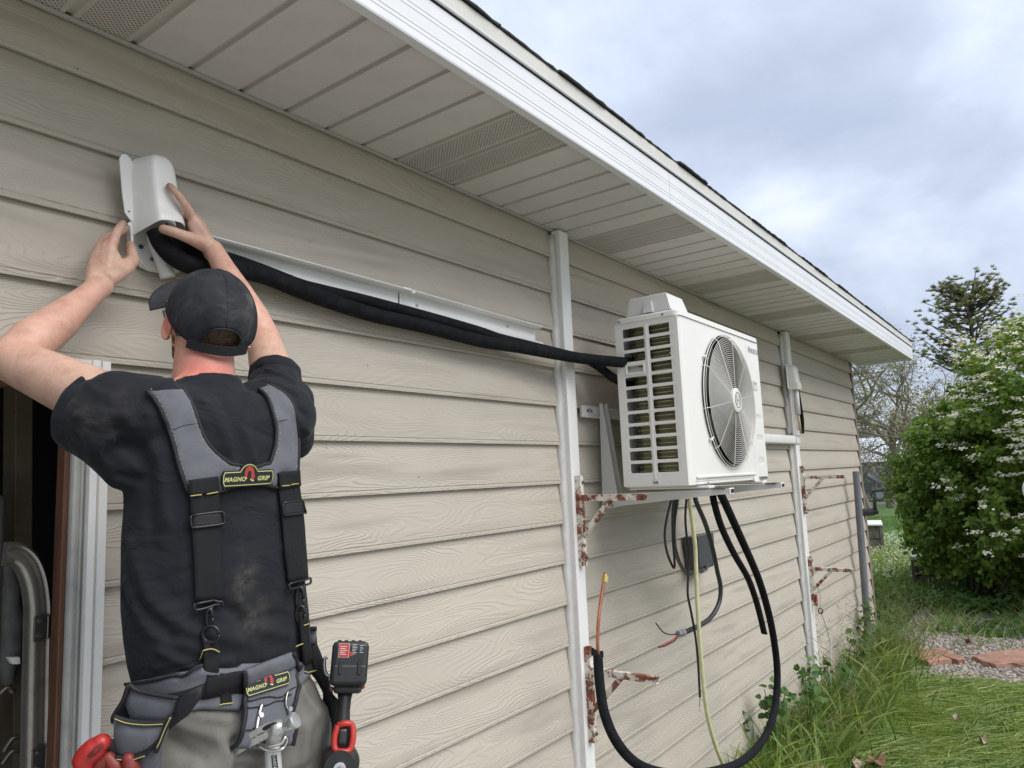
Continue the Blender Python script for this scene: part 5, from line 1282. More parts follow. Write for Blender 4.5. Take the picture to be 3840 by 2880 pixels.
# ---- hair, beard, cap, glasses
HAIR = mat('short_brown_hair', (.085, .055, .035), .75, vary=.5, vscale=120, bump=.6, bscale=400, stretch=(1, 1, .3))
mb = MB(); rg = []
for i in range(8):
    a = math.radians(-62+ i*12); rr_ = []
    for k in range(30):
        b = math.radians(112+316*0+ (316-180)*0+ (360-224)*k/29); # back of the head only
        b = math.radians(158+224*k/29)
        rr_.append(H(.0772*math.cos(a)*math.cos(b), .0965*math.cos(a)*math.sin(b)*1.0, .090*math.sin(a)))
    rg.append(rr_)
mb.rings(rg, False, False, False); hm_ = mb.build('hair', HAIR, person, smooth=True)
sv = hm_.modifiers.new('t', 'SOLIDIFY'); sv.thickness = .003
mb = MB(); rg = []
for i in range(7):
    a = i/6; rr_ = []
    for k in range(25):
        b = math.radians(-105+210*k/24); w = .0640-.012*a; 
        rr_.append(H(w*math.sin(b)*1.01, .033+(.059-.004*a)*math.cos(b), -.052-.062*a+.018*(1-abs(math.sin(b)))*-a))
    rg.append(rr_)
mb.rings(rg, False, False, False); bd = mb.build('beard', mat('ginger_brown_beard', (.16, .085, .045), .8, vary=.5, vscale=150, bump=.6, bscale=400), person, smooth=True)
sv = bd.modifiers.new('t', 'SOLIDIFY'); sv.thickness = .004
# cap
def cap_material():
    m = bpy.data.materials.new('dusty_black_twill'); m.use_nodes = True; t = m.node_tree; t.nodes.clear()
    out = N(t, 'ShaderNodeOutputMaterial'); b = N(t, 'ShaderNodeBsdfPrincipled'); L(t, b, 0, out, 0)
    tcn = N(t, 'ShaderNodeTexCoord')
    n = N(t, 'ShaderNodeTexNoise', i_Scale=12.0, i_Detail=9.0, i_Roughness=.72, i_Distortion=.6); L(t, tcn, 'Object', n, 'Vector')
    r = ramp(t, [(.36, (.016, .018, .023)), (.52, (.032, .033, .037)), (.66, (.090, .084, .078))]); L(t, n, 0, r, 0); L(t, r, 0, b, 'Base Color')
    w = N(t, 'ShaderNodeTexWave', i_Scale=700.0); w.bands_direction = 'DIAGONAL'; L(t, tcn, 'Object', w, 'Vector')
    bp = N(t, 'ShaderNodeBump'); bp.inputs['Distance'].default_value = .0004; bp.inputs['Strength'].default_value = .15; L(t, w, 'Fac', bp, 'Height')
    n3 = N(t, 'ShaderNodeTexNoise', i_Scale=18.0, i_Detail=2.0); L(t, tcn, 'Object', n3, 'Vector')
    b2 = N(t, 'ShaderNodeBump'); b2.inputs['Distance'].default_value = .006; b2.inputs['Strength'].default_value = .6; L(t, n3, 0, b2, 'Height'); L(t, bp, 0, b2, 'Normal'); L(t, b2, 0, b, 'Normal')
    b.inputs['Roughness'].default_value = .85; b.inputs['Specular IOR Level'].default_value = .25
    return m
CAPM = cap_material()
ca = (.0865, .1065, .104)
def capp(a, b, g=0.0):   # a elevation, b azimuth (0 = right, 90 = front)
    f_ = 1+.012*math.cos(6*b+.0)*math.cos(a)**2*-1
    return H((ca[0]+g)*math.cos(a)*math.cos(b)*f_, -.004+(ca[1]+g)*math.cos(a)*math.sin(b)*f_, -.010+(ca[2]+g)*max(math.sin(a), -1)*(1.0))
na, nb_ = 26, 72
def low(b):    # lower edge elevation of the crown, deeper at the back
    s = -math.sin(b); return math.radians(-2-21*max(0, s)**1.1)
def opening(a, b):
    db_ = abs(((b-(-PI/2)+PI) % (2*PI))-PI); hgt = math.radians(-12)+math.radians(19)*math.sqrt(max(0, 1-(db_/math.radians(27))**2))
    return db_ < math.radians(27) and a < hgt and a > math.radians(-16.5)
mb = MB(); vs = []
for i in range(na+1):
    for k in range(nb_):
        b = 2*PI*k/nb_; lo_ = low(b); a = lo_+(PI/2-lo_)*(i/na)**.92
        vs.append(capp(a, b))
fs = []
for i in range(na):
    for k in range(nb_):
        b = 2*PI*(k+.5)/nb_; lo_ = low(b); a = lo_+(PI/2-lo_)*((i+.5)/na)**.92
        if opening(a, b): continue
        q = (k+1) % nb_; fs.append((i*nb_+k, i*nb_+q, (i+1)*nb_+q, (i+1)*nb_+k))
mb.add(vs, fs)
me = mb.mesh('cap_crown'); cp_ = mesh_obj('cap', me, CAPM, person, True)
sv = cp_.modifiers.new('t', 'SOLIDIFY'); sv.thickness = .0025; sv.offset = 0
# crown seams, button, eyelets, strap
mb = MB()
for s_ in range(6):
    b = 2*PI*s_/6+PI/6+PI/3*0
    b = PI/2+s_*PI/3
    a0 = low(b)+.02 if s_ != 3 else math.radians(8)
    mb.tube([capp(a0+(PI/2-a0)*t, b, .0012) for t in np.linspace(0, .97, 16)], .0011, 5)
mb.build('cap_seam', CAPM, cp_, smooth=True)
mb = MB(); mb.ell(capp(PI/2, 0, .001), (hr*.0065, hf*.0065, hu*.003), 12, 6); mb.build('cap_button', CAPM, cp_, smooth=True)
mb = MB(); rg = []
for k in range(19):
    b = -PI/2+math.radians(-44+88*k/18); c0 = capp(math.radians(-18.5), b, .0022)
    rg.append([c0+hu*.0095, c0+hu*.0095+(c0-hc0).normalized()*.002, c0-hu*.0095+(c0-hc0).normalized()*.002, c0-hu*.0095])
mb.rings(rg); mb.build('cap_strap', mat('black_cap_strap', (.010, .011, .014), .7), cp_)
mb = MB(); rg = []
for k in range(41):
    an = math.radians(-27+54*k/40); hgt = math.radians(-12)+math.radians(19)*math.sqrt(max(0, 1-(abs(an)/math.radians(27.01))**2))
    rg.append(capp(hgt, -PI/2+an, .0015))
mb.tube(rg, .0016, 6); mb.build('cap_opening_binding', CAPM, cp_, smooth=True)
# brim
mb = MB(); vs = []; nu, nw = 20, 9
for i in range(nu+1):
    b = math.radians(25+137*i/nu); e0 = capp(math.radians(3), b, .001)
    s_ = math.sin((b-math.radians(25))/math.radians(137)*PI)
    L_ = .094*s_**.58
    for j in range(nw+1):
        t = j/nw; x_ = math.cos(b)
        p = e0+hf*L_*t+hr*x_*.030*t+hu*(.024*t-.040*(x_*x_)*t)
        vs.append(p)
fs = [(i*(nw+1)+j, i*(nw+1)+j+1, (i+1)*(nw+1)+j+1, (i+1)*(nw+1)+j) for i in range(nu) for j in range(nw)]
mb.add(vs, fs); br = mb.build('cap_brim', CAPM, cp_, smooth=True); sv = br.modifiers.new('t', 'SOLIDIFY'); sv.thickness = .004; sv.offset = 0
mb = MB(); mb.tube([capp(math.radians(6+1.5*math.sin(t*PI)), math.radians(150-40*t), .0032) for t in np.linspace(0, 1, 12)], .0011, 5); mb.build('cap_piping', mat('lime_yellow_thread', (.55, .56, .12), .6), cp_)
# safety glasses
mb = MB(); 
mb.tube([H(.081*math.cos(t), .018+.0935*math.sin(t), -.0165) for t in np.linspace(math.radians(30), math.radians(150), 14)], .0018, 6)
gl = mb.build('safety_glasses', mat('clear_glasses_frame', (.55, .56, .55), .2), person, smooth=True)
for s_ in (-1, 1):
    mb = MB(); mb.tube([H(s_*.079, -.008, -.034), H(s_*.080, .04, -.030), H(s_*.074, .085, -.030)], .0022, 6); mb.build('temple', mat('clear_glasses_frame', (.55, .56, .55), .2), gl, smooth=True)
mb = MB(); rg = []
for k in range(21):
    b = math.radians(90-62+124*k/20); rg.append([H(.080*math.cos(b), .018+.092*math.sin(b), -.017), H(.080*math.cos(b), .016+.090*math.sin(b), -.056)])
vs = [p for r in rg for p in r]; mb.add(vs, [(2*k, 2*k+1, 2*k+3, 2*k+2) for k in range(20)])
gm = mat('clear_lens', (.75, .78, .78), .05); bsd = gm.node_tree.nodes['Principled BSDF']; bsd.inputs['Transmission Weight'].default_value = .9; bsd.inputs['IOR'].default_value = 1.2
ln_ = mb.build('lens', gm, gl, smooth=True); sv = ln_.modifiers.new('t', 'SOLIDIFY'); sv.thickness = .0015

# ================================================================ HARNESS AND BELT (cloth laid on the shirt)
bm2 = bpy.data.meshes.new('tmp'); 
tree = bvh_of(sm_, tm)
def hit(px, py, off=.003, tr_=None):
    d = ray(px, py).normalized(); h = (tr_ or tree).ray_cast(CAM, d)
    if h[0] is None: return None
    n = h[1]; n = n if n.dot(d) < 0 else -n
    return h[0]+n*off, n
def smooth_hits(pts, off):
    hs = [hit(*p) for p in pts]; out = []
    last = None
    for h in hs:
        if h is None: h = last
        if h is None: continue
        last = h; out.append(h)
    P = [h[0] for h in out]; Nn = [h[1] for h in out]
    for _ in range(3):
        P = [P[0]]+[(P[i-1]+P[i]*2+P[i+1])/4 for i in range(1, len(P)-1)]+[P[-1]]
        Nn = [Nn[0]]+[(Nn[i-1]+Nn[i]*2+Nn[i+1]).normalized() for i in range(1, len(Nn)-1)]+[Nn[-1]]
    return [p+n*off for p, n in zip(P, Nn)], Nn
def dens(poly, step=8):
    out = []
    for i in range(len(poly)-1):
        a, b = poly[i], poly[i+1]; n = max(1, int(math.hypot(b[0]-a[0], b[1]-a[1])/step))
        out += [(a[0]+(b[0]-a[0])*k/n, a[1]+(b[1]-a[1])*k/n) for k in range(n)]
    out.append(poly[-1]); return out
def sp2(pts, n=6):
    return [(p.x, p.y) for p in spline([(a, b, 0) for a, b in pts], n)]
def strap(name, lpx, rpx, m, parent, thick=.0025, off=.002, n=30, cross=6):
    """ribbon between two drawn edges, laid over the cloth"""
    lp = sp2(lpx, 8); rp = sp2(rpx, 8)
    def samp(q, t):
        f_ = t*(len(q)-1); i = min(int(f_), len(q)-2); u = f_-i; return (q[i][0]+(q[i+1][0]-q[i][0])*u, q[i][1]+(q[i+1][1]-q[i][1])*u)
    rows = []; mb = MB()
    grid = []
    for i in range(n+1):
        a, b = samp(lp, i/n), samp(rp, i/n); row = []
        for j in range(cross+1):
            u = j/cross; h = hit(a[0]+(b[0]-a[0])*u, a[1]+(b[1]-a[1])*u)
            row.append(h)
        grid.append(row)
    last = None
    for row in grid:
        for j in range(len(row)):
            if row[j] is None: row[j] = row[j-1] if j and row[j-1] else last
            if row[j] is not None: last = row[j]
    Pm = [[(V(h[0]) if h else None) for h in r] for r in grid]; Nm = [[(V(h[1]) if h else None) for h in r] for r in grid]
    for r, rn in zip(Pm, Nm):
        for j in range(len(r)):
            if r[j] is None: r[j] = V(last[0]); rn[j] = V(last[1])
    for _ in range(6):
        Q = [[p.copy() for p in r] for r in Pm]; QN = [[p.copy() for p in r] for r in Nm]
        for i in range(1, n):
            for j in range(cross+1):
                Pm[i][j] = (Q[i-1][j]+Q[i][j]*2+Q[i+1][j])/4
        for i in range(n+1):
            for j in range(cross+1):
                s = QN[i][j].copy()
                if i > 0: s += QN[i-1][j]
                if i < n: s += QN[i+1][j]
                if j > 0: s += QN[i][j-1]
                if j < cross: s += QN[i][j+1]
                Nm[i][j] = s.normalized()
    for i in range(n+1):
        c_in = [Pm[i][j]+Nm[i][j]*(off-.003) for j in range(cross+1)]; c_out = [Pm[i][j]+Nm[i][j]*(off+thick*(1 if 0 < j < cross else .5)) for j in range(cross+1)]
        rows.append(c_out+c_in[::-1])
    mb.rings(rows); return mb.build(name, m, parent, smooth=True)
def seam(name, px, m, parent, r=.0006, off=.0045, dash=None, step=5):
    pts = dens(px, step); P, Nn = smooth_hits(pts, off); mb = MB()
    if dash:
        i = 0
        while i+dash < len(P): mb.tube(P[i:i+dash], r, 4); i += dash+1
    else: mb.tube(P, r, 5)
    return mb.build(name, m, parent, smooth=True)
def patch(name, poly, m, parent, thick=.003, off=.002, step=14):
    """padded cloth panel with a drawn outline, laid over the cloth below"""
    ol = dens(poly+[poly[0]], 9)[:-1]
    xs = [p[0] for p in ol]; ys = [p[1] for p in ol]
    def inside(x, y):
        c_ = False; n = len(ol)
        for i in range(n):
            x1, y1 = ol[i]; x2, y2 = ol[(i+1) % n]
            if (y1 > y) != (y2 > y) and x < (x2-x1)*(y-y1)/(y2-y1)+x1: c_ = not c_
        return c_
    pts = list(ol); yy = min(ys)
    while yy < max(ys):
        xx = min(xs)
        while xx < max(xs):
            if inside(xx, yy) and min((xx-a)**2+(yy-b)**2 for a, b in ol) > (step*.45)**2: pts.append((xx, yy))
            xx += step
        yy += step
    res = delaunay_2d_cdt([V((a, b)) for a, b in pts], [(i, (i+1) % len(ol)) for i in range(len(ol))], [], 1, .01)
    pv = [(v.x, v.y) for v in res[0]]; tris = [tuple(f) for f in res[2]]
    hs = [hit(a, b) for a, b in pv]
    good = [i for i, h in enumerate(hs) if h]
    for i, h in enumerate(hs):
        if h is None:
            j = min(good, key=lambda q: (pv[q][0]-pv[i][0])**2+(pv[q][1]-pv[i][1])**2); d = depth(hs[j][0]); hs[i] = (atD(pv[i][0], pv[i][1], d), hs[j][1])
    P = [V(h[0]) for h in hs]; Nn = [V(h[1]) for h in hs]
    nb = [set() for _ in P]
    for t in tris:
        for i in range(3): nb[t[i]].update((t[(i+1) % 3], t[(i+2) % 3]))
    for _ in range(4):
        Nn = [(Nn[i]*1+sum((Nn[j] for j in nb[i]), V((0, 0, 0)))).normalized() for i in range(len(P))]
    for _ in range(3):
        DP = [depth(p) for p in P]; nd = [(DP[i]+sum(DP[j] for j in nb[i])/max(1, len(nb[i])))/2 if nb[i] else DP[i] for i in range(len(P))]
        P = [CAM+(P[i]-CAM)*(nd[i]/DP[i]) for i in range(len(P))]
    edge = {}
    for t in tris:
        for i in range(3):
            k = (t[i], t[(i+1) % 3]); kk = tuple(sorted(k)); edge.setdefault(kk, []).append(k)
    n = len(P); bset = set(); 
    for kk, l in edge.items():
        if len(l) == 1: bset.update(kk)
    top = [P[i]+Nn[i]*(off+(thick*.35 if i in bset else thick)) for i in range(n)]; bot = [P[i]+Nn[i]*(off-.004) for i in range(n)]
    fs = list(tris)+[tuple(j+n for j in t[::-1]) for t in tris]+[(k[0][0][1], k[0][0][0], k[0][0][0]+n, k[0][0][1]+n) for k in ((l,) for l in edge.values() if len(l) == 1)]
    mb = MB(); mb.add(top+bot, fs); return mb.build(name, m, parent, smooth=True)

def twill(name, col, s=420, st=.8, rough=.8):
    m = bpy.data.materials.new(name); m.use_nodes = True; t = m.node_tree; t.nodes.clear()
    out = N(t, 'ShaderNodeOutputMaterial'); b = N(t, 'ShaderNodeBsdfPrincipled'); L(t, b, 0, out, 0)
    tcn = N(t, 'ShaderNodeTexCoord'); w = N(t, 'ShaderNodeTexWave', i_Scale=float(s)/2, i_Distortion=1.2); w.bands_direction = 'DIAGONAL'; L(t, tcn, 'Object', w, 'Vector')
    n = N(t, 'ShaderNodeTexNoise', i_Scale=14.0, i_Detail=7.0, i_Roughness=.65); L(t, tcn, 'Object', n, 'Vector')
    r = ramp(t, [(.3, tuple(c*.82 for c in col)), (.7, tuple(c*1.2 for c in col))]); L(t, n, 0, r, 0); L(t, r, 0, b, 'Base Color')
    bp = N(t, 'ShaderNodeBump'); bp.inputs['Distance'].default_value = .0009; bp.inputs['Strength'].default_value = st; L(t, w, 'Fac', bp, 'Height'); L(t, bp, 0, b, 'Normal')
    b.inputs['Roughness'].default_value = rough; b.inputs['Specular IOR Level'].default_value = .3; return m
GREYP = twill('grey_ballistic_cloth', (.135, .138, .156), 900, .4); WEB = twill('black_webbing', (.0135, .0138, .0155), 620, .6)
BIND = mat('black_binding', (.010, .010, .012), .7); YEL = mat('yellow_stitching', (.42, .37, .12), .6); BPL = mat('buckle_black', (.013, .013, .015), .32)
harness = tag(bpy.data.objects.new('suspender_harness', None), None); COL.objects.link(harness); harness.parent = person; harness.matrix_parent_inverse = Matrix.Translation(-V(person.location))
r2 = lambda a, b: (a*.633, 1300+b*.633)
R2 = lambda lst: [r2(a, b) for a, b in lst]
outL = R2([(872, 268), (925, 340), (975, 450), (1018, 550), (1055, 690), (1085, 790), (1112, 860)])
inn = R2([(1068, 262), (1128, 340), (1172, 450), (1205, 545), (1262, 622), (1335, 680), (1400, 706), (1480, 714), (1585, 690)])
innR = R2([(1585, 690), (1612, 600), (1622, 500), (1602, 400), (1568, 310), (1528, 262)])
outR = R2([(1592, 236), (1680, 290), (1730, 370), (1746, 500), (1750, 620), (1746, 742)])
botm = R2([(1746, 742), (1700, 748), (1632, 760), (1628, 832), (1560, 820), (1480, 812), (1380, 824), (1300, 856), (1200, 862), (1112, 860)])
def shrink(px, cxy, d):
    return [(a+(cxy[0]-a)/max(1, math.hypot(cxy[0]-a, cxy[1]-b))*d, b+(cxy[1]-b)/max(1, math.hypot(cxy[0]-a, cxy[1]-b))*d) for a, b in px]
sL, sI, sIR, sR = sp2(outL, 5), sp2(inn, 5), sp2(innR, 5), sp2(outR, 5)
poly = sL[::-1]+sI+sIR[1:]+sR+botm[1:-1]
yoke = patch('yoke_pad', poly, GREYP, harness, .0045, .0015, 13)
for nm, e_ in (('l', sL), ('i', sI), ('ir', sIR), ('r', sR)):
    seam('edge_binding', e_, BIND, harness, .0034, .0045)
seam('edge_binding', sp2(R2([(1112, 862), (1200, 872), (1290, 860), (1380, 828), (1480, 816), (1560, 824), (1628, 838)]), 5), BIND, harness, .0034, .0045)
def inset(e_, dxx): return [(a+dxx[0], b+dxx[1]) for a, b in e_]
seam('yellow_stitch', inset(sL, (11, -2)), YEL, harness, .00045, .0068, 2, 5); seam('yellow_stitch', inset(sI, (-9, 8)), YEL, harness, .00045, .0068, 2, 5)
seam('yellow_stitch', inset(sIR, (10, 3)), YEL, harness, .00045, .0068, 2, 5); seam('yellow_stitch', inset(sR, (-10, 4)), YEL, harness, .00045, .0068, 2, 5)
seam('yellow_stitch', R2([(1290, 850), (1380, 812), (1480, 804), (1615, 822)]), YEL, harness, .00045, .0068, 2, 5)
seam('pad_crease', R2([(1025, 500), (1100, 470), (1175, 462)]), BIND, harness, .0006, .0062); seam('pad_crease', R2([(1620, 452), (1680, 440), (1735, 450)]), BIND, harness, .0006, .0062)
# over the shoulders to the front
stree = bvh_of(sm_)
def over(px_a, px_b, xs):
    a = hit(*px_a); b = hit(*px_b)
    if not a or not b: return
    mid0 = (a[0]+b[0])/2; half_ = (b[0]-a[0]).length/2; rows = []
    for k in range(12):
        t = k/11; y = mid0.y+.26*t; z = mid0.z+.02-.0*t+(.06 if t < .5 else .06-.45*(t-.5))
        c_ = V((mid0.x+xs*t, y, z+.05)); r_ = []
        for s_ in (-1, -.4, .4, 1):
            q = stree.find_nearest(c_+V((s_*half_*.8, 0, 0))); r_.append((q[0], q[1]))
        rows.append([p+n*.007 for p, n in r_]+[p-n*.001 for p, n in r_[::-1]])
    mb = MB(); mb.rings(rows); mb.build('shoulder_pad', GREYP, harness, smooth=True)

# emblem patches (rubber badge with lettering)
RUB = mat('badge_black', (.012, .012, .012), .4); RYL = mat('badge_yellow', (.50, .52, .20), .5); RRD = mat('badge_red', (.36, .045, .035), .45)
def badge(cx_, cy_, w_px, ang, parent, tr2):
    """w_px half width of badge in survey pixels; laid on the cloth as a flexible rubber badge"""
    ca_, sa_ = math.cos(ang), math.sin(ang)
    h0 = hit(cx_, cy_, .0, tr2)
    ex_ = hit(cx_+ca_*w_px*.8, cy_-sa_*w_px*.8, 0, tr2); ex0 = hit(cx_-ca_*w_px*.8, cy_+sa_*w_px*.8, 0, tr2)
    ex_v = (ex_[0]-ex0[0]).normalized(); nn = (ex_[1]+ex0[1]+h0[1]).normalized(); nn = (nn-ex_v*nn.dot(ex_v)).normalized(); ey = nn.cross(ex_v)
    if ey.z < 0: ey = -ey
    sc_ = (ex_[0]-ex0[0]).length/1.6       # half width in metres
    org = (ex_[0]+ex0[0])/2; dd_ = (h0[0]-org).dot(nn); org = org+nn*max(dd_, 0)+nn*.0065
    def bw(u, v, w): return org+ex_v*(u*sc_)+ey*(v*sc_)+nn*(w-.10*sc_*u*u*0)
    arc = [(.34*math.cos(t), .13+.36*math.sin(t)*.95) for t in np.linspace(.25, PI-.25, 12)]
    def outline(g):
        o = [(1.0+g*.6, -.16), (1.02+g, -.05), (1.02+g, .12), (.98+g*.7, .20+g)]+[(.36+g*.5, .20+g)]
        o += [(a*(1+g*1.6), b+g*.9) for a, b in arc[1:-1]]
        o += [(-.36-g*.5, .20+g), (-.98-g*.7, .20+g), (-1.02-g, .12), (-1.02-g, -.14), (-.97-g*.6, -.22-g), (.93, -.22-g)]
        return o
    b = curve_panel('emblem_badge', outline(.075), [], .0026, .0006, lambda u, v, w: bw(u/sc_ if False else u, v, w), RUB, parent) if False else None
    def plate(nm, o, z0, z1, m, par):
        mb = MB(); n = len(o); a_ = [bw(u, v, z0) for u, v in o]; b_ = [bw(u, v, z1) for u, v in o]
        mb.add(a_+b_, [tuple(range(n, 2*n))]+[(i, (i+1) % n, (i+1) % n+n, i+n) for i in range(n)]); return mb.build(nm, m, par)
    B = plate('emblem_badge', outline(.085), -.004, .0, RUB, parent)
    plate('badge_border', outline(.045), 0, .0004, RYL, B); plate('badge_face', outline(.012), .0004, .0007, RUB, B)
    # horseshoe magnet mark
    hs_ = [(.20*math.cos(t), .17+.28*math.sin(t)) for t in np.linspace(.1, PI-.1, 12)]+[(-.20, .04), (-.10, .01)]+[(.085*math.cos(t), .13+.14*math.sin(t)) for t in np.linspace(PI-.3, .3, 8)]+[(.06, -.02), (.18, -.07), (.24, .05)]
    plate('badge_magnet', hs_, .0007, .0013, RRD, B)
    plate('badge_magnet_tip', [(-.21, .04), (-.10, .01), (-.11, -.04), (-.20, -.01)], .0008, .0015, RYL, B); plate('badge_magnet_tip', [(.05, -.03), (.20, -.09), (.16, -.14), (.04, -.08)], .0008, .0015, RYL, B)
    for txt, ux, vv in (('MAGNO', -.595, -.035), ('GRIP', .60, -.035)):
        me = text_mesh(txt, .225, lambda a_, b_, w_: bw(ux+a_, vv+b_, .0010+w_*.2), .0008, .25, 1.0 if txt == 'MAGNO' else 1.05, 1.06, .006); mesh_obj('badge_lettering', me, RYL, B)
badge(*r2(1458, 776), 88, math.radians(3), harness, bvh_of(yoke.data))
# webbing straps
def rail_buckle(name, corners, parent, r=.0022, off=.006):
    P = []
    cs = corners+[corners[0]]
    px = []
    for (a, b), (c_, d_) in zip(cs, cs[1:]):
        px += [(a+(c_-a)*k/5, b+(d_-b)*k/5) for k in range(5)]
    hs = [hit(*p) for p in px]; good = [h for h in hs if h]; dmean = sum(depth(h[0]) for h in good)/len(good)
    P = [(h[0]+h[1]*off) if h else atD(p[0], p[1], dmean-.004) for h, p in zip(hs, px)]
    for _ in range(1): P = [(P[i-1]+P[i]*4+P[(i+1) % len(P)])/6 for i in range(len(P))]
    mb = MB(); mb.tube(P+[P[0]], r, 7); return mb.build(name, BPL, parent, smooth=True)
s1 = strap('webbing_strap', R2([(1112, 790), (1120, 900), (1130, 1060), (1142, 1250), (1152, 1500)]), R2([(1278, 768), (1288, 900), (1300, 1060), (1306, 1250), (1318, 1490)]), WEB, harness, .0022, .006)
s2 = strap('webbing_strap', R2([(1626, 748), (1634, 850), (1650, 1000), (1668, 1180), (1690, 1395)]), R2([(1746, 735), (1756, 850), (1774, 1000), (1786, 1180), (1800, 1372)]), WEB, harness, .0022, .006)
strap('strap_anchor', R2([(1110, 795), (1118, 880)]), R2([(1276, 768), (1284, 860)]), WEB, harness, .002, .0095, 6); strap('strap_anchor', R2([(1624, 748), (1632, 850)]), R2([(1746, 734), (1756, 822)]), WEB, harness, .002, .0095, 6)
for a, b in (((1120, 882), (1185, 874)), ((1208, 872), (1272, 860)), ((1634, 830), (1678, 826)), ((1684, 822), (1728, 812))): seam('bar_tack', R2([a, b]), YEL, harness, .0011, .013)
strap('strap_fold', R2([(1128, 1000), (1126, 1070)]), R2([(1302, 985), (1306, 1052)]), BIND, harness, .0035, .009, 6); strap('strap_fold', R2([(1650, 930), (1655, 1000)]), R2([(1768, 915), (1772, 985)]), BIND, harness, .0035, .009, 6)
rail_buckle('slide_buckle', R2([(1120, 1000), (1305, 975), (1312, 1050), (1126, 1075)]), harness, .0022, .012); rail_buckle('slide_buckle', R2([(1640, 930), (1770, 912), (1776, 985), (1648, 1005)]), harness, .0022, .012)
rail_buckle('strap_end_bar', R2([(1140, 1520), (1318, 1490), (1320, 1525), (1150, 1558)]), harness, .0024, .010); rail_buckle('strap_end_bar', R2([(1680, 1405), (1802, 1372), (1804, 1408), (1688, 1438)]), harness, .0024, .010)
r3 = lambda a, b: (a*.678, 2100+b*.678)
R3 = lambda lst: [r3(a, b) for a, b in lst]
def ring_on(name, c_, ra, rb, r, n=20, off=.008, m=None):
    pts = [(c_[0]+ra*math.cos(2*PI*k/n), c_[1]+rb*math.sin(2*PI*k/n)) for k in range(n)]
    h0 = hit(*c_); P = [(hit(*p) or h0)[0] for p in pts]; nn = h0[1]; dm = sum(depth(p) for p in P)/n
    P = [atD(p[0], p[1], dm-.5*off) for p in pts]; P = [p+nn*off for p in P]
    mb = MB(); mb.tube(P+[P[0]], r, 7); return mb.build(name, m or BPL, harness, smooth=True)
ring_on('snap_hook', r3(1151, 318), 11, 34, .0032); ring_on('hook_ring', r3(1155, 412), 31, 31, .0032)
ring_on('snap_hook', r3(1640, 215), 14, 44, .0034); ring_on('hook_ring', r3(1642, 300), 17, 32, .0030)
for a, b in (((1150, 262), (1152, 292)), ((1638, 150), (1638, 178))): seam('hook_swivel', R3([a, b]), BPL, harness, .0045, .010)
strap('belt_connector', R3([(1112, 432), (1116, 540), (1122, 640), (1128, 720)]), R3([(1196, 430), (1196, 540), (1198, 640), (1205, 720)]), WEB, harness, .0024, .008)
strap('belt_connector', R3([(1198, 610), (1200, 720), (1202, 812)]), R3([(1240, 610), (1254, 720), (1262, 800)]), WEB, harness, .0024, .010, 10)
strap('belt_connector', R3([(1626, 300), (1634, 420), (1648, 540), (1656, 650)]), R3([(1666, 310), (1678, 420), (1696, 540), (1702, 640)]), WEB, harness, .0024, .010)
for a, b in (((1108, 500), (1192, 494)), ((1195, 812), (1262, 802)), ((1640, 362), (1668, 352)), ((1650, 656), (1708, 636)), ((1600, 464), (1636, 458))): seam('bar_tack', R3([a, b]), YEL, harness, .0012, .014)
seam('loose_thread', R3([(1108, 500), (1116, 515), (1104, 522)]), YEL, harness, .0005, .012)

# tool belt
belt = thing('tool_belt', hipc, 'grey and black tool belt with pouches worn low on the hips', 'tool belt')
bl = patch('belt_pad', R3([(735, 668), (830, 652), (960, 622), (1112, 590), (1300, 590), (1330, 570), (1640, 560), (1712, 600), (1700, 650), (1620, 740), (1330, 800), (1310, 838), (1190, 838), (1000, 838), (900, 770), (735, 740)]), GREYP, belt, .006, .004, 14)
strap('belt_webbing', R3([(950, 720), (1060, 690), (1140, 660), (1320, 612)]), R3([(880, 860), (1010, 820), (1120, 740), (1320, 740)]), WEB, belt, .004, .010, 20)
strap('belt_webbing', R3([(1130, 640), (1250, 610), (1330, 600)]), R3([(1110, 760), (1240, 740), (1330, 720)]), WEB, belt, .003, .012, 14)
seam('belt_binding', sp2(R3([(735, 668), (830, 652), (960, 622), (1112, 590)]), 5), BIND, belt, .003, .010)
# rear hammer-loop panel with badge
pn = patch('hammer_panel', R3([(1308, 600), (1440, 548), (1572, 500), (1600, 580), (1616, 680), (1606, 800), (1600, 900), (1570, 1010), (1440, 1035), (1312, 1015), (1316, 900), (1318, 760)]), GREYP, belt, .007, .016, 14)
for e_ in ([(1308, 600), (1318, 760), (1316, 900), (1312, 1015)], [(1572, 500), (1600, 580), (1616, 680), (1606, 800), (1600, 900), (1570, 1010)]): seam('panel_binding', sp2(R3(e_), 6), BIND, belt, .0045, .022)
badge(*r3(1474, 684), 80, math.radians(17), belt, bvh_of(pn.data))
for e_ in ([(1330, 800), (1480, 775), (1600, 752)], [(1330, 830), (1480, 805), (1600, 780)], [(1330, 940), (1450, 925), (1590, 890)]): seam('panel_seam', R3(e_), BIND, belt, .0012, .0245)
CHR = mat('bright_steel', (.62, .60, .56), .25, 1.0, vary=.1)
for e_ in ([(1402, 808), (1390, 870), (1380, 930), (1384, 975)], [(1566, 752), (1552, 810), (1546, 850), (1544, 890)]):
    o = strap('steel_clip', R3([(a-9, b) for a, b in e_]), R3([(a+9, b) for a, b in e_]), CHR, belt, .003, .027, 12, 3)
for a, b in ((1392, 888), (1552, 826)):
    h = hit(*r3(a, b)); mb = MB(); mb.cyl(h[0]+h[1]*.029, h[0]+h[1]*.034, .0045, 10); mb.build('rivet', CHR, belt)
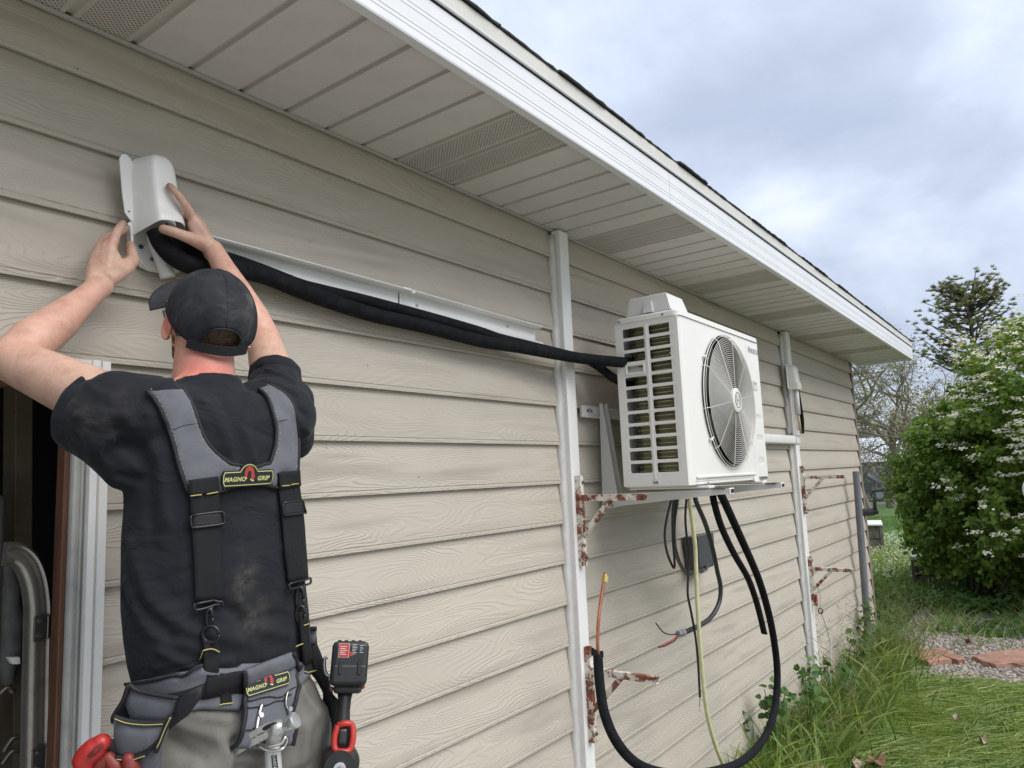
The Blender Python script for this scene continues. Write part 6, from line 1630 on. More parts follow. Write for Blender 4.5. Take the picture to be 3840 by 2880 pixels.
# left pouches
def slab(name, poly, dep, thick, m, parent, bulge=.0, rnd=.0):
    """real cloth pocket: outline at its distance, pushed back by its thickness, face bulged"""
    P = [atD(a, b, dep) for a, b in poly]; n = len(P); c_ = sum(P, V((0, 0, 0)))/n; nn = (CAM-c_).normalized()
    mb = MB(); R = [[p-nn*thick for p in P], [p-nn*.004 for p in P], [p+(c_-p)*.02 for p in P], [p+(c_-p)*.35+nn*bulge*.7 for p in P], [p+(c_-p)*.75+nn*bulge for p in P]]
    mb.rings(R); return mb.build(name, m, parent, smooth=True)
dB = depth(hit(*r3(1000, 800))[0])
dP = depth(atY(*r3(800, 900), -.60))-.035
slab('pouch_back', R3([(712, 690), (760, 722), (860, 745), (985, 765), (960, 860), (930, 900), (720, 880), (690, 800)]), dP+.01, .03, GREYP, belt, .006)
slab('pouch_side', R3([(708, 690), (690, 790), (632, 860), (640, 900), (720, 900), (712, 800)]), dP+.02, .03, BIND, belt, .002)
slab('pouch_pocket', R3([(628, 868), (700, 896), (800, 906), (942, 898), (920, 980), (880, 1050), (860, 1062), (740, 1098), (650, 1098), (628, 980)]), dP-.012, .045, GREYP, belt, .014)
slab('pouch_flap', R3([(985, 765), (1120, 690), (1115, 760), (1040, 860), (880, 980), (925, 905), (960, 860)]), dP-.002, .02, BIND, belt, .004)
slab('pouch_bottom', R3([(580, 1040), (610, 985), (650, 1098), (740, 1098), (880, 1045), (905, 960), (925, 880), (945, 870), (900, 1000), (890, 1180), (600, 1180)]), dP-.002, .05, GREYP, belt, .008)
def dline(name, pxs, d, r, m, parent):
    mb = MB(); mb.tube(spline([atD(a, b, d) for a, b in pxs], 6), r, 7); return mb.build(name, m, parent, smooth=True)
dline('pouch_binding', R3([(628, 868), (700, 890), (800, 902), (942, 896)]), dP-.020, .0042, BIND, belt)
dline('yellow_stitch', R3([(632, 878), (700, 902), (800, 912), (900, 908)]), dP-.0245, .0008, YEL, belt)
dline('pouch_binding', R3([(942, 866), (915, 930), (880, 1010), (862, 1062)]), dP-.022, .0042, BIND, belt)
dline('yellow_stitch', R3([(942, 872), (912, 934), (884, 1004), (866, 1040)]), dP-.0275, .0010, YEL, belt)
dline('pouch_binding', R3([(640, 1090), (720, 1096), (800, 1070), (880, 1000)]), dP-.019, .0042, BIND, belt)
dline('yellow_stitch', R3([(645, 1103), (720, 1108), (800, 1084)]), dP-.0235, .0008, YEL, belt)
dline('pouch_binding', R3([(712, 690), (680, 780), (630, 862), (628, 900)]), dP+.004, .004, BIND, belt)
dline('pouch_binding', R3([(712, 688), (760, 722), (860, 745), (985, 765)]), dP+.004, .0036, BIND, belt)
# right pouches
dR = depth(atY(*r3(1730, 700), -.52))-.02
slab('right_pouch', R3([(1672, 400), (1748, 380), (1752, 460), (1770, 500), (1800, 580), (1830, 700), (1850, 760), (1850, 1000), (1838, 1180), (1795, 1180), (1815, 900), (1800, 760), (1740, 650), (1690, 590), (1690, 480)]), dR, .06, BIND, belt, .01)
slab('right_pocket', R3([(1676, 408), (1748, 400), (1746, 462), (1690, 474)]), dR-.008, .02, GREYP, belt, .006)
dline('pouch_binding', R3([(1672, 398), (1710, 384), (1750, 380)]), dR-.012, .005, BIND, belt)
slab('drill_holster', R3([(1800, 700), (1870, 770), (1872, 900), (1850, 980), (1846, 1180), (1806, 1180), (1812, 930)]), dR-.01, .04, BIND, belt, .008)

# ================================================================ TOOLS
dD = dR-.045
drill = thing('impact_driver', atD(*r3(1920, 700), dD), 'black and red cordless impact driver hanging head down at the right hip', 'power tool')
mm = FPX/dD            # survey px per metre at the tool
ux = CR.copy(); uy = CU.copy(); uz = (CAM-atD(*r3(1920, 700), dD)).normalized(); ux = (ux-uz*ux.dot(uz)).normalized(); uy = uz.cross(ux)
DO = atD(*r3(1920, 700), dD)
def Q(a, b, w=0.0):
    p = r3(a, b); o = r3(1920, 700); return DO+ux*((p[0]-o[0])/mm)-uy*((p[1]-o[1])/mm)+uz*w
DBL = mat('tool_black_rubber', (.016, .016, .017), .5, vary=.3, vscale=25); DRD = mat('tool_red', (.42, .030, .022), .38, vary=.1)
def dbox(mb, a0, b0, a1, b1, w0, w1, c_=.004, skew=0):
    p = Q(a0, b1, w0); q = Q(a1, b0, w0)
    M = Matrix(((ux.x, uy.x, uz.x, p.x), (ux.y, uy.y, uz.y, p.y), (ux.z, uy.z, uz.z, p.z), (0, 0, 0, 1)))
    mb.box((0, 0, 0), ((q-p).dot(ux), (q-p).dot(uy), w1-w0), c_, M)
mb = MB(); dbox(mb, 1824, 468, 2022, 700, -.045, .045, .010); bt = mb.build('battery', DBL, drill)
mb = MB(); dbox(mb, 1832, 586, 2016, 690, -.048, .049, .006); mb.build('battery_rim', DBL, bt)
for a in (1868, 1968):
    mb = MB(); dbox(mb, a, 575, a+16, 640, .049, .0525, .001); mb.build('battery_rib', DBL, bt)
for a in (1850, 1886, 1924, 1962):
    mb = MB(); dbox(mb, a, 460, a+20, 468, -.02, .02, .001); mb.build('battery_ridge', DBL, bt)
mb = MB(); dbox(mb, 1862, 484, 1914, 552, .0448, .0458, 0); lb = mb.build('red_label', DRD, bt)
LP = mat('label_print_white', (.62, .62, .60), .5)
mb = MB(); dbox(mb, 1860, 482, 1916, 554, .0444, .0452, 0); mb.build('label_border', LP, bt)
mb = MB()
for k, w in enumerate((36, 30, 38, 26, 34)): dbox(mb, 1868, 496+k*10, 1868+w, 499+k*10, .0458, .0461, 0)
for k, w in enumerate((26, 20, 28, 24, 16, 26, 18)): dbox(mb, 1932, 486+k*8, 1932+w, 488+k*8, .0448, .0453, 0)
for k, w in enumerate((22, 16, 20, 12, 22)): dbox(mb, 1972, 490+k*9, 1972+w, 492+k*9, .0448, .0453, 0)
mb.build('label_lines', LP, bt)['kind'] = 'stuff'
mb = MB(); dbox(mb, 1920, 524, 1936, 546, .0448, .0455, 0); mb.build('warning_mark', DRD, bt)
mb = MB(); dbox(mb, 1846, 692, 2000, 735, -.034, .034, .007); mb.build('battery_mount', DBL, drill)
mb = MB(); dbox(mb, 1826, 700, 1848, 722, -.01, .02, .002); dbox(mb, 1994, 690, 2016, 712, -.01, .02, .002); mb.build('release_tab', mat('dull_orange', (.30, .07, .03), .5), drill)
mb = MB(); rg = []
for (b, a0, a1, w) in ((725, 1868, 1956, .020), (760, 1876, 1948, .022), (820, 1876, 1946, .024), (870, 1872, 1950, .025), (930, 1866, 1968, .028), (1000, 1858, 1980, .033)):
    rg.append([Q((a0+a1)/2, b)+ux*((a1-a0)/2*.678/mm*math.cos(2*PI*k/16))+uz*(w*math.sin(2*PI*k/16)) for k in range(16)])
mb.rings(rg); mb.build('grip', DBL, drill, smooth=True)
mb = MB()
pts = spline([Q(1888, 892, .026), (Q(1925, 882, .030)), Q(1962, 892, .026), Q(1972, 950, .028), Q(1960, 1008, .030), Q(1920, 1016, .034), Q(1884, 1004, .030), Q(1876, 950, .028), Q(1888, 892, .026)], 6)
mb.tube(pts, .0062, 10); mb.build('red_housing_band', DRD, drill, smooth=True)
mb = MB(); dbox(mb, 1962, 905, 1984, 985, -.012, .018, .004); dbox(mb, 1854, 1000, 1872, 1030, -.01, .02, .003); mb.build('red_side_grip', DRD, drill)
mb = MB(); dbox(mb, 1896, 905, 1940, 985, .020, .034, .005); mb.build('trigger', mat('trigger_black', (.025, .025, .026), .35), drill)
mb = MB(); a0 = Q(1918, 1062, -.075); a1 = Q(1916, 1085, .030)
ax_d = (a1-a0).normalized()
mb.tube([a0, a0+ax_d*.02, a0+ax_d*.07, a1-ax_d*.012, a1, a1+ax_d*.012], [.026, .033, .037, .036, .030, .022], 26); hd_ = mb.build('gear_head', mat('tool_dark_grey_metal', (.05, .05, .052), .4, .5), drill, autos=.5)
mb = MB(); mb.tube([a1+ax_d*.008, a1+ax_d*.014], [.029, .029], 24); mb.build('nose_ring', DBL, hd_, autos=.5)
mb = MB(); mb.tube([a1+ax_d*.012, a1+ax_d*.028, a1+ax_d*.029], [.0125, .0115, .008], 18); mb.build('collet', CHR, hd_, autos=.5)
mb = MB(); mb.cyl(a1+ax_d*.027, a1+ax_d*.050-uy*.004, .0055, 6); mb.build('driver_bit', mat('copper_bit', (.35, .16, .10), .35, .9), hd_)
mb = MB(); mb.tube(spline([Q(1800, 548, .0), Q(1786, 560, .0), Q(1790, 610, .0), Q(1806, 640, .0), Q(1842, 645, .0)], 6), .0035, 8); mb.build('belt_hook', STEEL, drill, smooth=True)

# hammer
dH = depth(hit(*r3(1480, 960))[0])-.040
ham = thing('claw_hammer', atD(*r3(1530, 960), dH), 'worn steel claw hammer hanging from the belt behind the right leg', 'hammer')
HST = mat('worn_tool_steel', (.62, .62, .60), .36, .75, vary=.2, vscale=30, dirt=.5, dirtcol=(.12, .12, .12), dscale=40)
def Hm(a, b, w=0.0): return atD(*r3(a, b), dH-w)
mb = MB(); a, b = Hm(1572, 925, .004), Hm(1640, 880, .004); d = (b-a).normalized()
mb.tube([a, a+d*.006, a+(b-a)*.35, a+(b-a)*.55, b-d*.003, b], [.0085, .0095, .0100, .0135, .0148, .0135], 20); mb.build('striking_face', HST, ham, autos=.5)
mb = MB(); mb.cone(Hm(1570, 925, .003), .0100, Hm(1535, 930, .002), .0150, 14, 3); mb.cone(Hm(1535, 930, .002), .0150, Hm(1520, 985, 0), .0145, 14, 3); mb.cone(Hm(1500, 925, .002), .0100, Hm(1470, 930, 0), .0090, 12, 3); mb.cone(Hm(1540, 925, .002), .0130, Hm(1490, 925, 0), .0100, 12, 3); mb.cone(Hm(1510, 985, 0), .0130, Hm(1505, 1020, 0), .0120, 12, 3)
hm2 = remesh(mb, .0022, 3); hm2.polygons.foreach_set('use_smooth', [True]*len(hm2.polygons)); hh = mesh_obj('hammer_head', hm2, HST, ham)
mb = MB(); mb.ell(Hm(1492, 920, .0098), ((Hm(1535, 905, 0)-Hm(1450, 940, 0))*.5, (Hm(1492, 905, 0)-Hm(1496, 935, 0))*.5, V((0, 0, 0))-_F*.002), 14, 6); mb.build('head_eye', BLACK, hh, smooth=True)
for off_, s_ in ((0, 0), (1, 1)):
    mb = MB(); top_ = [(1500, 895), (1440, 915), (1380, 960), (1320, 1015), (1278, 1052)]; bot_ = [(1480, 985), (1440, 1010), (1390, 1030), (1340, 1062), (1306, 1082)]
    rg = []
    for (tx, ty), (bx_, by_) in zip(top_, bot_):
        mxp, myp = (tx+bx_)/2, (ty+by_)/2
        k0, k1 = (0, .47) if s_ == 0 else (.53, 1)
        A = (tx+(bx_-tx)*k0, ty+(by_-ty)*k0); B_ = (tx+(bx_-tx)*k1, ty+(by_-ty)*k1)
        th = .0085*(1-(1500-tx)/260)+.0018
        rg.append([Hm(*A, th), Hm(*B_, th), Hm(*B_, -th), Hm(*A, -th)])
    mb.rings(rg); mb.build('claw', HST, ham, autos=.6)
mb = MB(); rg = []
for (a_, b_, w_, h_) in ((1508, 1010, 42, .010), (1508, 1060, 46, .0115), (1512, 1120, 48, .0125), (1520, 1220, 48, .013), (1545, 1420, 50, .014), (1570, 1700, 44, .013)):
    ww = w_*.678/2/FPX*dH*2*.95; rg.append([Hm(a_, b_)+CR*(ww*math.cos(2*PI*k/14))-_F*(h_*math.sin(2*PI*k/14)) for k in range(14)])
mb.rings(rg); hdl = mb.build('handle', mat('scuffed_white_handle', (.60, .60, .58), .4, .2, vary=.1, vscale=20, dirt=.4, dirtcol=(.25, .25, .24), dscale=20), ham, smooth=True)
mb = MB(); q = [Hm(1500, 1085, .0128), Hm(1528, 1080, .0128), Hm(1540, 1180, .0140), Hm(1510, 1185, .0140)]; mb.prism(q, _F*.002); ll = mb.build('handle_label', BLACK, hdl)
me = text_mesh('WARNING', .0085, lambda a_, b_, w_: (q[0]+q[2])/2+(q[2]-q[1]).normalized()*a_+(q[1]-q[0]).normalized()*b_-_F*(.0006+w_), .0002, 0, 1, 1); mesh_obj('label_lettering', me, LP, hdl)
lp_ = spline([Hm(1425, 1022, .012), Hm(1500, 1028, .020), Hm(1555, 1015, .018), Hm(1582, 975, .010), Hm(1588, 1000, -.0), Hm(1560, 1045, .018), Hm(1490, 1055, .018), Hm(1425, 1030, .012)], 6)
hl_ = thing('hammer_loop', Hm(1500, 1030), 'bright steel wire loop on the belt panel holding the hammer', 'loop')
mb = MB(); mb.tube(lp_, .0026, 8); mb.build('wire_loop', CHR, hl_, smooth=True)
# red handled tools in the left pouch
RG = mat('red_vinyl_grip', (.42, .030, .028), .38, vary=.15, vscale=12); RG2 = mat('dull_red_grip', (.20, .030, .022), .5, vary=.2, vscale=18)
dT = dP-.02
def grip(nm, pts, rs, m, label, cat, grp=None, flat=1.0):
    mb = MB(); P = [atD(*r3(a, b), dT) for a, b in pts]
    for (p, r), (q, s) in zip(zip(P, rs), zip(P[1:], rs[1:])): mb.cone(p, r, q, s, 14, 4)
    me = remesh(mb, .002, 4); me.polygons.foreach_set('use_smooth', [True]*len(me.polygons))
    return tag(mesh_obj(nm, me, m), label, cat, grp)
grip('red_cutter_handle', [(560, 1012), (525, 1045), (490, 1075), (470, 1105), (475, 1190)], [.014, .018, .018, .018, .014], RG, 'bright red flat tool handle leaning out of the left pouch', 'tool handle')
mb = MB(); P = [atD(*r3(a, b), dT-.017) for a, b in ((568, 1022), (530, 1055), (492, 1086))]; mb.tube(P, [.003, .005, .003], 8); tag(mb.build('grip_inlay', RG2), 'darker inlay line along the bright red handle', 'inlay')
grip('pliers_handle', [(598, 1092), (560, 1130), (530, 1200)], [.0085, .0105, .010], RG2, 'dull red pliers grip crossing below the bright red handle', 'tool handle', 'dull red pliers grips')
grip('pliers_handle', [(600, 1090), (640, 1140), (690, 1220)], [.0085, .0115, .011], RG2, 'dull red pliers grip slanting to the right toward the pouch', 'tool handle', 'dull red pliers grips')
grip('screwdriver_handle', [(712, 1100), (724, 1140), (745, 1230)], [.0100, .0125, .013], RG2, 'short dull red tool handle standing upright in the pouch front', 'tool handle')
# unseen platform, added to support the boots
pf = thing('added_step_platform', (hipc.x, hipc.y, 0), 'low wooden step platform added out of view under the boots of the man', 'step platform')
WD = mat('weathered_plank', (.24, .18, .12), .8, vary=.2, vscale=5, bump=.3, bscale=30, stretch=(1, 8, 8))
px0, px1, py0, py1 = hipc.x-.36, hipc.x+.36, hipc.y-.22, hipc.y+.28
for k in range(4):
    mb = MB(); w = (py1-py0)/4; mb.box((px0, py0+k*w+.004, FLOOR-.032), (px1, py0+(k+1)*w-.004, FLOOR-.002), .003); mb.build('plank', WD, pf)
for a in (px0+.04, px1-.04):
    for b in (py0+.05, py1-.05):
        mb = MB(); mb.box((a-.03, b-.03, -.02), (a+.03, b+.03, FLOOR-.033), .003); mb.build('leg', WD, pf)
# ================================================================ GROUND
def xyz(p): return (p[0], p[1], p[2])
LAWN = mat('lawn_turf', (.085, .16, .032), .9, vary=.35, vscale=3.5, bump=.8, bscale=45, dirt=.25, dirtcol=(.13, .15, .05), dscale=1.4)
SOIL = mat('thatch_soil', (.085, .10, .038), .95, vary=.4, vscale=9, bump=.8, bscale=60, dirt=.4, dirtcol=(.13, .12, .06), dscale=8)
n_ = 60
mb = MB(); mb.add([(-300, -300, -.02), (500, -300, -.02), (500, 400, -.02), (-300, 400, -.02)], [(0, 1, 2, 3)])
mb.build('ground', LAWN)['kind'] = 'structure'
def hgt(x, y): return .018*noise.noise(V((x*.9, y*.9, 0)))+.006*noise.noise(V((x*4, y*4, 3)))
def sheet(name, x0, x1, y0, y1, m, z=0.0, st=.12, inside=None):
    mb = MB(); nx, ny = int((x1-x0)/st), int((y1-y0)/st); vs = []; fs = []
    for i in range(nx+1):
        for j in range(ny+1):
            x = x0+(x1-x0)*i/nx; y = y0+(y1-y0)*j/ny; vs.append((x, y, z+hgt(x, y)))
    for i in range(nx):
        for j in range(ny):
            if inside and not inside(x0+(x1-x0)*(i+.5)/nx, y0+(y1-y0)*(j+.5)/ny): continue
            q = i*(ny+1)+j; fs.append((q, q+ny+1, q+ny+2, q+1))
    mb.add(vs, fs); o = mb.build(name, m, smooth=True); o['kind'] = 'structure'; return o
sheet('grass_soil', 2.4, 13, -3.8, .0, SOIL)
mb = MB()
for i in range(5):
    for j in range(4): mb.box((-4+i*1.28+.005, -5+j*1.25+.005, -.06), (-4+(i+1)*1.28-.005, -5+(j+1)*1.25-.005, .03), .006)
mb.build('unseen_bounce_paving', mat('bounce_concrete', (.36, .345, .315), .9, vary=.12, vscale=5, bump=.4, bscale=60, dirt=.3, dscale=3))['kind'] = 'structure'  # slabs added out of view to bounce neutral light up to hood and soffit
mb = MB(); mb.add([(-16, -18, -.012), (15, -18, -.012), (15, -3.7, -.012), (2.6, -3.7, -.012), (2.6, 0, -.012), (-16, 0, -.012)], [(0, 1, 2, 3, 4, 5)])
mb.build('unseen_bounce_gravel', mat('bounce_gravel', (.34, .315, .275), .95, vary=.25, vscale=40, bump=.8, bscale=70))['kind'] = 'structure'  # unseen pale ground, added as a neutral reflector for the upper wall
# --- instanced-by-hand vegetation built with numpy
def blades(name, base, hvec, width, m, label=None, cat=None, kind='stuff', parent=None, seg=3, droop=.5):
    """base (n,3), hvec (n,3) direction*length, width (n,)"""
    n = len(base); up = np.array([0, 0, 1.0]); ln = np.linalg.norm(hvec, axis=1)
    side = np.cross(hvec, RNG.normal(size=(n, 3))); side /= np.linalg.norm(side, axis=1)[:, None]+1e-9
    hz_ = hvec.copy(); hz_[:, 2] = 0; hz_ += RNG.normal(size=(n, 3))*np.array([.3, .3, 0])*ln[:, None]
    cols = []
    for k in range(seg+1):
        t = k/seg; c = base+hvec*t+hz_*(droop*t*t)-np.outer(ln*droop*.55*t**2.4, up)
        w = width*(1-t**1.6)*.5+width*.04
        c[:, 2] = np.maximum(c[:, 2], base[:, 2]+.004)
        cols += [c-side*w[:, None], c+side*w[:, None]]
    co = np.stack(cols, 1).reshape(-1, 3); m2 = 2*(seg+1)
    fa = []
    for k in range(seg): fa.append([2*k, 2*k+1, 2*k+3, 2*k+2])
    fa = np.array(fa); F = (np.arange(n)[:, None, None]*m2+fa[None]).reshape(-1)
    me = from_numpy(name, co, F, np.full(n*seg, 4)); me.polygons.foreach_set('use_smooth', [True]*len(me.polygons))
    rnd = np.repeat(RNG.random(n), m2).astype(np.float32); tt = np.tile(np.repeat(np.arange(seg+1)/seg, 2), n).astype(np.float32)
    a = me.attributes.new('Rnd', 'FLOAT', 'POINT'); a.data.foreach_set('value', rnd)
    a = me.attributes.new('Tip', 'FLOAT', 'POINT'); a.data.foreach_set('value', tt)
    o = mesh_obj(name, me, m, parent)
    return tag(o, label, cat, None, kind)
def leafmat(name, cols, rough=.5, trans=.35, tip=None, spec=.35):
    m = bpy.data.materials.new(name); m.use_nodes = True; t = m.node_tree; t.nodes.clear()
    out = N(t, 'ShaderNodeOutputMaterial'); b = N(t, 'ShaderNodeBsdfPrincipled'); tr_ = N(t, 'ShaderNodeBsdfTranslucent'); mxs = N(t, 'ShaderNodeMixShader')
    a = N(t, 'ShaderNodeAttribute', attribute_name='Rnd'); r = ramp(t, [(i/(len(cols)-1), c) for i, c in enumerate(cols)]); L(t, a, 'Fac', r, 0)
    L(t, r, 0, b, 'Base Color'); b.inputs['Roughness'].default_value = rough; b.inputs['Specular IOR Level'].default_value = spec
    mlt = N(t, 'ShaderNodeMix', data_type='RGBA', blend_type='MULTIPLY'); mlt.inputs[0].default_value = 1; L(t, r, 0, mlt, 6); mlt.inputs[7].default_value = (1.5, 1.4, .6, 1)
    L(t, mlt, 2, tr_, 0); mxs.inputs[0].default_value = trans; L(t, b, 0, mxs, 1); L(t, tr_, 0, mxs, 2); L(t, mxs, 0, out, 0)
    return m
GRASSM = leafmat('meadow_grass', [(.085, .155, .035), (.145, .235, .055), (.21, .31, .085), (.38, .42, .16), (.25, .34, .10)])
TALLM = leafmat('tall_grass', [(.075, .145, .030), (.115, .20, .045), (.165, .26, .065), (.27, .34, .12)])
WEEDM = leafmat('broad_weed_leaf', [(.050, .120, .026), (.075, .160, .036), (.115, .20, .05)], .55)
def inview(x, y, z=0, m=250):
    p = V((x, y, z))-CAM; d = p.dot(_F)
    if d < .3: return False
    u = p.dot(CR)/d*FPX; v = -p.dot(CU)/d*FPX
    return -1920-m < u < 1920+m+200 and -1440-m < v < 1440+m
# matted flattened grass in the foreground
B = []; Hh_ = []; Wd_ = []
tries = 0
while len(B) < 26000 and tries < 400000:
    tries += 1
    x = random.uniform(3.2, 8.6); y = random.uniform(-3.6, -.05)
    if not inview(x, y, 0, 500): continue
    if x > 7.92+.12*math.sin(y*3)+.2*noise.noise(V((x, y*2, 0))) : continue
    if random.random() > .55+.45*(1 if x < 6.5 else .9): continue
    h = random.uniform(.10, .26)*(1.0 if y < -.7 else 1.15)
    w_dir = -.5+.9*noise.noise(V((x*.8, y*.8, 5)))
    an = w_dir*1.6+random.gauss(0, .55)
    lay = random.uniform(.75, 1.25)
    B.append((x, y, hgt(x, y))); Hh_.append((math.cos(an)*lay*h, math.sin(an)*lay*h, h*random.uniform(.12, .42))); Wd_.append(random.uniform(.0045, .0085))
blades('matted_grass', np.array(B), np.array(Hh_), np.array(Wd_), GRASSM, 'flattened long green grass in the foreground', 'grass')
# upright tall grass along the wall
B = []; Hh_ = []; Wd_ = []
for _ in range(4300):
    x = random.uniform(3.3, 8.9)**1.0; y = -abs(random.gauss(0, .24))-.03
    if x < 4.6 and random.random() < .45: continue
    cl_ = noise.noise(V((x*2.2, y*2, 9)))
    if cl_ < -.25 and random.random() < .8: continue
    h = random.uniform(.18, .42)*(1.0+.25*cl_)*(1 if y > -.45 else .75)
    an = random.uniform(0, 2*PI); ln_ = random.uniform(.08, .55)
    B.append((x, y, hgt(x, y))); Hh_.append((math.cos(an)*h*ln_, math.sin(an)*h*ln_-.05*h, h)); Wd_.append(random.uniform(.007, .013))
blades('tall_grass', np.array(B), np.array(Hh_), np.array(Wd_), TALLM, 'tall unmown grass growing along the foot of the siding', 'grass', seg=5, droop=.42)
B = []; Hh_ = []; Wd_ = []
for _ in range(330):
    x = random.choice((random.uniform(4.2, 5.6), random.uniform(5.4, 8.2))); y = -random.uniform(.04, .50); h = random.uniform(.32, .62); an = random.uniform(0, 6.28); q = random.uniform(.12, .5)
    B.append((x, y, 0)); Hh_.append((math.cos(an)*h*q, math.sin(an)*h*q-.04, h)); Wd_.append(random.uniform(.014, .022))
blades('broad_grass', np.array(B), np.array(Hh_), np.array(Wd_), GRASSM, 'wide bladed coarse grass around the bottom of the pipe loop', 'grass', seg=7, droop=.62)
# seed-head stems
SEED = leafmat('dry_seed_stem', [(.10, .12, .05), (.20, .20, .10), (.14, .13, .08)])
B = []; Hh_ = []; Wd_ = []
for _ in range(260):
    x = random.uniform(5.2, 9.2); y = -random.uniform(.03, .55); h = random.uniform(.45, .80)*(1 if x > 6 else .7); an = random.uniform(0, 6.28)
    B.append((x, y, 0)); Hh_.append((math.cos(an)*h*.28, math.sin(an)*h*.2-.04, h)); Wd_.append(.0026)
    for k in range(5):
        t = .65+.07*k; B.append((x+math.cos(an)*h*.28*t, y+(math.sin(an)*h*.2-.04)*t, h*t)); a2 = an+random.uniform(-1.5, 1.5); Hh_.append((math.cos(a2)*.06, math.sin(a2)*.06, .06)); Wd_.append(.0035)
blades('seed_stems', np.array(B), np.array(Hh_), np.array(Wd_), SEED, 'thin dry seed stems standing above the tall grass by the wall', 'grass', seg=4, droop=.5)
# leaf sprays: broad leaves (ivy / mallow like)
def leaves(name, pos, nrm, tng, size, m, parent=None, label=None, cat=None, kind='stuff', shape=None, curl=.25):
    """pos,nrm,tng (n,3), size (n,) ; each leaf = folded 6-gon blade"""
    n = len(pos); s = np.cross(nrm, tng); s /= np.linalg.norm(s, axis=1)[:, None]+1e-9
    sh_ = shape or [(0, 0), (.32, .36), (.70, .34), (1.0, 0), (.70, -.34), (.32, -.36)]
    cols = []
    for (a, b) in sh_:
        z_ = -curl*a*a+.22*abs(b)
        cols.append(pos+(tng*a+s*b+nrm*z_)*size[:, None])
    k = len(sh_); co = np.stack(cols, 1).reshape(-1, 3)
    fa = np.array([[0, 1, 2, 3], [0, 3, 4, 5]]) if k == 6 else np.array([[0, 1, 2, 3]])
    F = (np.arange(n)[:, None, None]*k+fa[None]).reshape(-1)
    me = from_numpy(name, co, F, np.full(n*len(fa), 4))
    a = me.attributes.new('Rnd', 'FLOAT', 'POINT'); a.data.foreach_set('value', np.repeat(RNG.random(n), k).astype(np.float32))
    o = mesh_obj(name, me, m, parent)
    return tag(o, label, cat, None, kind)
def unit(a): return a/(np.linalg.norm(a, axis=1)[:, None]+1e-9)
def weed(cx_, cy_, r, h, cnt, label, leaf=.05):
    t = thing('leafy_weed', (cx_, cy_, 0), label, 'weed')
    mb = MB(); pos = []
    for k in range(max(4, cnt//9)):
        an = random.uniform(0, 6.28); rr_ = r*random.random()**.6; hh_ = h*random.uniform(.5, 1)
        top = V((cx_+math.cos(an)*rr_, min(-.02, cy_+math.sin(an)*rr_), hh_)); mb.tube([V((cx_, cy_, 0)), V((cx_, cy_, 0)).lerp(top, .5)+V((0, 0, .1*h)), top], .0025, 5)
        for q in range(9): pos.append(top+V((random.gauss(0, .03), random.gauss(0, .03), random.gauss(-.04, .05))))
    mb.build('stem', TALLM, t)
    P = np.array([tuple(p) for p in pos]); n = len(P); nr = unit(RNG.normal(size=(n, 3))*.5+np.array([-.3, -.4, 1.0])); tg = unit(np.cross(nr, RNG.normal(size=(n, 3))))
    leaves('leaf_mass', P, nr, tg, RNG.uniform(leaf*.6, leaf*1.3, n), WEEDM, t, shape=[(0, 0), (.22, .48), (.70, .42), (1.0, 0), (.70, -.42), (.22, -.48)])
for k, (x, y, r, h, c_, lb) in enumerate([(4.95, -.16, .20, .62, 70, 'broad-leaved weed right behind the bottom of the black pipe loop'), (5.55, -.20, .22, .55, 80, 'broad-leaved weed against the siding between the pipe loop and the far batten'), (6.2, -.22, .2, .46, 60, 'broad-leaved weed in the grass in front of the far batten'), (7.3, -.20, .16, .60, 50, 'broad-leaved weed in the grass halfway from the far batten to the standpipe'), (8.15, -.22, .18, .62, 60, 'broad-leaved weed at the foot of the grey standpipe')]):
    weed(x, y, r, h, c_, lb)
# fallen dry leaves
DRY = [mat('dry_leaf_brown', (.19, .095, .055), .7, vary=.3, vscale=60), mat('dry_leaf_pink', (.36, .22, .17), .7, vary=.25, vscale=60), mat('dry_leaf_pale', (.42, .33, .24), .7, vary=.2, vscale=60)]
LD = {0: 'brown', 1: 'pinkish', 2: 'pale tan'}
for px, py, k, s, lb in [(3115, 2612, 1, .10, 'curled pinkish dead leaf in the tall grass by the far batten'), (3060, 2770, 1, .11, 'left one of two curled pinkish dead leaves near the pipe loop'), (3095, 2762, 2, .09, 'pale dead leaf touching the pinkish one near the pipe loop'), (3228, 2735, 0, .14, 'large dark brown dead leaf lying on the flattened grass'), (3590, 2695, 2, .07, 'small pale dead leaf on the grass at mid right'), (3685, 2772, 2, .08, 'small pale dead leaf at the right near the frame edge'), (3635, 2408, 0, .09, 'reddish dead leaf on the gravel behind the stones'), (3230, 2865, 2, .16, 'crumpled tan dead leaf at the bottom edge of the grass'), (3290, 2850, 0, .15, 'dark crumpled dead leaf at the bottom edge beside the tan one')]:
    p = atZ(px, py, .05); mb = MB(); r_ = random.Random(px); a0 = r_.uniform(0, 6.28); ring = []
    nn_ = 14
    for q in range(nn_):
        an = a0+2*PI*q/nn_; rr_ = s*.5*(1+.35*r_.uniform(-1, 1))*(1 if q % 2 else .8); ring.append(V((p.x+math.cos(an)*rr_, p.y+math.sin(an)*rr_*.75, .05+.03*math.sin(an*2+a0)+.02*r_.random())))
    c_ = V((p.x, p.y, .05)); mb.add(ring+[c_]+[q-V((0, 0, .003)) for q in ring]+[c_-V((0, 0, .003))], [(q, (q+1) % nn_, nn_) for q in range(nn_)]+[((q+1) % nn_+nn_+1, q+nn_+1, 2*nn_+1) for q in range(nn_)])
    tag(mb.build('dead_leaf', DRY[k]), lb, 'leaf')
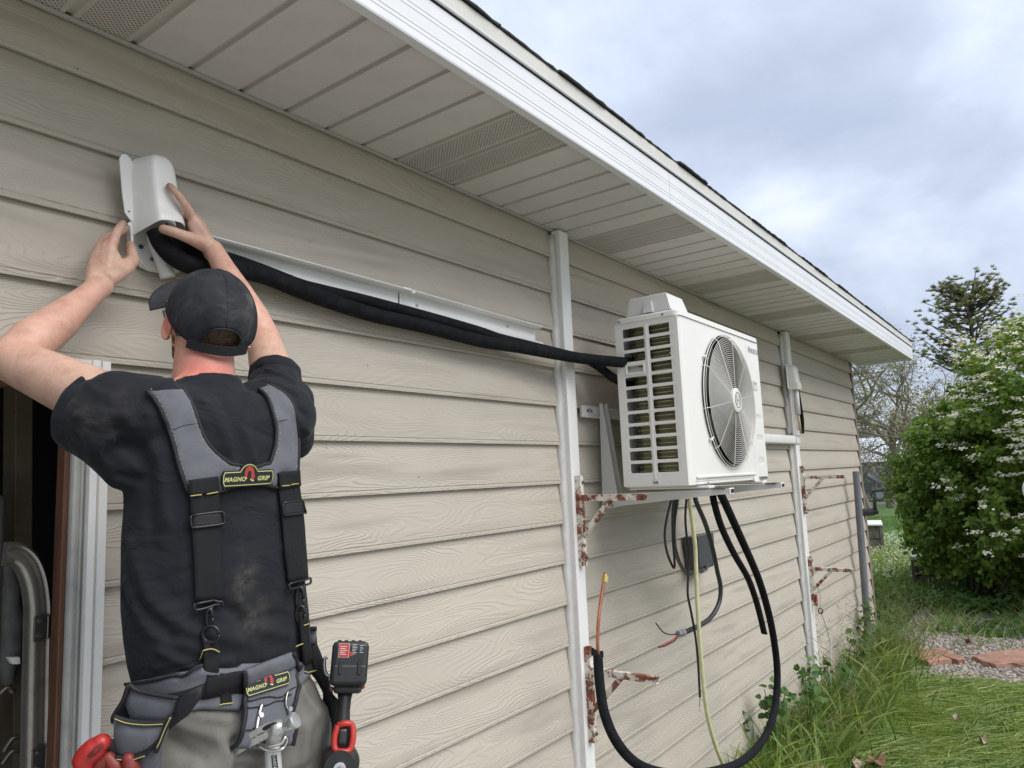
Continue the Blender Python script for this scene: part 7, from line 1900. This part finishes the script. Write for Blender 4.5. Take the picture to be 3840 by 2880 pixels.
# ---- gravel bed
GR = mat('gravel_bed', (.27, .235, .195), .95, vary=.4, vscale=60, bump=1.0, bscale=70, dirt=.3, dirtcol=(.10, .12, .05), dscale=4)
sheet('gravel_path', 7.3, 13.5, -4.5, -.02, GR, .006, .15, lambda x, y: 7.85+.12*math.sin(y*3) < x < 11.2+.8*math.sin(y*2.2) and (y < -.15))
mbg = bmesh.new(); bmesh.ops.create_icosphere(mbg, subdivisions=1, radius=1); ico = np.array([v.co[:] for v in mbg.verts]); icf = np.array([[v.index for v in f.verts] for f in mbg.faces]); mbg.free()
def pebbles(name, n, x0, x1, y0, y1, s0, s1, m, label, test=None, z=.01):
    pts = []
    while len(pts) < n:
        x, y = random.uniform(x0, x1), random.uniform(y0, y1)
        if not inview(x, y, 0, 300): 
            if random.random() > .05: continue
        if test and not test(x, y): continue
        pts.append((x, y, z+hgt(x, y)))
    P = np.array(pts); S = RNG.uniform(s0, s1, n); sc = np.stack([S*RNG.uniform(.8, 1.5, n), S*RNG.uniform(.7, 1.2, n), S*RNG.uniform(.45, .8, n)], 1)
    an = RNG.uniform(0, 6.28, n); c, s = np.cos(an), np.sin(an)
    v = ico[None]*sc[:, None, :]*(1+RNG.uniform(-.15, .15, (n, len(ico), 1))); vx = v[..., 0]*c[:, None]-v[..., 1]*s[:, None]; vy = v[..., 0]*s[:, None]+v[..., 1]*c[:, None]
    co = np.stack([vx, vy, v[..., 2]], -1)+P[:, None, :]
    F = (np.arange(n)[:, None, None]*len(ico)+icf[None]).reshape(-1)
    me = from_numpy(name, co.reshape(-1, 3), F, np.full(n*len(icf), 3))
    a = me.attributes.new('Rnd', 'FLOAT', 'POINT'); a.data.foreach_set('value', np.repeat(RNG.random(n), len(ico)).astype(np.float32))
    return tag(mesh_obj(name, me, m), label, 'gravel', None, 'stuff')
PEB = leafmat('pebble', [(.16, .14, .12), (.30, .27, .23), (.42, .38, .33), (.24, .19, .16), (.50, .46, .41)], .85, 0.0)
pebbles('gravel', 11000, 7.3, 11.5, -3.2, -.1, .010, .024, PEB, 'pale crushed gravel around the red stones beyond the grass', lambda x, y: x > 7.9+.1*math.sin(y*3)+.1*random.random())
# grass tufts between gravel and along the bush
B = []; Hh_ = []; Wd_ = []
for _ in range(15000):
    x = random.uniform(9.2, 17.5); y = random.uniform(-2.6, 1.6)
    if x < XC+.2 and y > 0: continue
    if not inview(x, y, 0, 200): continue
    d_ = noise.noise(V((x*1.3, y*1.6, 1)))
    if d_ < -.05 and random.random() < .85: continue
    if x < 9.9+.3*math.sin(y*4) and random.random() < .8: continue
    h = random.uniform(.10, .34)*(1+.7*max(0, d_)); an = random.uniform(0, 6.28)
    B.append((x, y, 0)); Hh_.append((math.cos(an)*h*.45, math.sin(an)*h*.45, h)); Wd_.append(random.uniform(.006, .013))
blades('rough_grass', np.array(B), np.array(Hh_), np.array(Wd_), GRASSM, 'rough knee-high grass between the gravel and the white topped boxes', 'grass', seg=3)
n = 5200
X_ = RNG.uniform(9.8, 14.5, n); Y_ = -.9+RNG.normal(0, .75, n); keep = np.array([noise.noise(V((a*1.1, b*1.3, 4))) > -.12 for a, b in zip(X_, Y_)]); X_, Y_ = X_[keep], Y_[keep]; n = len(X_)
P = np.stack([X_, Y_, RNG.uniform(.02, .42, n)*(.5+.5*np.array([noise.noise(V((a*1.5, b*1.5, 8))) for a, b in zip(X_, Y_)]))], 1)
nr = unit(RNG.normal(size=(n, 3))*.6+np.array([-.5, 0, 1.0])); tg = unit(np.cross(nr, RNG.normal(size=(n, 3))))
leaves('ground_weeds', P, nr, tg, RNG.uniform(.035, .085, n), WEEDM, None, 'leafy green weeds under and in front of the flowering bush', 'weeds')
# pale flowering weed patch and short lawn blades further back
B = []; Hh_ = []; Wd_ = []
for _ in range(16000):
    x = random.uniform(13.0, 30); y = random.uniform(-1.5, 6.5)
    if not inview(x, y, 0, 60): continue
    h = random.uniform(.04, .09)*(1.8 if x < 18 else 1); an = random.uniform(0, 6.28)
    B.append((x, y, -.01)); Hh_.append((math.cos(an)*h*.5, math.sin(an)*h*.5, h)); Wd_.append(random.uniform(.012, .024))
blades('lawn_grass', np.array(B), np.array(Hh_), np.array(Wd_), leafmat('lawn_blade', [(.09, .17, .03), (.12, .22, .045), (.16, .25, .055)]), 'bright mown lawn behind the house and bush', 'grass', seg=2)
n = 3600; X_ = RNG.uniform(13.5, 21.5, n); Y_ = RNG.uniform(-.6, 3.6, n)
P = np.stack([X_, Y_, RNG.uniform(.06, .20, n)], 1); nr = unit(RNG.normal(size=(n, 3))*.5+np.array([-.6, 0, .8])); tg = unit(np.cross(nr, RNG.normal(size=(n, 3))))
leaves('pale_weed_flowers', P, nr, tg, RNG.uniform(.025, .06, n), leafmat('pale_petals', [(.42, .44, .33), (.55, .55, .46), (.35, .40, .22)], .7, .2), None, 'pale flowering weeds scattered in front of the lawn', 'weeds')

# ---- red sandstone slabs
STONE = mat('red_sandstone', (.36, .20, .145), .85, vary=.22, vscale=9, bump=.6, bscale=18, dirt=.4, dirtcol=(.46, .30, .21), dscale=3)
def slab_stone(label, top, h, seed):
    P = [atZ(a, b-8, h) for a, b in top]; r_ = random.Random(seed)
    c_ = sum(P, V((0, 0, 0)))/len(P); out_ = []
    for i in range(len(P)):
        a, b = P[i], P[(i+1) % len(P)]
        for k in range(5): q = a.lerp(b, k/5); out_.append(q+V((r_.gauss(0, .008), r_.gauss(0, .008), r_.gauss(0, .003))))
    mb = MB(); lo = [V((p.x, p.y, -.03)) for p in out_]; mid = [p+(p-c_).normalized()*r_.uniform(-.02, .012)+V((0, 0, -h*.5)) for p in out_]; edge = [p+(c_-p)*.04+V((0, 0, .006)) for p in out_]; inn_ = [p.lerp(c_, .5)+V((0, 0, .012)) for p in out_]
    mb.rings([lo, mid, out_, edge, inn_]); return tag(mb.build('sandstone_slab', STONE, smooth=False), label, 'stone', 'red stone slabs edging the gravel')
slab_stone('left red sandstone slab tilted on the gravel beside the corner of the wall', [(3320, 2402), (3480, 2440), (3560, 2478), (3480, 2492), (3400, 2452), (3312, 2415)], .055, 3)
slab_stone('middle red sandstone slab continuing from the left one to a point', [(3482, 2440), (3545, 2440), (3618, 2478), (3590, 2484), (3485, 2456)], .05, 4)
slab_stone('right flat pink sandstone slab running out of the frame', [(3640, 2468), (3740, 2450), (3850, 2440), (3990, 2450), (3900, 2492), (3730, 2500)], .045, 5)
slab_stone('small piece of red sandstone at the bottom edge below the pipe loop', [(2985, 2872), (3040, 2866), (3100, 2885), (3060, 2960), (2960, 2950)], .10, 6)

# ---- raised boxes with white tops
def wbox(label, x, y, w, d_, h, rot):
    t = thing('raised_planter_box', (x, y, 0), label, 'planter box'); M = Matrix.Translation((x, y, 0)) @ Matrix.Rotation(rot, 4, 'Z')
    mb = MB(); mb.box((-w/2, -d_/2, h-.035), (w/2, d_/2, h), .006, M); mb.build('white_top', TRIMW, t)
    PL = mat('rotting_plank', (.17, .145, .12), .9, vary=.4, vscale=6, bump=.5, bscale=25)
    for sx in (-1, 1):
        for k in range(2):
            mb = MB(); mb.box((-w/2+.03, sx*(d_/2-.05)-.015, .01+k*(h-.04)/2), (w/2-.03, sx*(d_/2-.05)+.015, .0+(k+1)*(h-.04)/2-.006), .003, M); mb.build('side_plank', PL, t)
            mb = MB(); mb.box((sx*(w/2-.05)-.015, -d_/2+.07, .01+k*(h-.04)/2), (sx*(w/2-.05)+.015, d_/2-.07, (k+1)*(h-.04)/2-.006), .003, M); mb.build('end_plank', PL, t)
    for sx in (-1, 1):
        for sy in (-1, 1):
            mb = MB(); mb.box((sx*(w/2-.04)-.03, sy*(d_/2-.04)-.03, 0), (sx*(w/2-.04)+.03, sy*(d_/2-.04)+.03, h-.036), .003, M); mb.build('corner_post', PL, t)
q = atX(3400, 2085, 13.0)
wbox('white topped raised box under the left edge of the bush', 13.9, -.18, 1.9, 1.0, .50, .12)
wbox('white topped raised box partly hidden behind the house corner', 18.6, 2.05, 1.3, .9, .62, .2)

# ================================================================ FLOWERING BUSH
BUSHM = leafmat('bush_leaf', [(.085, .155, .026), (.12, .205, .036), (.16, .26, .048), (.22, .33, .065), (.29, .38, .10)], .5, .42)
def bush(label, cx_, cy_, rx, ry, zc_, rz, nclump, per, leaf, seed, flowers=True):
    r_ = np.random.default_rng(seed); rr_ = random.Random(seed)
    t = thing('flowering_bush', (cx_, cy_, 0), label, 'bush')
    C = []
    while len(C) < nclump:
        d = r_.normal(size=3); d /= np.linalg.norm(d)
        rad = .55+.45*rr_.random()**.45
        bump_ = 1+.22*noise.noise(V(tuple(d*2.1))+V((seed, 0, 0)))+.14*noise.noise(V(tuple(d*5)))
        p = np.array([cx_, cy_, zc_])+d*np.array([rx, ry, rz])*rad*bump_
        if p[2] < .12: continue
        C.append((p, d, rad))
    P = []; Nn = []; Tg = []; S = []
    for p, d, rad in C:
        tw = unit((d+r_.normal(size=3)*.35+np.array([0, 0, .35]))[None])[0]; ln = r_.uniform(.18, .42)
        k = per; t_ = r_.random(k); q = p+np.outer(t_-.3, tw)*ln+r_.normal(size=(k, 3))*.050
        nn = unit(d[None]*.8+np.array([0, 0, .7])+r_.normal(size=(k, 3))*.55); tg = unit(np.cross(nn, r_.normal(size=(k, 3)))+tw*.5)
        P.append(q); Nn.append(nn); Tg.append(tg); S.append(r_.uniform(leaf*.7, leaf*1.25, k))
    P = np.concatenate(P); Nn = np.concatenate(Nn); Tg = np.concatenate(Tg); S = np.concatenate(S)
    leaves('foliage', P, Nn, Tg, S, BUSHM, t)
    # dark heart of the bush: stems
    mb = MB()
    for k in range(46):
        d = r_.normal(size=3); d[2] = abs(d[2])+.35; d /= np.linalg.norm(d)
        e_ = V((cx_+d[0]*rx*.85, cy_+d[1]*ry*.85, zc_*.3+d[2]*rz*1.1)); b0 = V((cx_+rr_.gauss(0, .22), cy_+rr_.gauss(0, .22), 0))
        md = b0.lerp(e_, .5)+V((rr_.gauss(0, .12), rr_.gauss(0, .12), .15)); pts = spline([b0, md, e_], 4); mb.tube(pts, [.022*(1-.8*i/len(pts)) for i in range(len(pts))], 5)
    mb.build('branches', mat('bush_bark', (.07, .055, .042), .9), t, smooth=True)
    if flowers:
        FP = []; FN = []; FT = []; FS = []
        for p, d, rad in C:
            if rad < .76 : continue
            # flower heads mostly high and to the sunny side
            pr = max(0, min(1, (p[2]-.6)/1.4))*max(0, min(1, (-.45-p[1])/.6))
            if rr_.random() > pr: continue
            for hh_ in range(rr_.randint(1, 4)):
                c_ = p+d*r_.uniform(.18, .38)+np.array([-.06, .02, .06])+r_.normal(size=3)*.09
                for k in range(18):
                    q = c_+r_.normal(size=3)*np.array([.034, .034, .012]); nn = unit((d*.5+np.array([0, 0, 1.])+r_.normal(size=3)*.3)[None])[0]
                    FP.append(q); FN.append(nn); FT.append(unit(np.cross(nn, r_.normal(size=3))[None])[0]); FS.append(r_.uniform(.028, .044))
        leaves('blossom', np.array(FP), np.array(FN), np.array(FT), np.array(FS), leafmat('white_blossom', [(.70, .69, .60), (.80, .79, .74), (.74, .70, .62)], .6, .25), t, shape=[(0, 0), (.5, .5), (1, 0), (.5, -.5)], curl=.05)
    return t
bush('large dark green bush with white blossom clusters right of the house corner', 12.6, -2.35, 2.2, 2.1, 1.72, 1.95, 1150, 52, .076, 5)
bush('lower flowerless part of the green bush reaching toward the house corner', 12.3, -.88, .98, 1.0, 1.50, 1.15, 430, 54, .074, 8, False)

# ================================================================ TREES BEHIND
def branch_tree(name, label, base, height, spread, seed, levels, m, thick=.14, leafm=None, leafn=0, leafs=.08, cat='tree', group=None, trunk_h=.22, kids=(4, 6)):
    r_ = random.Random(seed); t = thing(name, base, label, cat, group); mb = MB(); mt = MB(); tips = []
    def grow(p, d, ln, r, lv, target):
        pts = [p]; dd = d.copy()
        n = 4
        for k in range(n):
            dd = (dd+V((r_.gauss(0, .16), r_.gauss(0, .16), r_.gauss(.03, .12)))).normalized(); pts.append(pts[-1]+dd*ln/n)
        rs = [r*(1-.55*i/n) for i in range(n+1)]
        target.tube(pts, rs, 6 if lv < 2 else (4 if lv < 3 else 3), cap=False)
        if lv >= levels: tips.append((pts[-1], dd)); tips.append((pts[2], dd)); return
        for k in range(r_.randint(*kids)):
            f_ = r_.uniform(.35, 1.0); i = min(int(f_*n), n-1); q = pts[i].lerp(pts[i+1], f_*n-i)
            ax = V((r_.gauss(0, 1), r_.gauss(0, 1), r_.gauss(0, .6))).normalized(); nd = (dd*.55+ax*.75*spread+V((0, 0, .12))).normalized()
            grow(q, nd, ln*r_.uniform(.55, .80), r*(.42+.15*r_.random()), lv+1, mb)
    grow(V(base), V((r_.gauss(0, .06), r_.gauss(0, .06), 1)), height*trunk_h*1.6, thick, 0, mt)
    mt.build('trunk', m, t, smooth=True); mb.build('branches', m, t, smooth=True)
    if leafm and leafn:
        P = []; 
        for p, d in tips:
            for k in range(leafn): P.append(tuple(p+V((r_.gauss(0, .16), r_.gauss(0, .16), r_.gauss(0, .14)))))
        P = np.array(P); n = len(P); nr = unit(RNG.normal(size=(n, 3))+np.array([0, 0, .6])); tg = unit(np.cross(nr, RNG.normal(size=(n, 3))))
        leaves('crown', P, nr, tg, RNG.uniform(leafs*.6, leafs*1.3, n), leafm, t)
    return t
BARK = mat('grey_bark', (.16, .135, .115), .9, vary=.3, vscale=3); BARK2 = mat('pale_dry_twigs', (.26, .225, .19), .9, vary=.3, vscale=3); BARK3 = mat('dark_bark', (.07, .058, .048), .9)
BUD = leafmat('spring_bud_leaf', [(.16, .19, .06), (.22, .26, .09), (.26, .24, .12)], .6, .35); BUD2 = leafmat('pinkish_bud', [(.26, .19, .13), (.22, .20, .10), (.30, .24, .17)], .6, .3)
branch_tree('bare_tree', 'wide bare grey tree directly behind the corner of the eave', tuple(V((40, 7.6, 0))), 12.2, 1.15, 11, 5, BARK, .24, BUD2, 1, .05, kids=(4, 5), trunk_h=.21)
branch_tree('bare_tree', 'bare tree with first light green buds between the eave and the bush', (36, 4.4, 0), 11.6, 1.1, 23, 5, BARK, .19, BUD, 1, .07, kids=(3, 5), trunk_h=.21)
branch_tree('budding_tree', 'low budding tree with yellow green leaves left of the pine', (30, 2.5, 0), 9.6, 1.1, 31, 5, BARK, .14, BUD, 1, .08, kids=(4, 4), trunk_h=.21)
branch_tree('bare_tree', 'tangled dry grey thicket of twigs above the bright metal roof', (33, 4.6, 0), 6.6, 1.3, 41, 4, BARK2, .10, None, 0, kids=(5, 6), trunk_h=.20)
branch_tree('bare_tree', 'pale twiggy tree just right of the house corner, low over the metal roof', (28, 4.6, 0), 6.4, 1.2, 47, 4, BARK2, .08, BUD, 1, .06, kids=(4, 5), trunk_h=.20)
branch_tree('budding_tree', 'budding tree behind the left shoulder of the flowering bush', (27, 1.4, 0), 8.2, 1.1, 53, 4, BARK, .13, BUD2, 2, .09, kids=(4, 5), trunk_h=.21)
branch_tree('bare_tree', 'faint bare tree further away behind the others', (58, 9.5, 0), 9.0, 1.1, 61, 4, BARK, .28, BUD2, 1, .10, kids=(4, 5), trunk_h=.22)
# pine
pine = thing('pine_tree', (34, .62, 0), 'tall open crowned pine rising behind the flowering bush', 'tree')
r_ = random.Random(3); mb = MB(); trunk = spline([V((34, .62, 0)), V((34.1, .55, 3)), V((33.9, .50, 5.6)), V((34, .42, 7.6)), V((34, .40, 8.5))], 6)
mb.tube(trunk, [.17*(1-.86*i/len(trunk)) for i in range(len(trunk))], 8); mb.build('trunk', BARK3, pine, smooth=True)
mb = MB(); NP = []
for k in range(95):
    f_ = r_.uniform(.46, 1.0); b0 = trunk[min(int(f_*(len(trunk)-1)), len(trunk)-1)]; an = r_.uniform(0, 6.28)
    ln = (1.0-f_)*1.9+.40+r_.random()*.9; d = V((math.cos(an), math.sin(an), r_.uniform(.05, .75))).normalized(); e_ = b0+d*ln+V((r_.gauss(0, .1), r_.gauss(0, .1), .2*ln)); md = b0.lerp(e_, .5)-V((0, 0, .08*ln))
    pts = spline([b0, md, e_], 4); mb.tube(pts, [.045*(1-.85*i/len(pts)) for i in range(len(pts))], 4)
    for q in range(10):
        c_ = pts[min(len(pts)-1, int(len(pts)*(.45+.55*r_.random())))]+V((r_.gauss(0, .16), r_.gauss(0, .16), r_.gauss(.06, .13)))
        for w in range(44): NP.append((tuple(c_), unit(np.array([[r_.gauss(0, 1), r_.gauss(0, 1), r_.gauss(.35, .9)]]))[0]*r_.uniform(.09, .17)))
mb.build('branches', BARK3, pine, smooth=True)
blades('crown', np.array([a for a, b in NP]), np.array([b for a, b in NP]), np.full(len(NP), .024), leafmat('pine_needles', [(.15, .18, .08), (.21, .235, .11), (.27, .27, .14), (.32, .28, .16)], .6, .15), parent=pine, seg=1, droop=0)

# ================================================================ FAR YARD: fence, shed, car, mailbox
fn = thing('chain_link_fence', (36, 5, 0), 'galvanised chain-link fence with top rail at the end of the lawn', 'fence')
FM = mat('fence_galvanised', (.42, .44, .45), .5, .6)
x_f = 38.0
for k in range(7):
    y = 2.2+k*2.1; mb = MB(); mb.cyl((x_f, y, 0), (x_f, y, 1.75), .035, 8); mb.build('post', FM, fn, smooth=True)
mb = MB(); mb.cyl((x_f, 1.5, 1.72), (x_f, 15, 1.72), .028, 6); mb.build('top_rail', FM, fn, smooth=True)
mb = MB(); mb.box((x_f-.05, 1.5, 0), (x_f+.03, 15, .12), .01); mb.build('kerb_board', mat('pale_board', (.5, .5, .48), .7), fn)
mb = MB()
for k in range(130):
    y = 1.5+k*.105
    mb.bar((x_f, y, .1), (x_f, y+1.6*.62, 1.70), .010, .010); mb.bar((x_f+.012, y, .1), (x_f+.012, y-1.6*.62, 1.70), .010, .010)
o = mb.build('wire_mesh', FM, fn); o['kind'] = 'stuff'
shd = thing('metal_roofed_shed', (46, 9, 0), 'low shed with bright corrugated metal roof seen through twigs', 'shed')
mb = MB(); mb.box((45, 2.6, 0), (49, 16, 2.05), .02); mb.build('wall', mat('shed_wall', (.30, .27, .23), .85, vary=.2), shd)
mb = MB()
for k in range(70):
    y = 2.0+k*.205; z = .025*(k % 2)
    mb.add([(44.5, y, 2.0+z), (44.5, y+.205, 2.0+.025-z), (48.2, y+.205, 3.45+.025-z), (48.2, y, 3.45+z)], [(0, 1, 2, 3)])
mb.build('roof', mat('bright_zinc_roof', (.72, .75, .80), .5, .1, vary=.12, vscale=1.5), shd)
for y0, y1 in ((5.0, 6.4), (7.4, 8.6)):
    mb = MB(); mb.box((44.97, y0, .9), (44.995, y1, 1.6)); mb.build('window', mat('dark_window', (.03, .03, .035), .2), shd)
car = thing('parked_car', (42, 6.2, 0), 'dark parked car half hidden behind the chain-link fence', 'car')
CB = mat('dark_car_paint', (.02, .022, .026), .3)
mb = MB(); mb.rings([[(41.2, 4.8+a, b) for a, b in ((0, .35), (0, .8), (.9, .95), (1.5, 1.4), (3.0, 1.42), (3.7, .98), (4.2, .9), (4.25, .35))], [(42.9, 4.8+a, b) for a, b in ((0, .35), (0, .8), (.9, .95), (1.5, 1.4), (3.0, 1.42), (3.7, .98), (4.2, .9), (4.25, .35))]]); mb.build('body', CB, car)
mb = MB(); mb.prism([(41.195, 6.0, 1.0), (41.195, 6.4, 1.33), (41.195, 7.75, 1.34), (41.195, 8.3, 1.0)], (-.01, 0, 0)); mb.build('side_window', mat('car_glass', (.10, .12, .14), .1), car)
for y in (5.7, 8.2):
    mb = MB(); mb.cyl((41.1, y, .33), (41.32, y, .33), .33, 20); w_ = mb.build('wheel', BLACK, car); mb = MB(); mb.cyl((41.08, y, .33), (41.1, y, .33), .19, 14); mb.build('rim', FM, w_)
# white rounded object at the right frame edge
p = atX(3838, 1840, 8.6); mbx = thing('white_mailbox', (p.x, p.y, p.z), 'white rounded post-top object cut off by the right frame edge', 'post')
mb = MB(); mb.tube([(p.x, p.y-.065, 0), (p.x, p.y-.065, p.z-.06)], .04, 12); mb.build('post', TRIMW, mbx, smooth=True)
mb = MB(); mb.ell((p.x, p.y-.075, p.z), ((.09, 0, 0), (0, .085, 0), (0, 0, .125)), 20, 12); mb.build('white_cap', TRIMW, mbx, smooth=True)
# distant hedge line closing the horizon
n = 26000; an = RNG.uniform(-.25, 1.35, n); R_ = RNG.uniform(85, 100, n); hh_ = (3.5+2.2*np.array([noise.noise(V((math.cos(a)*14, math.sin(a)*14, 0))) for a in an]))
P = np.stack([R_*np.cos(an), R_*np.sin(an)-2, np.abs(RNG.random(n))*hh_], 1); nr = unit(RNG.normal(size=(n, 3))); tg = unit(np.cross(nr, RNG.normal(size=(n, 3))))
leaves('far_treeline', P, nr, tg, RNG.uniform(.5, 1.1, n), leafmat('far_trees', [(.07, .085, .04), (.12, .12, .07), (.16, .15, .10)], .8, .1), None, 'distant hazy tree line beyond the yard', 'trees')
